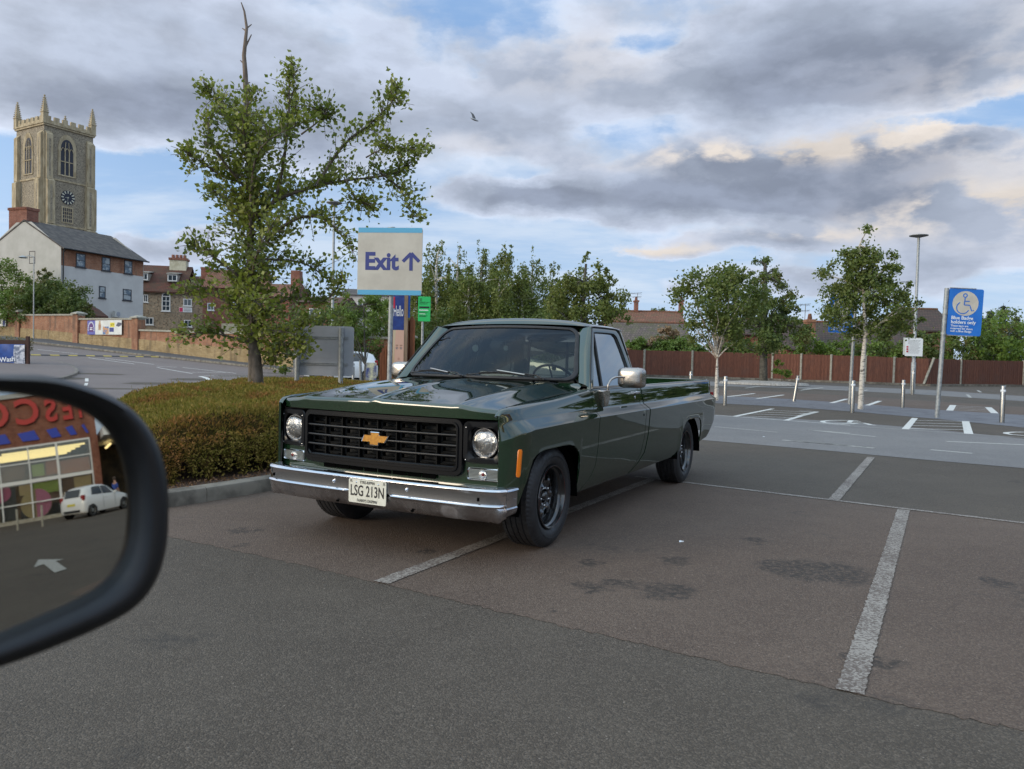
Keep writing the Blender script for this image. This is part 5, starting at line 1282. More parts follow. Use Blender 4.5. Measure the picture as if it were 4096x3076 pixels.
# ---- car-park fence: panels and concrete posts
def _fence(g, b):
    co = g.co(); x, y, z = g.xyz(co); k = g.m('FLOOR', g.m('MULTIPLY', x, 10)); wn = g.n('ShaderNodeTexWhiteNoise', noise_dimensions='1D'); g.put(wn.inputs['W'], k)
    gr = g.noise(g.v('MULTIPLY', co, (14, 14, 1.2)), 3, 4, .6)
    c = g.mix(wn.outputs[0], (.14, .052, .032), (.205, .080, .048)); c = g.mix(g.mr(gr, .35, .7), c, (.10, .038, .025)); c = g.mix(g.mr(g.noise(co, .9, 3), .5, .7, 0, .5), c, (.12, .06, .045))
    g.put(b.inputs['Base Color'], c); g.put(b.inputs['Roughness'], .85)
    return (gr, .3, .01)
M_fence = gmat('stained_fence_boards', _fence); M_conc = noisy('concrete_post', (.26, .24, .19), (.38, .36, .30), 8, .9)
fp = [(2400, 1395, 1502, 54.5), (2576, 1401, 1504, 54.5), (2768, 1405, 1509, 54), (3088, 1415, 1523, 52.9), (3202, 1417, 1529, 51.5), (3322, 1421, 1534, 50.8), (3460, 1424, 1540, 50), (3574, 1430, 1546, 49), (3709, 1434, 1554, 48), (3840, 1439, 1554, 50), (4090, 1445, 1553, 52.5), (4300, 1450, 1556, 55)]
FE = []
for px, yt, yb, D in fp:
    b = at(px, yb, D); top = at(px, yt, D); FE.append((Vector((b.x, b.y, gz(b.x, b.y) - .05)), top.z))
fence = thing('boundary_fence', 'long red-brown close-board fence with pale concrete posts along the back of the car park', 'fence', FE[0][0])
o0 = FE[0][0]
for i, (p, zt) in enumerate(FE):
    if i in (0, len(FE) - 1): continue
    lean = .35 if i == 8 else 0
    obj('concrete_post', MB().tube([p - o0 + Vector((-lean * .8, 0, 0)), Vector((p.x, p.y, zt + .06)) - o0 + Vector((lean, 0, 0))], .085, 4), M_conc, fence)
for (p, za), (q, zb2) in zip(FE, FE[1:]):
    d = (q - p); L_ = d.xy.length; ang = math.atan2(d.y, d.x); n = max(6, int(L_ / .11)); mb = MB()
    for k in range(n):
        u = (k + .5) / n; x = u * L_; zb3 = gz(p.x + d.x * u, p.y + d.y * u) - .05 - p.z; ht = za + (zb2 - za) * u - p.z - (.0 if True else 0) + .008 * math.sin(k * 1.7)
        mb.box((x, (.012 if k % 2 else -.006), (zb3 + ht) / 2), (L_ / n * 1.12, .014, ht - zb3))
    o = obj('fence_panel', mb, M_fence, fence, loc=p - o0); o.rotation_euler[2] = ang
mb = MB(); mb.loft([[(p.x - .0, p.y - .35, gz(p.x, p.y) - .02), (p.x, p.y - .35, gz(p.x, p.y) + .13), (p.x, p.y - .2, gz(p.x, p.y) + .13), (p.x, p.y - .2, gz(p.x, p.y) + .02)] for p, _ in FE], closed=False); struct('far_edge_kerb', mb, M_kerb)
mb = MB(); mb.loft([[(p.x, p.y - .21, gz(p.x, p.y) + .10), (p.x, p.y + .9, gz(p.x, p.y) + .12)] for p, _ in FE], closed=False); struct('verge', mb, noisy('weedy_verge', (.07, .075, .035), (.15, .12, .075), 3, .95))

# ================================================================== trees
M_birchbark = noisy('birch_bark', (.10, .085, .07), (.62, .56, .48), 7, .8, lo=.36, hi=.50, stretch=(1, 1, 4))
M_bark = noisy('alder_bark', (.085, .066, .050), (.19, .15, .115), 12, .9, bump=.8, bdist=.02, stretch=(1, 1, .35))
M_deadwood = noisy('dead_wood', (.12, .085, .062), (.20, .15, .115), 10, .85, stretch=(1, 1, .4))
M_trunkd = noisy('dark_bark', (.05, .045, .035), (.11, .10, .08), 8, .9)
M_alder = leafmat('alder_leaf', (.16, .19, .026), (.32, .33, .065), (.13, .16, .028), .38, .45, spec=.5)
M_birch = leafmat('birch_leaf', (.08, .115, .026), (.17, .205, .055), (.16, .18, .045), .3, .5, sc=.8)
M_birchf = leafmat('far_birch_leaf', (.10, .13, .032), (.20, .225, .06), (.19, .205, .05), .32, .6, sc=.5)
M_shrub = leafmat('shrub_leaf', (.11, .17, .03), (.19, .27, .06), (.13, .14, .04), .3, sc=.4)
M_shrubd = leafmat('dark_shrub_leaf', (.065, .10, .024), (.13, .165, .045), (.17, .135, .045), .25, sc=.4)
M_lime = leafmat('lime_leaf', (.09, .15, .02), (.15, .22, .04), None, .35, sc=.6)
M_smoke = leafmat('smoke_plume', (.32, .20, .12), (.45, .30, .20), None, .3)
M_conif = leafmat('conifer_leaf', (.012, .022, .010), (.028, .042, .018), None, .1)
def branch_path(a, b, sag=.1, n=5, wob=.04):
    a, b = Vector(a), Vector(b); L_ = (b - a).length
    return [a.lerp(b, t) + Vector((rnd.uniform(-wob, wob), rnd.uniform(-wob, wob), rnd.uniform(-wob, wob))) * L_ * (0 if i in (0, n) else 1) + Vector((0, 0, sag * L_ * math.sin(math.pi * t))) for i, t in enumerate([k / n for k in range(n + 1)])]
# ---- the alder in the island: limbs laid out in real metres round its trunk
aD = 13.0
def AP(x, y, dy=0): p = atd(x, y, aD); return Vector((p.x, aD + dy, p.z))
ab = AP(553, 855); ab.z = .12
AL = thing('alder_tree', 'young alder with glossy round leaves and a bare dead leader, standing in the hedge', 'tree', ab)
tp = [(553, 860, 0), (552, 800, 0), (548, 740, 0), (543, 640, 0), (541, 540, 0), (539, 400, 0), (535, 250, 0), (531, 200, 0)]
mb = MB(); mb.tube([AP(*p) - ab for p in tp], [.145, .118, .092, .078, .066, .050, .040, .035], 16)
obj('trunk', mb, M_bark, AL, smooth=70)
mb = MB(); mb.tube([AP(x, y) - ab for x, y in ((531, 200), (530, 160), (527, 120), (533, 60), (528, 25), (521, 5))], [.045, .040, .034, .024, .016, .008], 10)
for a, b in (((529, 140), (517, 128)), ((531, 100), (541, 72)), ((532, 62), (541, 50)), ((531, 66), (521, 58)), ((532, 180), (538, 176))): mb.tube([AP(*a) - ab, AP(*b) - ab + Vector((0, .05, 0))], [.016, .008], 6)
obj('dead_leader', mb, M_deadwood, AL, smooth=70)
limbs = [([(545, 470), (600, 430), (680, 400), (750, 382), (830, 372), (880, 352), (922, 308)], .036, .3), ([(830, 372), (870, 400), (900, 462)], .02, .3), ([(541, 480), (600, 430), (640, 300), (650, 200), (652, 148)], .035, -.5),
    ([(545, 560), (600, 500), (660, 470), (720, 482), (775, 545)], .04, -.2), ([(540, 330), (500, 270), (462, 205), (436, 180)], .028, .1), ([(540, 400), (480, 382), (430, 352), (412, 345)], .026, -.3), ([(545, 500), (480, 432), (432, 400)], .03, .4),
    ([(690, 398), (745, 310), (805, 262), (855, 205), (868, 172)], .03, .1), ([(545, 620), (480, 562), (432, 538)], .028, -.5), ([(545, 680), (470, 640), (405, 632)], .026, -.3), ([(545, 690), (620, 640), (690, 645), (735, 600)], .03, .4),
    ([(550, 722), (620, 720), (680, 700)], .024, -.4), ([(548, 742), (480, 722), (425, 728)], .024, -.5), ([(540, 300), (600, 240), (622, 188)], .028, .5), ([(655, 290), (715, 262), (702, 238)], .016, -.3), ([(550, 560), (640, 560), (700, 600)], .026, .5),
    ([(540, 360), (560, 300), (580, 220)], .025, -.7), ([(542, 420), (500, 350), (480, 290)], .024, -.8), ([(560, 800), (590, 770), (640, 740), (665, 752)], .016, -.3), ([(543, 540), (560, 440), (600, 350), (690, 300)], .03, -.9), ([(545, 600), (600, 560), (640, 480)], .026, -.9),
    ([(543, 640), (500, 600), (470, 580)], .024, .8), ([(547, 700), (590, 660), (620, 680)], .024, -1.0), ([(547, 720), (500, 690), (470, 680)], .024, .8), ([(800, 340), (850, 330), (900, 330)], .014, -.2), ([(750, 382), (780, 430), (800, 440)], .014, .1), ([(541, 450), (570, 410), (640, 380), (700, 350)], .026, .8)]
mbt = MB(); twigs = []
for pts2, r0, dep in limbs:
    pts2 = [(541 + (x - 541) * (.93 if x < 541 else .965), y + (14 if y < 260 else 0)) for x, y in pts2]
    P = [AP(x, y, dep * min(1, i / max(1, len(pts2) - 2)) + rnd.uniform(-.1, .1) * (i > 0)) - ab for i, (x, y) in enumerate(pts2)]
    P = [Vector(q) for q in smoothpath([tuple(p) for p in P], 4)]; n = len(P)
    mbt.tube(P, [r0 * (1 - .8 * i / (n - 1)) for i in range(n)], 8)
    for i in range(2, n):
        for _ in range(5 if i > n * .3 else 3):
            d = Vector((rnd.gauss(0, 1), rnd.gauss(0, 1), rnd.gauss(.35, .8))).normalized(); t = (P[i] - P[i - 1]).normalized(); d = (d + t * .5).normalized()
            L_ = rnd.uniform(.15, .50) * (1 if i < n * .75 else .65); q = P[i] + d * L_; twigs.append((P[i], q, d)); mbt.tube([P[i], P[i] + d * L_ * .5 + Vector((0, 0, .02)), q], [.007, .005, .003], 4)
for k in range(380):                                        # short shoots close to the trunk
    y = rnd.uniform(250, 745); s = AP(541 + (y > 600) * 4, y) - ab; d = Vector((rnd.gauss(0, 1), rnd.gauss(0, 1), rnd.gauss(.4, .5))).normalized(); L_ = rnd.uniform(.25, .85); twigs.append((s, s + d * L_, d)); mbt.tube([s, s + d * L_], [.007, .003], 4)
obj('branches', mbt, M_bark, AL, smooth=70)
C = []; U = []
for a, b, d in twigs:
    n = int((b - a).length * 21) + 3
    for k in range(n):
        t = (.15 + .9 * k / n); p = a.lerp(b, t) + Vector((rnd.gauss(0, .06), rnd.gauss(0, .06), rnd.gauss(0, .06))); C.append(p); U.append(d * .6 + Vector((rnd.gauss(0, .5), rnd.gauss(0, .5), .2)))
rsa = np.random.RandomState(5)
leaves('leaves', np.array([tuple(c) for c in C]), .078, M_alder, AL, up=np.array([tuple(u) for u in U]), aspect=.78, updir=.15, rs=rsa)
# ---- generic broadleaf crown
def crown(blobs, n, rs, shell=.55, holes=.0):
    """blobs: (x,y,z,rx,ry,rz); points scattered through clumps spread over the blobs"""
    V = np.array([b[3] * b[4] * b[5] for b in blobs]) ** (2 / 3.); V /= V.sum(); out = []
    nc = max(12, n // 90); B = np.array(blobs); ci = rs.choice(len(blobs), nc, p=V)
    d = rs.normal(size=(nc, 3)); d /= np.linalg.norm(d, axis=1)[:, None]; r = (shell + (1 - shell) * rs.rand(nc)) ** .6
    cc = B[ci, :3] + d * B[ci, 3:6] * r[:, None]; cr = B[ci, 3:6].mean(1) * (.14 + .20 * rs.rand(nc))
    k = rs.choice(nc, n, p=cr / cr.sum()); e = rs.normal(size=(n, 3)) * np.array([1, 1, .8]) * .55
    return cc[k] + e * cr[k][:, None], cc
def tree(name, label, base, trunk, blobs, n, leaf, mleaf, mbark, r0=.08, group=None, cat='tree', seed=1, droop=0, asp=.7, tn=26):
    rs = np.random.RandomState(seed); t = thing(name, label, cat, base, 0, group)
    mb = MB(); tp_ = [Vector(p) for p in trunk]; nn = len(tp_); mb.tube(tp_, [r0 * (1 - .65 * i / (nn - 1)) for i in range(nn)], 10)
    P, cc = crown(blobs, n, rs)
    obj('trunk', mb, mbark, t, smooth=70); mb = MB()
    for c in cc[:tn]:
        c = Vector(c); j = min(range(nn), key=lambda i: (tp_[i] - c).length + (4 if i == 0 else 0) + abs(tp_[i].z - (c.z - .6)) * .8); mb.tube([Vector(q) for q in smoothpath([tuple(v) for v in branch_path(tp_[j], c, .06, 3)], 2)], [r0 * .30 * (1 - .1 * i) for i in range(7)], 5)
    obj('branches', mb, mbark, t, smooth=70)
    if droop:
        s = rs.rand(len(P)) ** 2 * droop; P[:, 2] -= s
    up = np.tile(np.array([[0, 0, -.5 if droop else .2]]), (len(P), 1)) + rs.normal(size=(len(P), 3)) * .7
    leaves('leaves', P, leaf, mleaf, t, up=up, aspect=asp, updir=0, rs=rs); return t
# the two young white-stemmed birches on the paved strip, and the darker tree by the fence
b1 = Fc(868, 1190); D1 = b1.y; f1 = lambda x, y, dy=0: tuple(at(2500 + x * .4213, 1100 + y * .4213, D1) - b1 + Vector((0, dy, 0)))
T1 = tree('birch_tree', 'young birch with a forked white trunk right behind the pickup tail', b1, [(0, 0, 0), f1(872, 960), f1(876, 790)], [(*f1(880, 330), 1.6, 1.5, 1.45), (*f1(710, 310), 1.0, 1.1, 1.2), (*f1(1050, 300), 1.05, 1.1, 1.3), (*f1(900, 130), 1.1, 1.1, .9), (*f1(640, 150), .35, .4, .6), (*f1(1080, 90), .4, .5, .7), (*f1(940, 30), .4, .4, .5), (*f1(840, 520), 1.3, 1.1, .6)], 9800, .11, M_birch, M_birchbark, .085, 'young trees planted in the car park', seed=4)
mb = MB()
for pts2, r in (([(876, 790), (893, 700), (895, 640)], .055), ([(866, 790), (835, 720), (805, 640), (785, 570)], .042), ([(880, 760), (915, 680), (950, 620), (993, 560)], .048), ([(893, 660), (850, 590), (790, 520), (725, 478)], .035), ([(893, 700), (890, 560), (900, 350), (930, 60)], .04), ([(895, 640), (1000, 420), (1080, 150)], .03), ([(800, 540), (700, 350), (640, 150)], .025)): 
    P = smoothpath([f1(x, y) for x, y in pts2], 3); mb.tube([Vector(q) for q in P], [r * (1 - .6 * i / (len(P) - 1)) for i in range(len(P))], 8)
obj('forked_limbs', mb, noisy('pink_birch_bark', (.20, .13, .09), (.46, .36, .28), 9, .8), T1, smooth=70)
b2 = Gc(446, 1360); D2 = b2.y; f2 = lambda x, y, dy=0: tuple(at(3200 + x * .5417, 900 + y * .5417, D2) - b2 + Vector((0, dy, 0)))
tree('birch_tree', 'young birch with a straight white trunk in front of the half hidden blue sign', b2, [(0, 0, 0), f2(465, 1000), f2(482, 820), f2(470, 500), f2(440, 150)], [(*f2(442, 215), .55, .6, .95), (*f2(455, 280), .65, .6, .55), (*f2(330, 330), .75, .8, .7), (*f2(520, 330), .8, .9, .8), (*f2(300, 500), .62, .7, .45), (*f2(470, 600), 1.3, 1.2, .9), (*f2(440, 420), .95, .9, .9), (*f2(680, 640), .85, .9, .65), (*f2(620, 300), .45, .5, .6), (*f2(770, 700), .6, .6, .5), (*f2(740, 520), .5, .5, .5), (*f2(430, 740), .6, .7, .3), (*f2(600, 790), .6, .6, .35), (*f2(190, 450), .25, .3, .25)], 14000, .09, M_birch, M_birchbark, .082, 'young trees planted in the car park', seed=9)
b3 = Vector((at(3054, 1525, 44).x, 44, 0)); b3.z = gz(b3.x, 44); f3 = lambda x, y, dy=0: tuple(at(2500 + x * .4213, 1100 + y * .4213, 44) - b3 + Vector((0, dy, 0)))
tree('alder_tree', 'taller dark green tree growing from the small gravel island before the fence', b3, [(0, 0, 0), f3(1315, 760), f3(1320, 500), f3(1330, 0), f3(1330, -100)], [(*f3(1330, -40), .9, .9, .9), (*f3(1330, 160), 1.3, 1.3, 1.3), (*f3(1440, 330), 1.5, 1.5, 1.2), (*f3(1240, 380), 1.4, 1.4, 1.2), (*f3(1500, 540), 1.7, 1.5, 1.0), (*f3(1300, 590), 1.8, 1.6, 1.0), (*f3(1560, 250), .9, .8, .6), (*f3(1350, -130), .5, .5, .5), (*f3(1250, -60), .35, .35, .4)], 9500, .15, M_shrubd, M_trunkd, .24, 'young trees planted in the car park', seed=12)
mb = MB(); mb.lathe([(0, .22), (1.2, .20), (1.9, .12), (2.4, .12), (2.5, 0)], (b3.x, b3.y, b3.z), (0, 0, 1), 20); struct('gravel_island', mb, noisy('pale_gravel', (.25, .22, .19), (.42, .39, .35), 12, .95))
bl = Vector((b3.x + .9, 43.6, b3.z)); tree('sapling', 'small bright green sapling at the foot of the dark tree by the fence', bl, [(0, 0, 0), (0, 0, 1.2)], [(0, 0, .9, .45, .4, .7)], 700, .12, M_lime, M_trunkd, .03, None, 'sapling', 3)
# row of weeping birches far behind the pickup
BD = 47
def fb(x, y, D=BD, dy=0): p = atd(x, y, D); return p
far = [(945, 518, 700, .85), (990, 540, 700, .8), (1042, 532, 700, 1.0), (1098, 536, 700, 1.0), (1152, 534, 700, .9), (1195, 575, 700, .8), (1015, 575, 700, .9), (1130, 580, 700, .9), (925, 580, 700, .8), (1080, 570, 700, .9)]
labs = ['leftmost tall birch of the row behind the exit sign', 'slim birch second from the left in the row behind the cab', 'birch with a domed top above the left of the cab roof', 'broad birch in the middle of the row over the cab roof', 'tall birch right of the middle of the row', 'lower birch at the right end of the row', 'short birch filling the left of the row', 'short birch filling the right of the row', 'short birch beside the exit sign edge', 'low birch in front of the middle of the row']
for k, (x, yt, yb, wf) in enumerate(far):
    D = BD + (k % 3) * 1.5 - (k > 5) * 2; top = atd(x, yt, D); base = Vector((top.x, D, gz(top.x, D))); H = top.z - base.z; r = 1.35 * wf
    bl_ = [(rnd.uniform(-.3, .3), 0, H * .965, r * .38, r * .38, H * .09), (rnd.uniform(-.3, .3), 0, H * .88, r * .6, r * .5, H * .10), (rnd.uniform(-.3, .3), 0, H * .78, r * .85, r * .7, H * .14), (rnd.uniform(-.3, .3), 0, H * .58, r * 1.05, r, H * .17), (rnd.uniform(-.4, .4), 0, H * .40, r * 1.05, r, H * .17), (0, 0, H * .22, r * .9, r * .8, H * .13)]
    tree('birch_tree', labs[k], base, [(0, 0, 0), (.1, 0, H * .4), (-.05, 0, H * .7), (0, 0, H * .86)], bl_, 9500, .17, M_birchf, M_birchbark, .15, 'weeping birches behind the car park', seed=20 + k, droop=1.3, asp=.5, tn=20)
D = 33; base = atd(1258, 690, D); base = Vector((base.x, D, gz(base.x, D))); g4 = lambda x, y: tuple(atd(x, y, D) - base)
tree('birch_tree', 'large rounded birch with long arching tip shoots above the side of the cab roof', base, [(0, 0, 0), (0, 0, 2), g4(1262, 610), g4(1266, 570)], [(*g4(1262, 655), 1.6, 1.5, 1.0), (*g4(1215, 675), .9, .9, .8), (*g4(1300, 650), 1.1, 1.1, .9), (*g4(1262, 600), 1.0, 1.0, .7), (*g4(1330, 668), .8, .8, .6), (*g4(1262, 552), .40, .4, .6), (*g4(1345, 640), .5, .4, .4), (*g4(1258, 525), .16, .16, .3), (*g4(1240, 620), .8, .8, .6), (*g4(1300, 600), .6, .5, .5)], 9500, .12, M_birchf, M_trunkd, .14, None, 'tree', 33, droop=.3)
# greenery between the alder and the exit sign, and the bushes beyond it
D = 24; base = atd(790, 750, D); base.z = .1; base = Vector(base); g5 = lambda x, y, dy=0: tuple(atd(x, y, D) - base + Vector((0, dy, 0)))
tree('ash_sapling', 'feathery green sapling clump left of the exit sign pole', base, [(0, 0, 0), (0, 0, .9), g5(785, 660)], [(*g5(745, 690), .55, .5, .6), (*g5(790, 680), .65, .5, .75), (*g5(790, 735), .5, .4, .45), (*g5(820, 670), .5, .5, .6), (*g5(760, 660), .5, .5, .45), (*g5(800, 645), .4, .4, .35)], 5200, .10, M_shrub, M_trunkd, .05, None, 'tree', 41, asp=.4)
for k, (x, yt, w_, D, m_, lab) in enumerate([(690, 640, 1.9, 38, M_shrubd, 'dark bush behind the grey sign back'), (760, 632, 2.2, 40, M_shrubd, 'dark bush under the exit sign'), (830, 650, 1.9, 41, M_shrub, 'green bush right of the exit sign pole'), (905, 668, 2.0, 42, M_shrubd, 'dark bush behind the green parking notice'), (990, 672, 2.6, 43, M_shrubd, 'low dark bush behind the far side of the windscreen'), (1100, 676, 2.8, 43, M_shrub, 'low green bush over the middle of the cab roof'), (1190, 672, 2.2, 43, M_shrubd, 'low dark bush at the foot of the birch row')]):
    top = atd(x, yt, D); base = Vector((top.x, D, gz(top.x, D))); H = top.z - base.z
    tree('bush', lab, base, [(0, 0, 0), (0, 0, H * .5)], [(0, 0, H * .5, w_, 1.5, H * .48), (-.6 * w_, 0, H * .38, w_ * .6, 1.2, H * .36), (.6 * w_, 0, H * .4, w_ * .6, 1.2, H * .38)], 3800, .16, m_, M_trunkd, .06, 'bushes behind the exit sign', 'bush', 50 + k, tn=6)
# bushes and creepers behind the fence
fx_ = [(1400, 735, 2.0, 'S'), (1440, 728, 2.2, 'D'), (1490, 730, 2.2, 'S'), (1545, 735, 2.4, 'S'), (1610, 730, 2.0, 'D'), (1670, 735, 2.2, 'S'), (1745, 722, 2.6, 'L'), (1810, 735, 2.2, 'D'), (1890, 740, 2.2, 'S'), (1960, 700, 2.6, 'D'), (2030, 728, 2.6, 'D'), (2090, 690, 3.0, 'S'), (2150, 672, 3.2, 'L'), (2215, 690, 3.0, 'S')]
wl_ = ['smokebush side', 'tall rear', 'birch', 'forked trunk', 'dark tree', 'gravel island', 'lime green', 'hidden sign', 'white trunk', 'lamp post', 'leaning post', 'blue badge sign', 'bright', 'edge']
lb2 = ['green shrub over the fence just right of the cab', 'dark shrub over the fence below the tiled cottage', 'green shrub over the fence left of the forked birch', 'green shrub over the fence right behind the forked birch', 'dark shrub over the fence behind the dark tree trunk', 'green shrub over the fence right of the dark tree', 'lime green creeper over the fence below the brick chimney', 'dark shrub over the fence below the half hidden sign', 'green shrub over the fence behind the white birch trunk', 'dark shrub rising over the fence at the lamp post', 'dark shrub over the fence behind the leaning concrete post', 'tall green shrub behind the blue badge sign', 'large bright green shrub right of the blue badge sign', 'green shrub over the fence at the right edge']
for k, (x, yt, w_, ty) in enumerate(fx_):
    D = 56 + (k % 2) * 1.2; top = atd(x, yt, D); base = Vector((top.x, D, gz(top.x, D))); H = top.z - base.z; m_ = {'S': M_shrub, 'D': M_shrubd, 'L': M_lime}[ty]
    tree('shrub', lb2[k], base, [(0, 0, 0), (0, 0, H * .4)], [(0, 0, H * .6, w_, 1.2, H * .40), (-.7 * w_, 0, H * .55, w_ * .6, 1, H * .32), (.7 * w_, 0, H * .55, w_ * .6, 1, H * .34)], 3000, .20, m_, M_trunkd, .06, 'shrubs behind the fence', 'shrub', 70 + k, tn=4)
D = 57; 
for k, (x, y, r, lab) in enumerate([(1395, 728, .9, 'pinkish smoke bush plume low by the cab corner'), (1440, 712, 1.3, 'pinkish smoke bush in front of the mossy thatch-coloured roof')]):
    top = atd(x, y, D); base = Vector((top.x, D, gz(top.x, D))); H = top.z - base.z
    tree('smoke_bush', lab, base, [(0, 0, 0), (0, 0, H * .5)], [(0, 0, H * .8, r, .8, H * .22), (-.6, 0, H * .7, r * .6, .8, H * .2)], 1300, .22, M_smoke, M_trunkd, .05, 'smoke bushes', 'bush', 90 + k, tn=4)
# dark conifers on the right skyline and behind the houses
def conifer(x, yt, D, w_, label, seed, m_=None):
    top = atd(x, yt, D); base = Vector((top.x, D, gz(top.x, D))); H = top.z - base.z; rs = np.random.RandomState(seed)
    t = thing('conifer', label, 'tree', base, 0, 'dark conifers on the skyline'); obj('trunk', MB().tube([(0, 0, 0), (0, 0, H)], [.2, .02], 8), M_trunkd, t)
    P = []; n = 26
    for i in range(n):
        z = H * (.12 + .86 * i / n); rr_ = w_ * (1 - z / H) ** .8
        for b_ in range(9):
            a = rs.rand() * 6.28; kk = int(26 * (rr_ / w_) + 6)
            for q in range(kk): u = rs.rand(); P.append((math.cos(a) * rr_ * u + rs.normal() * .12, math.sin(a) * rr_ * u + rs.normal() * .12, z - .25 * rr_ * u + .12 * u * u * rr_ + rs.normal() * .10))
    leaves('foliage', np.array(P), .35, M_conif, t, aspect=.3, rs=rs)
for k, a in enumerate([(2140, 668, 90, 3.0, 'first spiky conifer right of the blue badge sign'), (2168, 655, 95, 3.0, 'tallest spiky conifer at the right skyline'), (2120, 678, 92, 2.6, 'low conifer just beyond the blue badge sign'), (1690, 640, 80, 1.6, 'narrow dark conifer right of the dark car-park tree'), (2195, 680, 92, 3.2, 'conifer at the right edge of the skyline')]): conifer(*a[:5], 100 + k)
for k, (x, yt, D, w_, lab) in enumerate([(2205, 668, 75, 3.0, 'rounded tree at the right edge of the skyline'), (1425, 662, 95, 1.8, 'small round tree top above the cottage ridge'), (1770, 695, 100, 2.5, 'small tree tops right of the brick chimney')]):
    top = atd(x, yt, D); base = Vector((top.x, D, gz(top.x, D))); H = top.z - base.z
    tree('distant_tree', lab, base, [(0, 0, 0), (0, 0, H * .8)], [(0, 0, H * .8, w_, w_, H * .2), (0, 0, H * .6, w_ * 1.2, w_, H * .2)], 2200, .25, M_shrubd, M_trunkd, .15, 'distant trees', 'tree', 120 + k, tn=5)
# shrubs above the wall on the left
for k, (x, yt, D, w_, m_, lab) in enumerate([(5, 560, 66, 2.3, M_shrub, 'bright green shrub at the left edge above the brick wall'), (45, 590, 65, 2.2, M_shrub, 'mid green shrub above the wall beside the bright one at the edge'), (85, 605, 64, 2.0, M_shrubd, 'dark brownish shrub in front of the white gable'), (130, 590, 65, 2.3, M_shrubd, 'spiky dark shrub at the corner of the white house'), (160, 625, 63, 1.4, M_shrubd, 'small drooping shrub before the lean-to roof'), (105, 570, 66.5, 1.0, M_shrubd, 'thin airy shrub top under the white gable window')]):
    top = atd(x, yt, D); base = Vector((top.x, D, gz(top.x, D))); H = top.z - base.z
    tree('shrub', lab, base, [(0, 0, 0), (0, 0, H * .6)], [(0, 0, H * .66, w_, 1.3, H * .30), (-.5 * w_, 0, H * .5, w_ * .7, 1.2, H * .3), (.5 * w_, 0, H * .5, w_ * .7, 1.2, H * .3), (.1, 0, H * .88, w_ * .4, .7, H * .12), (0, -.3, H * .3, w_, 1.2, H * .25)], 6500, .18, m_, M_trunkd, .08, 'shrubs above the brick wall', 'shrub', 130 + k, tn=8)
# ================================================================== buildings
def brickm(name, c1, c2, mortar, stain=None, w=.225, h=.075, var=.5):
    def fn(g, b):
        co = g.co(); x, y, z = g.xyz(co); br = g.n('ShaderNodeTexBrick'); g.put(br.inputs['Vector'], g.vec(g.m('ADD', x, y), z, 0))
        for k, v in (('Scale', 1), ('Brick Width', w), ('Row Height', h), ('Mortar Size', .010), ('Bias', 0)): br.inputs[k].default_value = v
        g.put(br.inputs['Color1'], c1); g.put(br.inputs['Color2'], c2); g.put(br.inputs['Mortar'], mortar)
        n = g.noise(co, 1.3, 5, .65); n2 = g.noise(g.v('MULTIPLY', co, (1, 1, .25)), 1.8, 4, .6)
        c = g.mix(g.m('MULTIPLY', g.mr(n, .4, .65), var), br.outputs[0], tuple(q * .55 for q in c1))
        if stain: c = g.mix(g.m('MULTIPLY', g.mr(n2, .5, .66), .6), c, stain)
        g.put(b.inputs['Base Color'], c); g.put(b.inputs['Roughness'], .9)
        return (br.outputs[1], -.3, .01)
    return gmat(name, fn)
M_brick = brickm('orange_brick', (.26, .085, .038), (.36, .15, .070), (.36, .27, .19), (.10, .07, .05))
M_ybrick = brickm('yellow_brick', (.34, .23, .10), (.46, .34, .17), (.20, .15, .10), (.10, .07, .04))
M_rbrick = brickm('red_brick', (.19, .055, .032), (.27, .085, .048), (.30, .20, .15), None)
def _flint(g, b, dark=(.075, .060, .042), lite=(.42, .35, .25)):
    vo = g.n('ShaderNodeTexVoronoi'); g.put(vo.inputs['Vector'], g.co()); g.put(vo.inputs['Scale'], 7.5); r = g.xyz(vo.outputs['Color'])[0]
    big = g.noise(g.co(), .5, 4)
    c = g.mix(g.mr(r, .1, .9), dark, lite); c = g.mix(g.mr(vo.outputs['Distance'], .35, .6), c, (.30, .25, .18)); c = g.mix(g.m('MULTIPLY', g.mr(big, .4, .65), .35), c, (.20, .16, .11))
    g.put(b.inputs['Base Color'], c); g.put(b.inputs['Roughness'], .85)
M_flint = gmat('knapped_flint', _flint)
M_flint2 = gmat('cottage_flint', lambda g, b: _flint(g, b, (.10, .065, .042), (.48, .36, .24)))
M_stone = noisy('cream_stone', (.30, .23, .135), (.50, .41, .27), 1.6, .9, stretch=(1, 1, .35), lo=.3, hi=.7)
M_render = noisy('white_render', (.53, .51, .475), (.61, .59, .55), .8, .85, lo=.3, hi=.75)
M_slate = noisy('dark_slate', (.050, .042, .037), (.105, .088, .074), 2.2, .8, lo=.35, hi=.7)
def tilem(name, c1, c2, moss=None, mk=.5, rows=.30):
    def fn(g, b):
        co = g.co(); x, y, z = g.xyz(co); w = g.n('ShaderNodeTexBrick'); g.put(w.inputs['Vector'], g.vec(g.m('ADD', x, g.m('MULTIPLY', y, .0)), g.m('SUBTRACT', z, g.m('MULTIPLY', y, .0)), 0))
        for k, v in (('Scale', 1), ('Brick Width', .26), ('Row Height', rows * .6), ('Mortar Size', .022)): w.inputs[k].default_value = v
        g.put(w.inputs['Color1'], c1); g.put(w.inputs['Color2'], c2); g.put(w.inputs['Mortar'], tuple(q * .35 for q in c1))
        n = g.noise(co, 1.1, 5, .7); c = w.outputs[0]
        if moss: c = g.mix(g.m('MULTIPLY', g.mr(n, .42, .62), mk), c, moss)
        g.put(b.inputs['Base Color'], c); g.put(b.inputs['Roughness'], .9); return (w.outputs[1], -.5, .03)
    return gmat(name, fn)
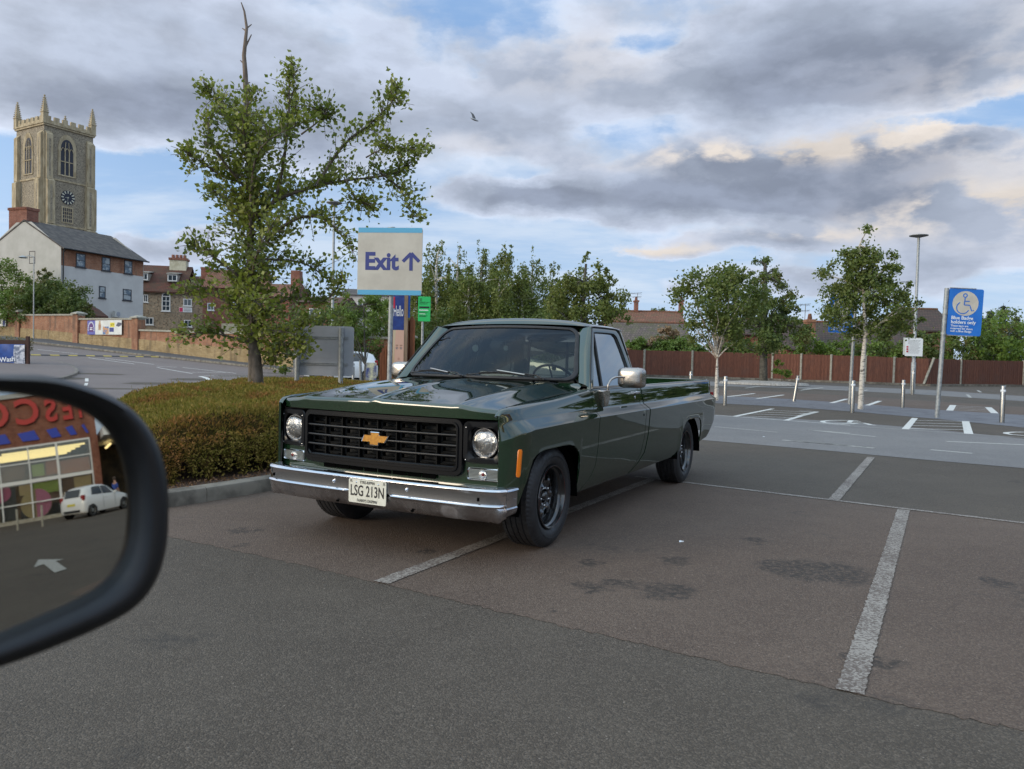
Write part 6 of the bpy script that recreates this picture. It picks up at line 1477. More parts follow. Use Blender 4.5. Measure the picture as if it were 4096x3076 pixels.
M_pant = tilem('red_pantile', (.15, .055, .034), (.10, .042, .028), (.06, .05, .03))
M_pant2 = tilem('orange_pantile', (.26, .10, .055), (.16, .068, .04), (.10, .09, .04), .45)
M_moss = tilem('mossy_tile', (.17, .13, .11), (.10, .075, .065), (.085, .085, .035), .6)
M_brown = tilem('brown_tile', (.10, .060, .048), (.065, .045, .040), (.05, .05, .03), .4)
M_wht = mat('white_window_paint', (.72, .73, .72), .5); M_dkf = mat('dark_window_frame', (.03, .03, .035), .5)
M_pane = mat('window_pane', (.03, .045, .06), .08, 0, **{'Specular IOR Level': .8}); M_paneb = noisy('curtained_pane', (.10, .14, .18), (.35, .38, .38), 1.5, .12, lo=.45, hi=.55)
def window(par, x0, x1, z0, z1, y=0, face='y', fm=None, pane=None, fw=.07, bars=(1, 1), sill=True, arch=False, depth=.05):
    """window set on a wall: frame proud by 3 cm, pane behind it; face 'y' = front wall, 'x' = gable"""
    f = (lambda a, b, c: (a, y + b, c)) if face == 'y' else (lambda a, b, c: (y + b, a, c))
    def bx(mb, a0, a1, d0, d1, c0, c1):
        p, q = f(a0, d0, c0), f(a1, d1, c1); mb.b2(p[0], q[0], p[1], q[1], c0, c1)
    mb = MB(); bx(mb, x0, x0 + fw, -.035, .02, z0, z1); bx(mb, x1 - fw, x1, -.035, .02, z0, z1); bx(mb, x0 + fw, x1 - fw, -.035, .02, z0, z0 + fw); bx(mb, x0 + fw, x1 - fw, -.035, .02, z1 - fw, z1)
    for k in range(1, bars[0] + 1): xx = x0 + (x1 - x0) * k / (bars[0] + 1); bx(mb, xx - fw * .3, xx + fw * .3, -.030, .0, z0 + fw, z1 - fw)
    for k in range(1, bars[1] + 1): zz = z0 + (z1 - z0) * k / (bars[1] + 1); bx(mb, x0 + fw, x1 - fw, -.032, .0, zz - fw * .35, zz + fw * .35)
    o = obj('window', mb, fm or M_wht, par)
    mb = MB(); bx(mb, x0 + fw * .5, x1 - fw * .5, -.012, -.006, z0 + fw * .5, z1 - fw * .5); obj('pane', mb, pane or M_pane, o)
    if sill: mb = MB(); bx(mb, x0 - .08, x1 + .08, -.10, .0, z0 - .08, z0 - .002); obj('sill', mb, fm or M_wht, o)
    return o
def ring_wall(mb, x0, x1, z0, z1, y0, y1): mb.b2(x0, x1, y0, y1, z0, z1)
# ---- church tower
bT = math.radians(59.7); TW = thing('church_tower', 'tall flint and cream stone church tower with four pinnacles, battlements and a clock', 'church tower', (-.6158 * 127, 127, 0), bT)
S = 8.25; ZT = 38.75
obj('flint_walls', MB().b2(0, S, 0, S + .3, 0, ZT), M_flint, TW)
mb = MB(); 
for z, d in ((38.45, .22), (38.75, .34), (29.75, .12), (22.2, .14)): mb.b2(-d, S + d, -d, S + .3 + d, z - .16, z + .10)
obj('string_course', mb, M_stone, TW)
mb = MB(); t_ = .32
def merl(L_, f):
    n = 6; stp = L_ / n
    for k in range(n): f(stp * (k + .20), stp * (k + .80), 38.85, 39.95)
    f(0, L_, 38.85, 39.30)
merl(S, lambda a, b, z0, z1: mb.b2(a, b, -.05 + (.003 if z1 > 39.5 else 0), t_, z0, z1)); merl(S, lambda a, b, z0, z1: mb.b2(-.05 + (.003 if z1 > 39.5 else 0), t_, a + .31, b + .3, z0, z1))
merl(S, lambda a, b, z0, z1: mb.b2(a, b, S + .05, S + .35, z0, z1)); merl(S, lambda a, b, z0, z1: mb.b2(S - .3, S + .05, a + .31, b + .3, z0, z1))
obj('battlements', mb, M_stone, TW)
for cx, cy in ((.1, .1), (S - .1, .1), (.1, S + .2), (S - .1, S + .2)):
    mb = MB(); mb.b2(cx - .42, cx + .42, cy - .42, cy + .42, 38.6, 40.35)
    mb.loft([[(cx + a * r, cy + b * r, z) for a, b in ((-1, -1), (1, -1), (1, 1), (-1, 1))] for r, z in ((.50, 40.35), (.50, 40.5), (.36, 40.55), (.05, 43.1))], cap0=True, cap1=True)
    for k in range(7):
        z = 40.75 + k * .33; r = .36 * (1 - (z - 40.5) / 2.7) + .06
        for a, b in ((-1, -1), (1, -1), (1, 1), (-1, 1)): mb.box((cx + a * r, cy + b * r, z), (.16, .16, .13))
    mb.box((cx, cy, 43.12), (.22, .22, .2)); obj('pinnacle', mb, M_stone, TW)
mb = MB().box((S * .55, S + .1, 40.3), (.25, .25, 1.0)); mb.loft([[(S * .55 + a * r, S + .1 + b * r, z) for a, b in ((-1, -1), (1, -1), (1, 1), (-1, 1))] for r, z in ((.16, 40.8), (.03, 41.6))]); obj('pinnacle', mb, M_stone, TW)
for sx, dirs in (('F', 0), ('R', 1), ('L', 2)):
    mb = MB(); mf = MB()
    for (z0, z1, d, wv) in ((0, 22.2, 1.05, 1.35), (22.2, 29.6, .80, 1.25), (29.6, 37.2, .50, 1.05)):
        def slab(x0, x1, y0, y1, axis):
            mb.b2(x0, x1, y0, y1, z0, z1 - .3)
            # sloped weathering
            if axis == 'y-': mb.loft([[(x0, y1, z1 - .3), (x0, y0, z1 - .3), (x0, y1, z1 + .25)], [(x1, y1, z1 - .3), (x1, y0, z1 - .3), (x1, y1, z1 + .25)]], cap0=True, cap1=True)
            if axis == 'x-': mb.loft([[(x1, y0, z1 - .3), (x0, y0, z1 - .3), (x1, y0, z1 + .25)], [(x1, y1, z1 - .3), (x0, y1, z1 - .3), (x1, y1, z1 + .25)]], cap0=True, cap1=True)
            if axis == 'x+': mb.loft([[(x0, y0, z1 - .3), (x1, y0, z1 - .3), (x0, y0, z1 + .25)], [(x0, y1, z1 - .3), (x1, y1, z1 - .3), (x0, y1, z1 + .25)]], cap0=True, cap1=True)
        if sx == 'F': slab(.15, .15 + wv, -d, .002, 'y-'); slab(-d, .002, .15, .15 + wv, 'x-'); mb.b2(-.12, .16, -.12, .16, z0, z1)
        if sx == 'R': slab(S - .15 - wv, S - .15, -d * .8, .002, 'y-'); slab(S - .002, S + d, .15, .15 + wv, 'x+')
        if sx == 'L': slab(-d, .002, S + .15 - wv, S + .15, 'x-')
        # flint panels let into the faces of the buttresses
        if sx == 'F': mf.b2(.15 + wv * .36, .15 + wv * .64, -d - .012, -d, z0 + .5, z1 - 1.0); mf.b2(-d - .012, -d, .15 + wv * .36, .15 + wv * .64, z0 + .5, z1 - 1.0)
        if sx == 'R': mf.b2(S - .15 - wv * .64, S - .15 - wv * .36, -d * .8 - .012, -d * .8, z0 + .5, z1 - 1.0)
    bo = obj('buttress', mb, M_stone, TW)
    if mf.v: obj('flint_panel', mf, M_flint, bo)
def gothic(cx, z0, w, h, n=10):
    P = [(cx - w / 2, z0), (cx + w / 2, z0)]; hs = h - w * .9
    for k in range(n + 1): t = k / n; P.append((cx + w / 2 - (w / 2) * (1 - math.cos(t * math.pi / 2)) ** 1.0, z0 + hs + (h - hs) * math.sin(t * math.pi / 2) ** .9))
    for k in range(n, -1, -1): t = k / n; P.append((cx - w / 2 + (w / 2) * (1 - math.cos(t * math.pi / 2)) ** 1.0, z0 + hs + (h - hs) * math.sin(t * math.pi / 2) ** .9))
    return P
M_louv = mat('dark_louvres', (.03, .032, .045), .7)
for face, cx in (('y', 3.75), ('x', 4.75)):
    fo = (lambda u, v, w: (u, w, v)) if face == 'y' else (lambda u, v, w: (w, u, v))
    O_, I_ = gothic(cx, 30.55, 3.0, 7.0), gothic(cx, 30.75, 2.1, 6.0); mb = MB(); mb.loft([[fo(u, v, -.004) for u, v in O_], [fo(u, v, -.14) for u, v in O_], [fo(u * .5 + a * .5, v * .5 + b * .5, -.10) for (u, v), (a, b) in zip(O_, I_)], [fo(u, v, -.03) for u, v in I_]])
    wn_ = obj('belfry_window', mb, M_stone, TW)
    mb = MB(); mb.add([fo(u, v, -.02) for u, v in I_], [tuple(range(len(I_)))]); obj('louvres', mb, M_louv, wn_)
    mb = MB()
    for k in (-1, 1): 
        p, q = fo(cx + k * .35 - .07, 30.75, -.11), fo(cx + k * .35 + .07, 35.0, -.03); mb.b2(p[0], q[0], p[1], q[1], p[2], q[2])
    p, q = fo(cx - 1.0, 32.9, -.11), fo(cx + 1.0, 33.05, -.03); mb.b2(p[0], q[0], p[1], q[1], p[2], q[2])
    for k in (-.7, 0, .7):
        aw = [fo(cx + k + .30 * math.cos(R(a)), 34.7 + .55 * math.sin(R(a)), -.07) for a in range(0, 181, 20)]; mb.tube(aw, .06, 5)
    for k in (-.35, .35): mb.tube([fo(cx + k, 34.9, -.07), fo(cx + k * .7, 36.3, -.07)], .06, 5)
    obj('tracery', mb, M_stone, wn_)
mb = MB().lathe([(0, .10), (1.13, .10), (1.18, .04), (1.18, 0)], (3.9, -.02, 27.05), (0, -1, 0), 40); ck = obj('clock_face', mb, mat('clock_black', (.012, .014, .028), .5), TW)
mb = MB()
for k in range(12):
    a = R(30 * k); c, s_ = math.sin(a), math.cos(a); w = .085; 
    P = [(c * .70 - s_ * w * .8, s_ * .70 + c * w * .8), (c * .70 + s_ * w * .8, s_ * .70 - c * w * .8), (c * 1.12 + s_ * w * 1.3, s_ * 1.12 - c * w * 1.3), (c * 1.12 - s_ * w * 1.3, s_ * 1.12 + c * w * 1.3)]
    mb.add([(3.9 + u, -.128, 27.05 + v) for u, v in P], [(0, 1, 2, 3)])
for a, L_, w in ((R(186), .80, .045), (R(268), .58, .06)):
    c, s_ = math.sin(a), math.cos(a); mb.add([(3.9 + u, -.132, 27.05 + v) for u, v in ((-c * .15 - s_ * w, -s_ * .15 + c * w), (-c * .15 + s_ * w, -s_ * .15 - c * w), (c * L_, s_ * L_))], [(0, 1, 2)])
obj('numerals_and_hands', mb, mat('clock_gold', (.62, .58, .44), .5), ck)
mb = MB(); mb.b2(2.85, 3.08, -.08, .01, 22.7, 25.5); mb.b2(4.60, 4.83, -.08, .01, 22.7, 25.5); mb.b2(3.08, 4.60, -.08, .01, 25.25, 25.5); mb.b2(3.08, 4.60, -.08, .01, 22.7, 22.9)
so = obj('sound_hole', mb, M_stone, TW); obj('dark_opening', MB().b2(3.08, 4.60, -.012, -.004, 22.9, 25.25), M_louv, so); mb = MB()
for k in range(1, 5): mb.b2(3.08 + k * .304 - .045, 3.08 + k * .304 + .045, -.06, -.014, 22.9, 25.25)
for k in range(1, 4): mb.b2(3.08, 4.6, -.055, -.016, 22.9 + k * .59 - .06, 22.9 + k * .59 + .06)
obj('stone_lattice', mb, M_stone, so)
# ---- white house
WH = thing('white_house', 'tall white rendered house with an orange brick top storey and a long dark slate roof', 'house', (-40.3, 68, 0), math.atan2(.937, .348))
obj('white_wall', MB().b2(0, 9.08, 0, 9.2, 0, 8.745), M_render, WH)
mb = MB(); mb.b2(.02, 9.06, .003, 9.19, 8.745, 10.32); obj('brick_storey', mb, M_brick, WH)
mb = MB(); 
for x in (-.037, 9.06): mb.prism([(0, 0), (9.2, 0), (9.2, 10.45), (5.6, 12.74), (3.7, 12.74), (0, 10.30)], x, x + .035, lambda u, v, w: (w, u, v))
obj('gable_end', mb, noisy('sunlit_gable_render', (.42, .40, .355), (.50, .475, .43), .8, .85, lo=.3, hi=.75), WH)  # white render with the low sun's cream warmth put into its colour
mb = MB(); ov = .35; k = (12.85 - 10.35) / 4.6
mb.prism([(-ov, 10.34 - ov * k * .3), (4.6, 12.98), (9.2 + ov, 10.34 - ov * k * .3), (9.2 + ov, 10.22 - ov * k * .3), (4.6, 12.84), (-ov, 10.22 - ov * k * .3)], -.08, 9.35, lambda u, v, w: (w, u, v)); obj('slate_roof', mb, M_slate, WH)
mb = MB(); mb.tube([(-.15, -.42, 10.24), (9.4, -.42, 10.22)], .07, 8); mb.tube([(.12, -.10, 10.2), (.12, -.08, 3.0)], .05, 8); mb.tube([(.12, -.40, 10.2), (.12, -.08, 9.9)], .05, 8); obj('gutter', mb, M_sblack, WH)
mb = MB().b2(.1, 1.25, 4.45, 6.75, 12.0, 13.9); 
for kk in range(4): mb.b2(.0 if kk % 2 else .05, 1.35 if kk % 2 else 1.3, 4.38, 6.82, 13.9 + kk * .06, 13.96 + kk * .06)
obj('chimney', mb, M_rbrick, WH)
for w_ in ((1.46, 2.44, 8.80, 10.05), (4.20, 5.15, 8.80, 10.08), (6.76, 7.72, 8.80, 10.1), (3.91, 4.63, 6.20, 7.31), (6.62, 7.64, 6.21, 7.3)): window(WH, *w_, y=-.0, fm=M_dkf, pane=M_paneb, fw=.08, bars=(0, 1))
window(WH, 3.18, 3.94, 8.95, 10.1, y=-.012, face='x', fm=M_dkf, bars=(0, 1), sill=False)
mb = MB(); mb.prism([(-3.6, 4.30), (0, 6.35), (0, 6.22), (-3.6, 4.16)], -.6, .9, lambda u, v, w: (w, u, v)); 
mb = MB(); mb.loft([[(-3.2, -3.8, 4.3), (1.6, -3.8, 4.3), (2.3, -2.0, 4.95), (.9, -.02, 6.4), (-.9, -.02, 6.4)], [(-3.2, -3.8, 4.15), (1.6, -3.8, 4.15), (2.3, -2.0, 4.80), (.9, -.02, 6.25), (-.9, -.02, 6.25)]], cap0=True, cap1=True); LT = obj('lean_to_roof', mb, M_pant, WH)
obj('lean_to_wall', MB().b2(-3.0, 1.4, -3.6, -.02, 0, 4.2), M_render, WH)
mb = MB().b2(5.3, 6.15, -.50, -.14, 4.48, 5.06); ac = obj('air_conditioner', mb, mat('ac_casing', (.55, .54, .50), .5), WH); obj('fan_grille', MB().lathe([(0, .02), (.22, .02), (.23, 0)], (5.68, -.50, 4.78), (0, -1, 0), 20), M_greyback, ac)
# small white street light seen against the gable
sl = Vector((at(135, 1130, 60).x, 60, gz(-38, 60))); t = thing('street_light', 'small white street light leaning out in front of the white gable', 'street light', sl); H_ = at(135, 1035, 60).z - sl.z
obj('pole', MB().tube([(0, 0, 0), (0, 0, H_), (.0, 0, H_ + .15), (-.35, 0, H_ + .25), (-.75, 0, H_ + .15)], [.05, .038, .035, .03, .028], 8), M_galv, t, smooth=60); obj('lamp_head', MB().lathe([(0, .16), (.12, .12), (.34, .0), (.25, -.05), (0, -.06)], (-.85, 0, H_ + .08), (0, 0, 1), 14), M_galv, t, smooth=60)
# ---- flint house
FH = thing('flint_house', 'flint cottage with red pantile roof, dormers, an arched white window and a cream chimney', 'house', (-43.5, 84, 0), R(12))
obj('flint_wall', MB().b2(-2, 8.9, 0, 8, 0, 8.05), M_flint2, FH)
mb = MB(); mb.b2(-2, 8.95, -.06, .0, 7.9, 8.05)
obj('eaves_course', mb, M_rbrick, FH)
mb = MB(); mb.prism([(-.35, 7.95), (4, 11.25), (8.35, 7.95), (8.35, 7.82), (4, 11.1), (-.35, 7.82)], -2.2, 6.9, lambda u, v, w: (w, u, v)); mb.prism([(-.35, 7.95), (4, 10.2), (8.35, 7.95), (8.35, 7.82), (4, 10.05), (-.35, 7.82)], 6.9, 9.1, lambda u, v, w: (w, u, v)); obj('pantile_roof', mb, M_pant, FH)
for a in ((2.55, 3.04, 6.72, 7.57), (6.7, 7.59, 6.46, 7.27), (2.76, 3.62, 4.24, 5.05), (6.79, 7.65, 4.12, 4.91)): window(FH, *a, fw=.09, bars=(1, 0)); 
aw = window(FH, 4.45, 5.35, 5.81, 7.5, fw=.10, bars=(1, 2))
mb = MB(); mb.prism([(4.9 + .45 * math.cos(R(a)), 7.50 + .42 * math.sin(R(a))) for a in range(0, 181, 15)], -.036, .0, lambda u, v, w: (u, w, v)); ao = obj('arched_light', mb, M_wht, aw)
mb = MB(); mb.prism([(4.9 + .33 * math.cos(R(a)), 7.50 + .30 * math.sin(R(a))) for a in range(0, 181, 15)], -.042, -.037, lambda u, v, w: (u, w, v)); obj('arched_pane', mb, M_pane, aw)
for x0, x1 in ((2.0, 2.85), (4.85, 5.9)):
    mb = MB().b2(x0, x1, .75, 3.4, 9.15, 10.0); mb.prism([(.6, 10.12), (3.6, 10.5), (3.6, 10.4), (.6, 10.0)], x0 - .1, x1 + .1, lambda u, v, w: (w, u, v)); dm = obj('dormer', mb, noisy('lead_grey', (.22, .21, .18), (.32, .30, .26), 3, .8), FH)
    window(FH, x0 + .02, x1 - .02, 9.22, 9.98, y=.75, fw=.10, bars=(1, 0), sill=False)
mb = MB().b2(4.5, 6.3, 3.3, 4.7, 9.8, 11.9); chm = obj('chimney', mb, noisy('cream_chimney', (.45, .41, .28), (.58, .54, .40), 2, .8), FH)
mb = MB().b2(4.4, 6.4, 3.2, 4.8, 11.9, 12.15)
for k in range(4): mb.lathe([(.20, 0), (.17, .42), (0, .42)], (4.75 + k * .42, 4, 12.15), (0, 0, 1), 10)
obj('chimney_pots', mb, M_rbrick, chm)
mb = MB().b2(6.27, 7.63, -.05, -.0, 5.76, 6.3); sg = obj('wall_sign', mb, M_white, FH); mb = MB().b2(6.30, 6.66, -.058, -.052, 5.80, 6.26); obj('red_square', mb, mat('pink_red', (.6, .04, .12), .5), sg); mb = MB()
for z in (6.12, 5.99, 5.88): mb.b2(6.78, 7.5, -.057, -.052, z, z + .05)
obj('sign_print', mb, mat('grey_print2', (.3, .3, .33), .6), sg)
# ---- red brick houses behind the alder
RH = thing('brick_house', 'red brick house with pale lower wall behind the alder leaves', 'house', (-43.5, 84, 0), R(12)); 
obj('wall', MB().b2(9.0, 15.5, -1.5, 7, 0, 8.6), M_rbrick, RH); mb = MB(); mb.prism([(-1.9, 8.5), (2.8, 11.0), (7.4, 8.5)], 8.9, 15.7, lambda u, v, w: (w, u, v)); obj('roof', mb, M_pant2, RH)
mb = MB().b2(8.15, 9.1, 2.0, 3.0, 8.2, 10.9); mb.b2(8.1, 9.15, 1.95, 3.05, 10.9, 11.1); obj('chimney', mb, M_rbrick, RH)
for a in ((9.5, 10.2, 6.0, 6.8), (12, 12.9, 6.0, 7.0)): window(RH, *a, y=-1.5, bars=(1, 0))
obj('cream_wall', MB().b2(11, 15.6, -1.62, -1.503, 0, 4.6), noisy('cream_render', (.5, .42, .26), (.58, .50, .33), 1, .8), RH)
for (x0, x1, yr, ye, D, lab, mw, mr_, ch) in ((560, 625, 612, 640, 66, 'red brick house with orange tiles seen between the alder and the grey lamp post', M_rbrick, M_pant2, 1), (640, 735, 640, 652, 62, 'low brick building behind the grey sign back', M_rbrick, M_pant, 0), (735, 860, 624, 636, 70, 'low white walled building with a dark flat roof edge under the exit sign', M_render, M_slate, 0), (842, 866, 628, 640, 58, 'small red brick wall end just behind the exit sign pole', M_rbrick, M_brown, 0)):
    a, b = atd(x0, ye, D), atd(x1, ye, D); r_z = atd((x0 + x1) / 2, yr, D + 3).z; base = Vector((a.x, D, 0)); w = b.x - a.x; ze = a.z
    t = thing('brick_house' if mw is M_rbrick else 'low_building', lab, 'house', base); obj('wall', MB().b2(0, w, 0, 7, 0, ze), mw, t)
    mb = MB(); mb.prism([(-.3, ze - .02), (3.5, r_z), (7.3, ze - .02)], -.2, w + .2, lambda u, v, ww: (ww, u, v)); rf = obj('roof', mb, mr_, t)
    if ch: mb = MB().b2(w * .7, w * .7 + .8, 3, 4, r_z - .6, r_z + 1.2); obj('chimney', mb, M_rbrick, t)
    if w > 3: window(t, w * .3, w * .3 + .9, ze - 1.6, ze - .5, bars=(1, 0))
# ---- cottages and roofs beyond the car-park fence
def cottage(x0, x1, yr, ye, D, lab, mr_, dep=6, chim=(), wall=M_rbrick, name='cottage'):
    a, b = atd(x0, ye, D), atd(x1, ye, D); rz = atd((x0 + x1) / 2, yr, D + dep / 2).z; base = Vector((a.x, D, 0)); w = b.x - a.x; ze = a.z
    t = thing(name, lab, 'house', base, math.atan2(0, 1)); obj('wall', MB().b2(0, w, 0, dep, 0, ze), wall, t)
    mb = MB(); mb.prism([(-.35, ze - .06), (dep / 2, rz), (dep + .35, ze - .06), (dep + .35, ze - .18), (dep / 2, rz - .12), (-.35, ze - .18)], -.25, w + .25, lambda u, v, ww: (ww, u, v)); rf = obj('roof', mb, mr_, t)
    obj('ridge_tiles', MB().tube([(-.25, dep / 2, rz), (w + .25, dep / 2, rz)], .12, 8), M_pant2, rf)
    for (cx, yt, wd) in chim:
        p = atd(cx, yt, D + dep / 2); q = atd(cx + wd, yt, D + dep / 2); c0_ = p.x - base.x; c1_ = q.x - base.x
        mb = MB().b2(c0_, c1_, dep / 2 - .45, dep / 2 + .45, rz - 1.2, p.z - .35); mb.b2(c0_ - .08, c1_ + .08, dep / 2 - .53, dep / 2 + .53, p.z - .35, p.z - .2); mb.lathe([(.16, 0), (.12, .4), (0, .4)], ((c0_ + c1_) / 2, dep / 2, p.z - .2), (0, 0, 1), 10); obj('chimney', mb, M_rbrick, t)
    return t, base, w, ze, rz
cottage(1322, 1478, 673, 694, 76, 'warm red tiled cottage with a chimney at each end behind the cab', M_pant2, 7, ((1371, 645, 7), (1468, 645, 7)))
cottage(1326, 1492, 697, 738, 68, 'lower long cottage roof of mossy grey-brown tiles in front of the red one', M_moss, 8, wall=M_brick)
cottage(1600, 1725, 690, 720, 72, 'dark tiled roof between the two dark trees', M_brown, 7)
tc, bc, wc, zec, rzc = cottage(1700, 1990, 697, 752, 66, 'wide dark brown roof with a tall orange brick chimney in front', M_brown, 9)
mb = MB(); c0 = atd(1739, 690, 66.3); c1_ = atd(1756, 730, 66.3); mb.b2(c0.x - bc.x, c1_.x - bc.x, -.2, .6, c1_.z, c0.z); mb.b2(c0.x - bc.x - .06, c1_.x - bc.x + .06, -.26, .66, c0.z - .25, c0.z - .12); co_ = obj('front_chimney', mb, M_brick, tc)
obj('lead_flashing', MB().b2(c0.x - bc.x - .08, c1_.x - bc.x + .08, -.24, -.203, c1_.z - .1, c1_.z + .03), M_render, co_); obj('chimney_pot', MB().lathe([(.18, 0), (.20, .1), (.13, .5), (0, .5)], ((c0.x + c1_.x) / 2 - bc.x, .2, c0.z), (0, 0, 1), 10), M_pant2, co_)
cottage(1975, 2062, 668, 712, 72, 'reddish brown tiled roof between the lamp post and the blue badge sign', M_brown, 7, wall=M_rbrick)
def aerial(x, yt, yb, D, lab):
    p = atd(x, yt, D); q = atd(x, yb, D); t = thing('tv_aerial', lab, 'aerial', q); h = p.z - q.z
    obj('mast', MB().tube([(0, 0, 0), (.05, 0, h)], .03, 6), M_galvd, t); mb = MB()
    for z, L_ in ((h - .05, .5), (h * .62, .45)):
        mb.tube([(-L_, 0, z - .05), (L_, 0, z + .05)], .02, 5)
        for k in range(5): mb.tube([(-L_ + k * L_ * .4, -.25, z), (-L_ + k * L_ * .4, .25, z)], .012, 4); mb.tube([(-L_ + k * L_ * .4 - .1, -.02, z - .10), (-L_ + k * L_ * .4 + .15, .02, z - .10)], .012, 4)
    obj('elements', mb, M_galvd, t)
aerial(1738, 656, 695, 67, 'tv aerial on a mast beside the brick chimney'); aerial(1957, 607, 660, 68, 'tv aerial left of the tall lamp post above the birch'); aerial(1376, 632, 655, 79, 'small tv aerial on the left chimney of the red cottage')
# ---- brick wall along the rising road
WA = math.atan2(-.5649, .8251); BW = thing('brick_wall', 'long stepped orange brick wall with yellow base beside the rising road', 'wall', (-12.7, 44, 0), WA)
secs = [(-62, -34.05, 4.75, 4.30), (-34.05, -24.4, 4.10, 3.98), (-24.4, -16.1, 3.66, 3.58), (-16.1, 9, 2.80, 2.30)]
gb = lambda x: .62 - .048 * x
for x0, x1, za, zb in secs:
    n = max(1, int((x1 - x0) / 2)); 
    def strip(y0, y1, f0, f1):
        mb = MB(); mb.loft([[(x, y0, f0(x)), (x, y0, f1(x)), (x, y1, f1(x)), (x, y1, f0(x))] for x in [x0 + (x1 - x0) * k / n for k in range(n + 1)]], cap0=True, cap1=True); return mb
    top = lambda x: za + (zb - za) * (x - x0) / (x1 - x0); base_t = lambda x: gb(x) + .72
    obj('brick_panel', strip(0, .32, lambda x: gb(x) - .5, lambda x: top(x) - .12), M_brick, BW)
    obj('yellow_base', strip(-.06, -.003, lambda x: gb(x) - .5, base_t), M_ybrick, BW)
    obj('coping', strip(-.09, .41, lambda x: top(x) - .12, top), M_conc, BW)
    mb = MB(); mb.b2(x1 - .75, x1 - .02, -.16, .42, gb(x1) - .4, zb - .02); pr = obj('pier', mb, M_brick, BW); mb = MB(); mb.loft([[(x1 - .38 + a * r, .13 + b * r * .9, z) for a, b in ((-1, -1), (1, -1), (1, 1), (-1, 1))] for r, z in ((.46, zb - .02), (.46, zb + .07), (.12, zb + .20))], cap0=True, cap1=True); obj('pier_cap', mb, M_conc, BW)
# banners hung on the wall
def wb(name, lab, x0, x1, z0, z1):
    t = thing(name, lab, 'banner', (-12.7, 44, 0), WA); obj('sheet', MB().b2(x0, x1, -.14, -.12, z0, z1), noisy('vinyl_white', (.60, .60, .56), (.70, .70, .66), 2, .5), t); return t
t = wb('wall_banner', 'white and purple advertising banner with a yellow price box hung on the brick wall', -22.95, -18.2, 2.42, 3.46)
mb = MB().b2(-22.95, -21.85, -.146, -.141, 2.42, 3.46); pr = obj('purple_panel', mb, noisy('purple_print', (.07, .07, .32), (.14, .14, .42), 14, .5), t)
obj('dark_arch', MB().prism([(-22.72, 2.62), (-22.08, 2.62)] + [(-22.4 + .32 * math.cos(R(a)), 2.85 + .42 * math.sin(R(a))) for a in range(0, 181, 20)], -.151, -.147, lambda u, v, w: (u, w, v)), mat('plum', (.10, .03, .16), .5), t)
mb = MB()
for a in range(-10, 191, 18): mb.box((-22.4 + .42 * math.cos(R(a)), -.154, 2.83 + .50 * math.sin(R(a))), (.085, .004, .10))
for z in (2.92, 2.80): mb.box((-22.4, -.154, z), (.36, .004, .06))
obj('pale_lettering', mb, M_white, t)
obj('blue_pack', MB().b2(-20.75, -19.95, -.146, -.141, 2.45, 3.0), noisy('blue_orange_print', (.03, .16, .38), (.55, .28, .12), 3.0, .5, lo=.45, hi=.55), t); obj('price_box', MB().b2(-19.75, -19.15, -.146, -.141, 2.97, 3.28), mat('price_yellow', (.75, .62, .03), .5), t)
text_obj('price', '£6.50', .24, M_ink, t, basis((-19.45, -.148, 3.14), (1, 0, 0), (0, 0, 1), (0, -1, 0)), sx=.8); obj('navy_box', MB().b2(-19.85, -19.25, -.146, -.141, 2.62, 2.92), M_navy, t)
obj('brown_bottle', MB().prism([(-21.35, 2.75), (-21.05, 2.75), (-21.03, 3.1), (-21.12, 3.42), (-21.28, 3.42), (-21.37, 3.1)], -.146, -.141, lambda u, v, w: (u, w, v)), noisy('bottle_print', (.30, .10, .04), (.55, .38, .22), 4, .5), t); obj('dark_product', MB().prism([(-18.95, 3.05), (-18.6, 2.98), (-18.22, 3.1), (-18.22, 3.25), (-18.7, 3.3)], -.146, -.141, lambda u, v, w: (u, w, v)), mat('dark_product', (.08, .08, .12), .5), t)
t = wb('wall_banner', 'white banner with a blue blot at the left edge of the brick wall', -38.6, -36.5, 3.12, 4.22); obj('blue_blot', MB().prism([(-36.85 + .22 * math.cos(R(a)), 3.42 + .28 * math.sin(R(a))) for a in range(0, 360, 24)], -.146, -.141, lambda u, v, w: (u, w, v)), M_navy, t)
mb = MB()
for z in (3.98, 3.85, 3.68): mb.b2(-38.2, -36.7, -.146, -.141, z, z + .06)
obj('print_lines', mb, mat('grey_print3', (.35, .35, .4), .6), t)
# ---- car wash corner on the left
q = C3(452, 1435); cwD = q.y; CWF = thing('timber_fence', 'weathered timber fence end with pale dead growth behind the car wash banner', 'fence', q)
ff = lambda px, py: at(px, py, cwD) - q
a_ = ff(114, 1345); mb = MB().b2(-.10, .03, -.06, .06, -.05, a_.z); obj('dark_post', mb, mat('dark_timber', (.055, .022, .016), .8), CWF)
mb = MB(); L0_ = ff(-260, 1370).x
for k in range(26): x = L0_ + (-.12 - L0_) * k / 25; mb.box((x, .06, .55 + .03 * (k % 2)), (abs(L0_) / 26 * .9, .03, 1.15))
obj('boards', mb, M_tim2, CWF); obj('rail', MB().b2(L0_, -.1, .0, .05, ff(50, 1372).z - .06, ff(50, 1360).z), mat('dark_timber2', (.05, .022, .016), .8), CWF)
rs = np.random.RandomState(8); n = 1400; Pd = np.stack([L0_ + (0 - L0_) * rs.rand(n), .15 + .3 * rs.rand(n), 1.05 + .55 * rs.rand(n) ** 1.3 - .0], 1); Pd[:, 2] -= (Pd[:, 0] - L0_) / abs(L0_) * .35
leaves('dead_growth', Pd, .16, leafmat('dead_growth_leaf', (.22, .17, .10), (.32, .26, .16), (.10, .11, .04), .2), CWF, aspect=.3, rs=rs)
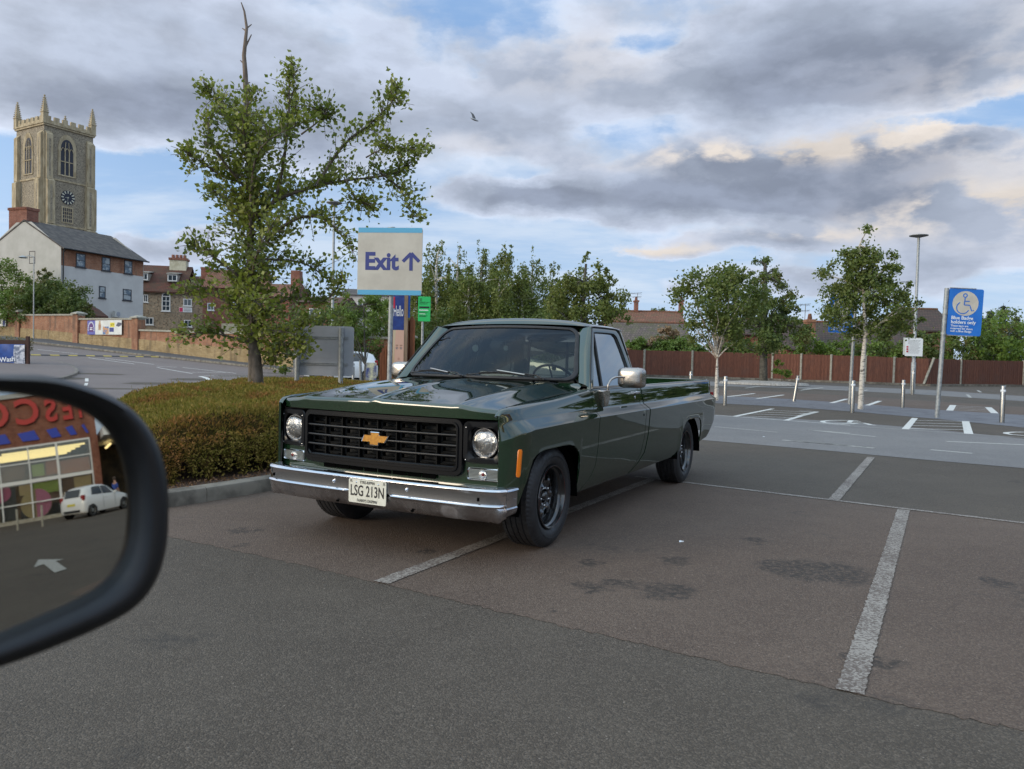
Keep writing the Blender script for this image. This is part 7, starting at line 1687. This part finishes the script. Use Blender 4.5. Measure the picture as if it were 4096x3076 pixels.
CB = thing('car_wash_banner', 'blue car wash banner with white lettering and foamy photo strip', 'banner', q)
z0b, z1b, x1b = ff(100, 1487).z, ff(100, 1376).z, ff(104, 1400).x
def sagg(u, v): 
    x = L0_ + (x1b - L0_) * u; s_ = .10 * math.sin(u * 9) * .2; return (x, -.10 + .02 * math.sin(u * 31 + v * 4) + .015 * math.sin(v * 9 + u * 5), z0b + (z1b - z0b) * v - (1 - u) * .22 - .03 * math.sin(u * 7))
mb = MB(); mb.grid(sagg, 60, 10); obj('sheet', mb, noisy('car_wash_blue', (.012, .055, .24), (.02, .085, .33), 4, .45), CB, smooth=180)
xs0 = ff(62, 1400).x; us = (xs0 - L0_) / (x1b - L0_)
mb = MB(); mb.grid(lambda u, v: tuple(Vector(sagg(us + (1 - us) * u, .02 + .96 * v)) + Vector((0, -.008, 0))), 12, 8); obj('photo_strip', mb, noisy('foam_photo', (.16, .18, .24), (.62, .62, .66), 7, .5, lo=.4, hi=.6), CB, smooth=180)
c_ = ff(14, 1440); text_obj('lettering', 'Car Wash', .30, M_white, CB, basis((c_.x, -.145, c_.z), (1, 0, .10), (-.1, 0, 1), (0, -1, 0)), bold=.006); c_ = ff(8, 1474); text_obj('lettering_below', '7 days', .24, M_white, CB, basis((c_.x, -.145, c_.z), (1, 0, .08), (-.08, 0, 1), (0, -1, 0)), bold=.005)

# ================================================================== other cars
M_wpaint = mat('white_car_paint', (.74, .75, .75), .35, 0, **{'Coat Weight': 1.0, 'Coat Roughness': .05}); M_cgl = mat('tinted_car_glass', (.02, .026, .03), .06, 0, **{'Specular IOR Level': .9})
def hatch(label, loc, rot):
    """small five-door hatchback, x forward"""
    t = thing('parked_car', label, 'car', loc, rot)
    # x, z sill, z belt, z top, half width low, belt, top
    ST = [(-1.80, .42, .80, .82, .55, .52, .45), (-1.76, .30, .88, .92, .74, .70, .60), (-1.70, .24, .94, 1.10, .80, .77, .58), (-1.55, .22, .97, 1.36, .83, .81, .56), (-1.30, .21, .97, 1.46, .84, .82, .57), (-.6, .20, .94, 1.50, .84, .82, .58), (-.1, .20, .92, 1.47, .84, .82, .57), (.25, .20, .91, 1.36, .84, .82, .56), (.60, .20, .90, 1.13, .84, .81, .60), (.85, .20, .90, .97, .84, .80, .66), (1.2, .21, .85, .90, .83, .78, .62), (1.55, .22, .76, .80, .80, .74, .58), (1.78, .26, .66, .69, .70, .66, .5), (1.86, .34, .56, .58, .52, .50, .4)]
    L = []
    for x, z0, zb, zt, w0, wb_, wt in ST:
        h = [(w0 * .96, z0), (w0, z0 + .12), (w0 + .012, (z0 + zb) / 2 + .05), (wb_, zb), (wb_ * .985, zb + .015), ((wb_ + wt) / 2 * .99, (zb + zt) / 2 + .02), (wt, zt - .03), (wt * .86, zt - .005), (wt * .4, zt + .012), (0, zt + .015)]
        L.append([(x, y, z) for y, z in h] + [(x, -y, z) for y, z in reversed(h[:-1])])
    mb = MB(); mb.loft(L, cap0=True, cap1=True); bo = obj('body', mb, M_wpaint, t, smooth=50, fix='n')
    def surf(x, k, s):
        a = [itp(x, [(q[0], q[j]) for q in ST]) for j in range(1, 7)]; z0, zb, zt, w0, wb_, wt = a; y = wb_ * .985 + (wt - wb_ * .985) * k + .012; z = zb + .02 + (zt - .03 - zb - .02) * k
        return (x, s * (y + .02 * math.sin(math.pi * k)), z)
    for s in (1, -1):
        for xa, xb, ka, kb in ((-1.18, -.42, .1, .88), (-.36, .42, .1, .88)):
            mb = MB(); mb.grid(lambda u, v: surf(xa + (xb - xa) * u + (-.05 if xa < -1 else 0) * 0 - (.30 * v * u if xb > .3 else 0) + (.18 * v * (1 - u) if xa < -1 else 0), ka + (kb - ka) * v, s), 6, 4); obj('side_window', mb, M_cgl, t, smooth=60)
        mb = MB().b2(.42, .58, s * .84, s * .97, .93, 1.04); obj('door_mirror', mb, M_wpaint, t, bevel=.02)
        mb = MB().b2(-1.76, -1.60, s * .60, s * .80, .82, 1.08); obj('tail_light', mb, mat('tail_red', (.28, .02, .02), .25), t, bevel=.03)
        mb = MB().b2(1.52, 1.76, s * .46, s * .76, .60, .74); obj('headlight', mb, mat('lamp_clear', (.6, .62, .65), .15), t, bevel=.04)
        for xd in (-.39, .52): 
            mb = MB(); mb.tube([surf(xd, -.02, s), (xd, s * .856, .6), (xd, s * .848, .32)], .006, 4); obj('door_seam', mb, M_dark, t)
        mb = MB().b2(-.30, -.12, s * .845, s * .868, .80, .83); obj('door_handle', mb, M_wpaint, t, bevel=.01)
    mb = MB(); mb.add([(-1.72, .50, 1.02), (-1.72, -.50, 1.02), (-1.57, -.48, 1.37), (-1.57, .48, 1.37)], [(0, 1, 2, 3)]); mb.v = [(x - .03, y, z) for x, y, z in mb.v]; obj('rear_window', mb, M_cgl, t)
    mb = MB(); mb.add([(.90, .60, .98), (.90, -.60, .98), (.33, -.50, 1.36), (.33, .50, 1.36)], [(0, 1, 2, 3)]); mb.v = [(x + .03, y, z + .025) for x, y, z in mb.v]; obj('windscreen', mb, M_cgl, t)
    obj('rear_bumper_insert', MB().b2(-1.815, -1.70, -.55, .55, .30, .42), M_sblack, t, bevel=.03); obj('front_grille', MB().b2(1.70, 1.875, -.42, .42, .30, .46), M_sblack, t, bevel=.03)
    mb = MB().b2(-1.825, -1.80, -.26, .26, .62, .73); obj('number_plate', mb, mat('plate_yellow', (.62, .55, .10), .5), t)
    for x in (-1.20, 1.22):
        for s in (1, -1):
            c = (x, s * .70, .30); mb = MB().lathe([(.19, .0), (.24, -.01), (.292, 0), (.30, .03), (.30, .14), (.285, .165), (.24, .172), (.19, .16)], c, (0, s, 0), 36); wh = obj('wheel', mb, M_tyre, t, smooth=50)
            mb = MB().lathe([(.195, .158), (.185, .168), (.17, .14), (.05, .150), (0, .155)], c, (0, s, 0), 10); obj('rim', mb, M_galvd, wh)
            mb = MB().lathe([(.33, .0), (.33, .1455), (0, .1455)], (x, s * .70, .31), (0, s, 0), 28); obj('wheel_arch', mb, M_dark, t)
    return t
h1 = Vector((25.0, 2.6, 0)); hatch('small white hatchback before the shop window, seen in the wing mirror', h1, R(48))
pC = at(1432, 1476, 38); hatch('white car mostly hidden behind the grey sign back and the green sapling', Vector((pC.x - .9, 38, .02)), R(200))
# rubber sign foot (black base with a thin post) near the sapling
pB = Vector((at(1448, 1490, 20).x, 20, 0)); pB.z = gz(pB.x, pB.y); t = thing('sign_stand', 'pavement sign stand with a black rubber foot and thin leaning post by the sapling', 'sign stand', pB)
obj('rubber_foot', MB().lathe([(0, .16), (.12, .15), (.35, .08), (.48, .02), (.48, 0)], (0, 0, 0), (0, 0, 1), 20), M_rubber, t, smooth=40); obj('post', MB().tube([(0, 0, .1), (-.05, 0, 1.15)], .035, 8), M_galvd, t); obj('small_poster', MB().b2(.10, .38, -.02, .0, .62, 1.1), noisy('poster_mix', (.03, .05, .2), (.6, .6, .4), 5, .5), t)

# ================================================================== supermarket behind the eye (seen in the wing mirror)
SM = thing('supermarket', 'red brick supermarket with big windows and red letters, seen in the wing mirror', 'shop', (30, 0, 0))
obj('upper_wall', MB().b2(0, 24, -34, 3.45, 4.45, 7.35), M_rbrick, SM); obj('roof_edge', MB().b2(-.15, 24, -34.1, 3.6, 7.35, 7.6), M_galv, SM)
obj('brick_pier', MB().b2(-.02, .6, 2.98, 3.47, 0, 4.45), M_rbrick, SM); obj('plinth', MB().b2(0, .3, -34, 2.98, 0, .22), M_conc, SM)
obj('side_wall', MB().b2(.6, 24, 3.2, 3.44, 0, 4.45), M_rbrick, SM); obj('shop_floor', MB().b2(.3, 12, -34, 3.2, .02, .06), M_greyback, SM)
obj('back_wall', MB().b2(9, 9.2, -34, 3.2, .06, 4.4), noisy('shop_interior', (.05, .03, .02), (.22, .12, .05), .8, .8), SM); obj('ceiling', MB().b2(.3, 9, -34, 3.2, 4.30, 4.44), mat('dark_ceiling', (.04, .035, .03), .8), SM)
mb = MB()
for y in [-.70 - 1.62 * k for k in range(-1, 18)] + [2.93]: mb.b2(-.05, .05, y - (.035 if abs(y - .92) > .1 else .07), y + (.035 if abs(y - .92) > .1 else .07), .22, 4.42)
for z, h in ((2.36, .10), (3.45, .03), (1.1, .03), (4.40, .05)): mb.b2(-.055, .045, -34, 2.96, z - h, z + h)
fr_ = obj('window_frame', mb, M_wht, SM); obj('shop_glass', MB().b2(.0, .01, -34, 2.96, .22, 4.4), glass('shop_glass', (.85, .88, .86)), SM)
def emis(name, c, s):
    m = mat(name, c, .5); b = [n for n in m.node_tree.nodes if n.type == 'BSDF_PRINCIPLED'][0]; b.inputs['Emission Color'].default_value = (*c, 1); b.inputs['Emission Strength'].default_value = s; return m
M_strip = emis('strip_light', (1.0, .78, .36), 2.6)
for k in range(5): obj('strip_light', MB().b2(.8 + k * 1.3, .95 + k * 1.3, -2.2 - (k > 0) * 8 + (k * .3), 2.7 - k * .25, 4.15, 4.25), M_strip, SM)
for k in range(5): obj('strip_light', MB().b2(.8 + k * 1.3, .95 + k * 1.3, -30, -12, 4.15, 4.25), M_strip, SM)
cols_ = [((.30, .38, .05), 'lime'), ((.55, .12, .26), 'pink'), ((.14, .06, .03), 'brown'), ((.55, .38, .20), 'tan'), ((.02, .02, .03), 'black'), ((.36, .10, .03), 'rust')]
def poster(y0, y1, z0, z1, c, nm): obj('window_poster', MB().b2(.16, .18, y0, y1, z0, z1), mat(nm + '_poster', c, .5), SM)
for y0, y1, z0, z1, i in ((-3.6, -2.9, .25, 1.3, 4), (-2.5, -1.6, .25, 2.2, 4), (-1.4, -.75, 1.6, 2.2, 3), (-.65, .85, 1.55, 2.22, 0), (.2, .9, .25, 1.5, 2), (1.0, 1.7, .9, 2.2, 2), (1.75, 2.8, .8, 2.2, 3), (-2.2, -1.0, 2.6, 3.4, 2), (-.6, .1, 2.6, 3.3, 0), (.2, .85, 2.6, 3.4, 5), (1.0, 2.8, 2.5, 3.3, 5), (-1.4, .9, .23, .9, 4)): poster(y0, y1, z0, z1, cols_[i][0], cols_[i][1])
def disc(y, z, r, c, a0=0, a1=360): obj('poster_disc', MB().prism([(y, z)] * (a1 - a0 < 360) + [(y + r * math.cos(R(a)), z + r * math.sin(R(a))) for a in range(a0, a1 + (a1 - a0 < 360), 10)], .135, .15, lambda u, v, w: (w, u, v)), mat('disc_print', c, .5), SM)
disc(-.50, 1.02, .88, (.50, .36, .18)); disc(-.45, 1.02, .86, (.55, .16, .30), -90, 90) if False else None
obj('poster_disc', MB().prism([(-.5, 1.02 - .8)] + [(-.5 + .86 * math.cos(R(a)), 1.02 + .86 * math.sin(R(a))) for a in range(-80, 81, 10)] + [(-.5, 1.02 + .8)], .120, .132, lambda u, v, w: (w, u, v)), mat('pink_print', (.60, .17, .32), .5), SM)
disc(-2.4, 1.9, .55, (.58, .10, .25))
M_tred = mat('fascia_red', (.46, .03, .025), .45)
for ch, y, sz, wd in (('T', 2.62, 1.75, .62), ('E', 1.88, 1.75, .72), ('S', .90, 1.85, .85), ('C', -.45, 2.1, .95), ('O', -2.3, 2.15, 1.0)):
    text_obj('fascia_letter', ch, sz, M_tred, SM, basis((-.14, y, 5.62 + sz * .36), (0, -1, 0), (0, 0, 1), (-1, 0, 0)), ext=.07, bold=.05, sx=wd)
M_tbl = mat('fascia_blue', (.02, .05, .42), .45)
for ya, yb_ in ((2.97, 2.58), (2.25, 1.60), (1.30, .48), (.04, -1.15), (-1.55, -2.9)):
    mb = MB().prism([(ya, 5.02 - .30), (yb_ + .25, 4.82 - .10), (yb_, 5.22), (ya - .25, 5.30)], -.10, -.04, lambda u, v, w: (w, u, v)); obj('fascia_dash', mb, M_tbl, SM)
CN = thing('shop_canopy', 'white entrance canopy on pale columns beside the shop corner, seen in the wing mirror', 'canopy', (30, 3.6, 0)); obj('canopy_roof', MB().b2(-1.5, 10, .1, 7, 4.3, 4.8), M_wht, CN)
for x, y in ((-1.2, 2.2), (-1.2, 6.6), (4, 2.2)): obj('column', MB().tube([(x, y, 0), (x, y, 4.3)], .12, 12), M_bblue if y < 3 else M_wht, CN)
obj('lobby_wall', MB().b2(6, 6.2, .1, 7, 0, 4.3), noisy('lobby_dark', (.03, .025, .02), (.12, .09, .05), 1, .7), CN); obj('lobby_light', MB().b2(2, 5, .8, .95, 4.0, 4.1), M_strip, CN)
# painted arrow on the ground, as in the mirror
def gpoly(name, P, m, dz=.012): mb = MB(); mb.add([(x, y, gz(x, y) + dz) for x, y in P], [tuple(range(len(P)))]); return struct(name, mb, m)
gpoly('painted_arrow', [(9.7, .14), (8.95, .62), (8.9, .47), (7.6, .64), (7.45, .45), (8.8, .26), (8.6, .10)], M_faint)
for k, (x, y) in enumerate(((22.6, -1.1), (22.3, -.05))):
    t = thing('bollard', ['thin pale bollard in front of the poster disc, in the wing mirror', 'second pale bollard between the poster disc and the white hatchback, in the wing mirror'][k], 'bollard', (x, y, 0)); obj('shaft', MB().lathe([(.045, 0), (.045, .9), (.03, .94), (0, .95)], (0, 0, 0), (0, 0, 1), 14), M_conc, t, smooth=50)
# ---- shopper near the entrance
def skinned(name, V, E, Rr, m, parent, sub=2):
    me = bpy.data.meshes.new(name); me.from_pydata(V, E, []); o = bpy.data.objects.new(name, me); COL.objects.link(o)
    md = o.modifiers.new('s', 'SKIN'); md.use_smooth_shade = True
    for i, r_ in enumerate(Rr): me.skin_vertices[0].data[i].radius = (r_, r_ * .85)
    me.skin_vertices[0].data[0].use_root = True
    s = o.modifiers.new('u', 'SUBSURF'); s.levels = sub; s.render_levels = sub
    bpy.context.view_layer.update(); m2 = bpy.data.meshes.new_from_object(o.evaluated_get(bpy.context.evaluated_depsgraph_get())); bpy.data.objects.remove(o)
    m2.name = name; m2.materials.clear(); m2.materials.append(m); m2.shade_smooth(); o = bpy.data.objects.new(name, m2); COL.objects.link(o)
    if parent: o.parent = parent
    return o
PS = thing('person', 'shopper in blue top and white trousers by the shop corner, in the mirror', 'person', (27.2, 3.9, 0), R(60))
bv = [(0, 0, .95), (0, 0, 1.2), (0, 0, 1.40), (0, 0, 1.50), (.01, 0, 1.60), (.0, 0, 1.70), (0, .17, 1.38), (.03, .21, 1.12), (.14, .20, .92), (.18, .19, .84), (0, -.17, 1.38), (-.03, -.21, 1.12), (.04, -.22, .88), (.06, -.21, .80), (0, .09, .90), (.12, .10, .50), (.06, .10, .08), (.20, .11, .04), (0, -.09, .90), (-.08, -.10, .50), (-.26, -.10, .12), (-.16, -.10, .04)]
be = [(0, 1), (1, 2), (2, 3), (3, 4), (4, 5), (2, 6), (6, 7), (7, 8), (8, 9), (2, 10), (10, 11), (11, 12), (12, 13), (0, 14), (14, 15), (15, 16), (16, 17), (0, 18), (18, 19), (19, 20), (20, 21)]
br_ = [.14, .13, .13, .055, .09, .085, .06, .042, .032, .035, .06, .042, .032, .035, .085, .06, .042, .035, .085, .06, .042, .035]
PB_ = skinned('body', bv, be, br_, mat('skin', (.42, .24, .17), .6), PS)
skinned('blue_top', [bv[0], bv[1], bv[2], bv[6], bv[7], bv[10], bv[11]], [(0, 1), (1, 2), (2, 3), (3, 4), (2, 5), (5, 6)], [.155, .145, .145, .075, .055, .075, .055], mat('blue_cloth', (.03, .07, .30), .8), PS)
skinned('white_trousers', [bv[0], bv[14], bv[15], bv[16], bv[18], bv[19], bv[20]], [(0, 1), (1, 2), (2, 3), (0, 4), (4, 5), (5, 6)], [.15, .10, .075, .055, .10, .075, .055], mat('white_cloth', (.6, .6, .58), .8), PS, 1)
obj('hair', MB().lathe([(0, .11), (.06, .10), (.10, .04), (.105, -.03), (.09, -.09)], (-.015, 0, 1.68), (0, 0, 1), 16), mat('brown_hair', (.05, .03, .02), .7), PS, smooth=60)
# trees and a hedge along the right side of the car park, outside the picture but mirrored in the paintwork
for k in range(8):
    x, y = itp(k, [(0, 38), (3, 43), (5, 44), (7, 42)]), itp(k, [(0, 46), (3, 31), (7, 12)]) + math.sin(k * 2.1); Hh = 7.4 + 1.8 * math.sin(k * 1.7 + 1)
    nm = ['leftmost', 'second', 'third', 'fourth', 'fifth', 'sixth', 'seventh', 'eighth', 'ninth', 'tenth', 'last'][k]
    tree('broad_tree', nm + ' broad tree of the row beyond the right edge of the car park', Vector((x, y, gz(x, y))), [(0, 0, 0), (0, 0, Hh * .5), (0, 0, Hh * .8)], [(0, 0, Hh * .62, 2.9, 2.6, Hh * .36), (1.2, .5, Hh * .45, 2.3, 2, Hh * .32), (-1.3, 0, Hh * .48, 2.3, 2, Hh * .34)], 2600, .30, M_shrubd, M_trunkd, .18, 'trees along the right of the car park', 'tree', 200 + k, tn=6)
for k in range(13):
    x, y = itp(k, [(0, 31.5), (4, 36), (8, 38), (12, 36)]) + .6 * math.sin(k * 1.3), 42 - k * 2.9; Hh = 4.2 + .9 * math.sin(k * 2.3)
    tree('tall_bush', 'dense bush number ' + ['one', 'two', 'three', 'four', 'five', 'six', 'seven', 'eight', 'nine', 'ten', 'eleven', 'twelve', 'thirteen'][k] + ' along the right boundary, outside the picture', Vector((x, y, gz(x, y))), [(0, 0, 0), (0, 0, Hh * .5)], [(0, 0, Hh * .5, 1.5, 1.3, Hh * .48), (.6, 0, Hh * .35, 1.5, 1.4, Hh * .33)], 1800, .36, M_shrubd, M_trunkd, .07, 'bushes along the right boundary', 'bush', 230 + k, tn=3)
for px, py, sz, lab in ((2717, 2170, .035, 'tiny white paper scrap on the brown bay right of the front wheel'), (3052, 1748, .04, 'tiny pale scrap on the darker bay beyond the long white line'), (1250, 1993, .03, 'tiny pale scrap on the tarmac under the left end of the bumper')):
    p = G(px, py); t = MB().add([(0, 0, .004), (sz, .3 * sz, .010), (sz * .9, .8 * sz, .006), (.1 * sz, .5 * sz, .012), (0, 0, .002), (sz, .3 * sz, .003), (sz * .9, .8 * sz, .003), (.1 * sz, .5 * sz, .003)], [(0, 1, 2, 3), (7, 6, 5, 4), (0, 4, 5, 1), (1, 5, 6, 2), (2, 6, 7, 3), (3, 7, 4, 0)])
    tag(obj('paper_scrap', t, M_white, loc=p), lab, 'litter', 'paper scraps on the tarmac')
# ================================================================== gull
gp = atd(1024, 258, 45); GU = thing('gull', 'small gull gliding with one wing raised in the grey sky', 'bird', gp)
obj('body', MB().tube([(-.22, 0, .10), (-.10, 0, .03), (.05, 0, -.02), (.18, 0, -.07), (.27, 0, -.085)], [.012, .05, .065, .045, .012], 8), mat('gull_grey', (.30, .31, .33), .7), GU, smooth=70)
for s, up_ in ((1, .42), (-1, -.02)):
    mb = MB(); mb.loft([[(x + c, y, z + .006), (x - c, y, z), (x + c * .2, y, z - .006)] for x, y, z, c in ((.02, 0, 0, .09), (-.02, s * .05, up_ * .35, .085), (-.10, s * .10, up_ * .8, .06), (-.24 if s > 0 else .20, s * .14, up_ * 1.15 if s > 0 else -.10, .008))], cap0=True, cap1=True); obj('wing', mb, mat('gull_wing', (.07, .075, .085), .7), GU)
# ================================================================== the photographer's wing mirror
def _nrm(az, el): a, e = R(az), R(el); return Vector((math.sin(a) * math.cos(e), math.cos(a) * math.cos(e), math.sin(e)))
MN = _nrm(120, 5.6); M0 = EYE + ray(100, 1990) * .48; MR = Vector((0, 0, 1)).cross(MN).normalized(); MU = MN.cross(MR); RM = 1.4
MO = thing('wing_mirror', 'black wing mirror in the left foreground reflecting a shop front and white car', 'wing mirror', M0)
OL = [(-1.1, 7.8), (1.7, 7.7), (4.2, 6.95), (6.4, 5.95), (8.1, 4.4), (9.2, 2.5), (9.75, .2), (9.75, -2.4), (9.4, -5.0), (8.5, -7.2), (6.9, -8.7), (4.5, -9.4), (1.4, -9.8), (-1.9, -10.0), (-5.5, -9.9), (-8.9, -8.9), (-11.1, -6.5), (-11.9, -3), (-11.8, 1.2), (-10.6, 4.8), (-8.0, 7.0), (-4.5, 7.8)]
IL = [(-1.2, 6.65), (1.4, 6.2), (3.7, 5.45), (5.3, 4.4), (6.3, 3.0), (6.85, 1.2), (7.0, -.6), (6.95, -2.4), (6.7, -4.1), (6.0, -5.5), (4.8, -6.5), (3.0, -7.1), (.8, -7.5), (-1.8, -7.9), (-4.8, -8.0), (-7.6, -7.3), (-9.4, -5.4), (-10.1, -2.6), (-10.0, .8), (-9.0, 3.9), (-7.0, 5.9), (-4.2, 6.7)]
def cat(P, n=4):
    out = []; N = len(P)
    for i in range(N):
        p0, p1, p2, p3 = P[i - 1], P[i], P[(i + 1) % N], P[(i + 2) % N]
        for k in range(n): t_ = k / n; out.append(tuple(.5 * ((2 * b) + (c - a) * t_ + (2 * a - 5 * b + 4 * c - d) * t_ * t_ + (-a + 3 * b - 3 * c + d) * t_ ** 3) for a, b, c, d in zip(p0, p1, p2, p3)))
    return out
OL, IL = cat(OL), cat(IL)
mp3 = lambda u, v, d: MR * (u / 100) + MU * (v / 100) + MN * (d / 100)
mixl = lambda t_, k=1.0: [((a + (c - a) * t_) * k, (b + (e - b) * t_) * k) for (a, b), (c, e) in zip(IL, OL)]
rings = [(mixl(-.02), -1.2), (mixl(.02), -.55), (mixl(.10), .35), (mixl(.30), 1.0), (mixl(.62), 1.25), (mixl(.88), .85), (mixl(1.0), -.1), (mixl(1.02), -1.6), (mixl(1.0, .97), -3.6), (mixl(1.0, .88), -6.0), (mixl(1.0, .70), -8.0), (mixl(1.0, .40), -9.2), (mixl(1.0, .05), -9.6)]
mb = MB(); mb.loft([[mp3(u, v, d) for u, v in L] for L, d in rings], cap1=True); obj('housing', mb, noisy('black_mirror_plastic', (.0035, .0035, .004), (.006, .006, .007), 60, .38, bump=.05, bdist=.001), MO, smooth=60, fix='n')
def sph(u, v): u, v = u / 100, v / 100; return MR * u + MU * v + MN * (math.sqrt(RM * RM - u * u - v * v) - RM)
mb = MB(); mb.loft([[sph(u * 1.015 * k, v * 1.015 * k) for u, v in IL] for k in [1 - i / 14 for i in range(14)] + [.02]], cap1=True)
GM = obj('mirror_glass', mb, mat('silvered_glass', (.47, .46, .42), 0.0, 1), MO, fix='n', smooth=180)
# exact spherical normals keep the reflection clean
nv = [(v.co - (-MN * RM)).normalized() for v in GM.data.vertices]
flipn = (GM.data.polygons[0].normal.dot(MN) < 0)
if flipn:
    bm = bmesh.new(); bm.from_mesh(GM.data); bmesh.ops.reverse_faces(bm, faces=bm.faces); bm.to_mesh(GM.data); bm.free(); nv = [(v.co - (-MN * RM)).normalized() for v in GM.data.vertices]
GM.data.normals_split_custom_set_from_vertices([tuple(n) for n in nv])
mb = MB(); mb.tube([mp3(-9, -6, -5), mp3(-14, -10, -5), mp3(-20, -15, -3), mp3(-27, -22, -1)], [.035, .03, .035, .05], 14); obj('mounting_arm', mb, M_sblack, MO, smooth=60)
for o in list(bpy.data.objects):
    if o.type == 'MESH' and '_' in (o.data.materials[0].keys() if o.data.materials and o.data.materials[0] else []): del o.data.materials[0]['_']
# ---- separate small repeated pieces into parts of their own
def split_loose(o, cap=14):
    me = o.data; n = len(me.vertices); par = list(range(n))
    def fd(a):
        while par[a] != a: par[a] = par[par[a]]; a = par[a]
        return a
    for e in me.edges:
        a, b = fd(e.vertices[0]), fd(e.vertices[1])
        if a != b: par[a] = b
    gr = {}
    for p in me.polygons: gr.setdefault(fd(p.vertices[0]), []).append(p)
    if not 1 < len(gr) <= cap: return
    co = [v.co.copy() for v in me.vertices]; first = True
    for ps in gr.values():
        ids = {}; F = []; sm = ps[0].use_smooth
        for p in ps: F.append([ids.setdefault(v, len(ids)) for v in p.vertices])
        m = bpy.data.meshes.new(me.name); m.from_pydata([co[v] for v in ids], [], F); m.materials.append(me.materials[0])
        if sm: m.shade_smooth(); m.set_sharp_from_angle(angle=R(45))
        if first: o.data = m; first = False
        else: c = o.copy(); c.data = m; COL.objects.link(c)
for o in list(bpy.data.objects):
    if o.type == 'MESH' and o.name.split('.')[0] in ('blue_bands', 'clamp', 'window_divider', 'screws', 'bumper_bolts', 'bumper_holes', 'lug_nuts', 'plate_screws', 'rivets', 'gable_end', 'drip_rail', 'string_course', 'cross_rail', 'red_symbols', 'grille_bar', 'chimney_pots', 'edge_rail'): split_loose(o)
for o in bpy.data.objects:                                  # a part is named for one piece
    b = o.name.split('.')[0]
    sg = {'screws': 'screw', 'bumper_bolts': 'bumper_bolt', 'bumper_holes': 'bumper_hole', 'lug_nuts': 'lug_nut', 'plate_screws': 'plate_screw', 'rivets': 'rivet', 'blue_bands': 'blue_band', 'chimney_pots': 'chimney_pot', 'red_symbols': 'red_symbol'}
    if b in sg: o.name = sg[b]
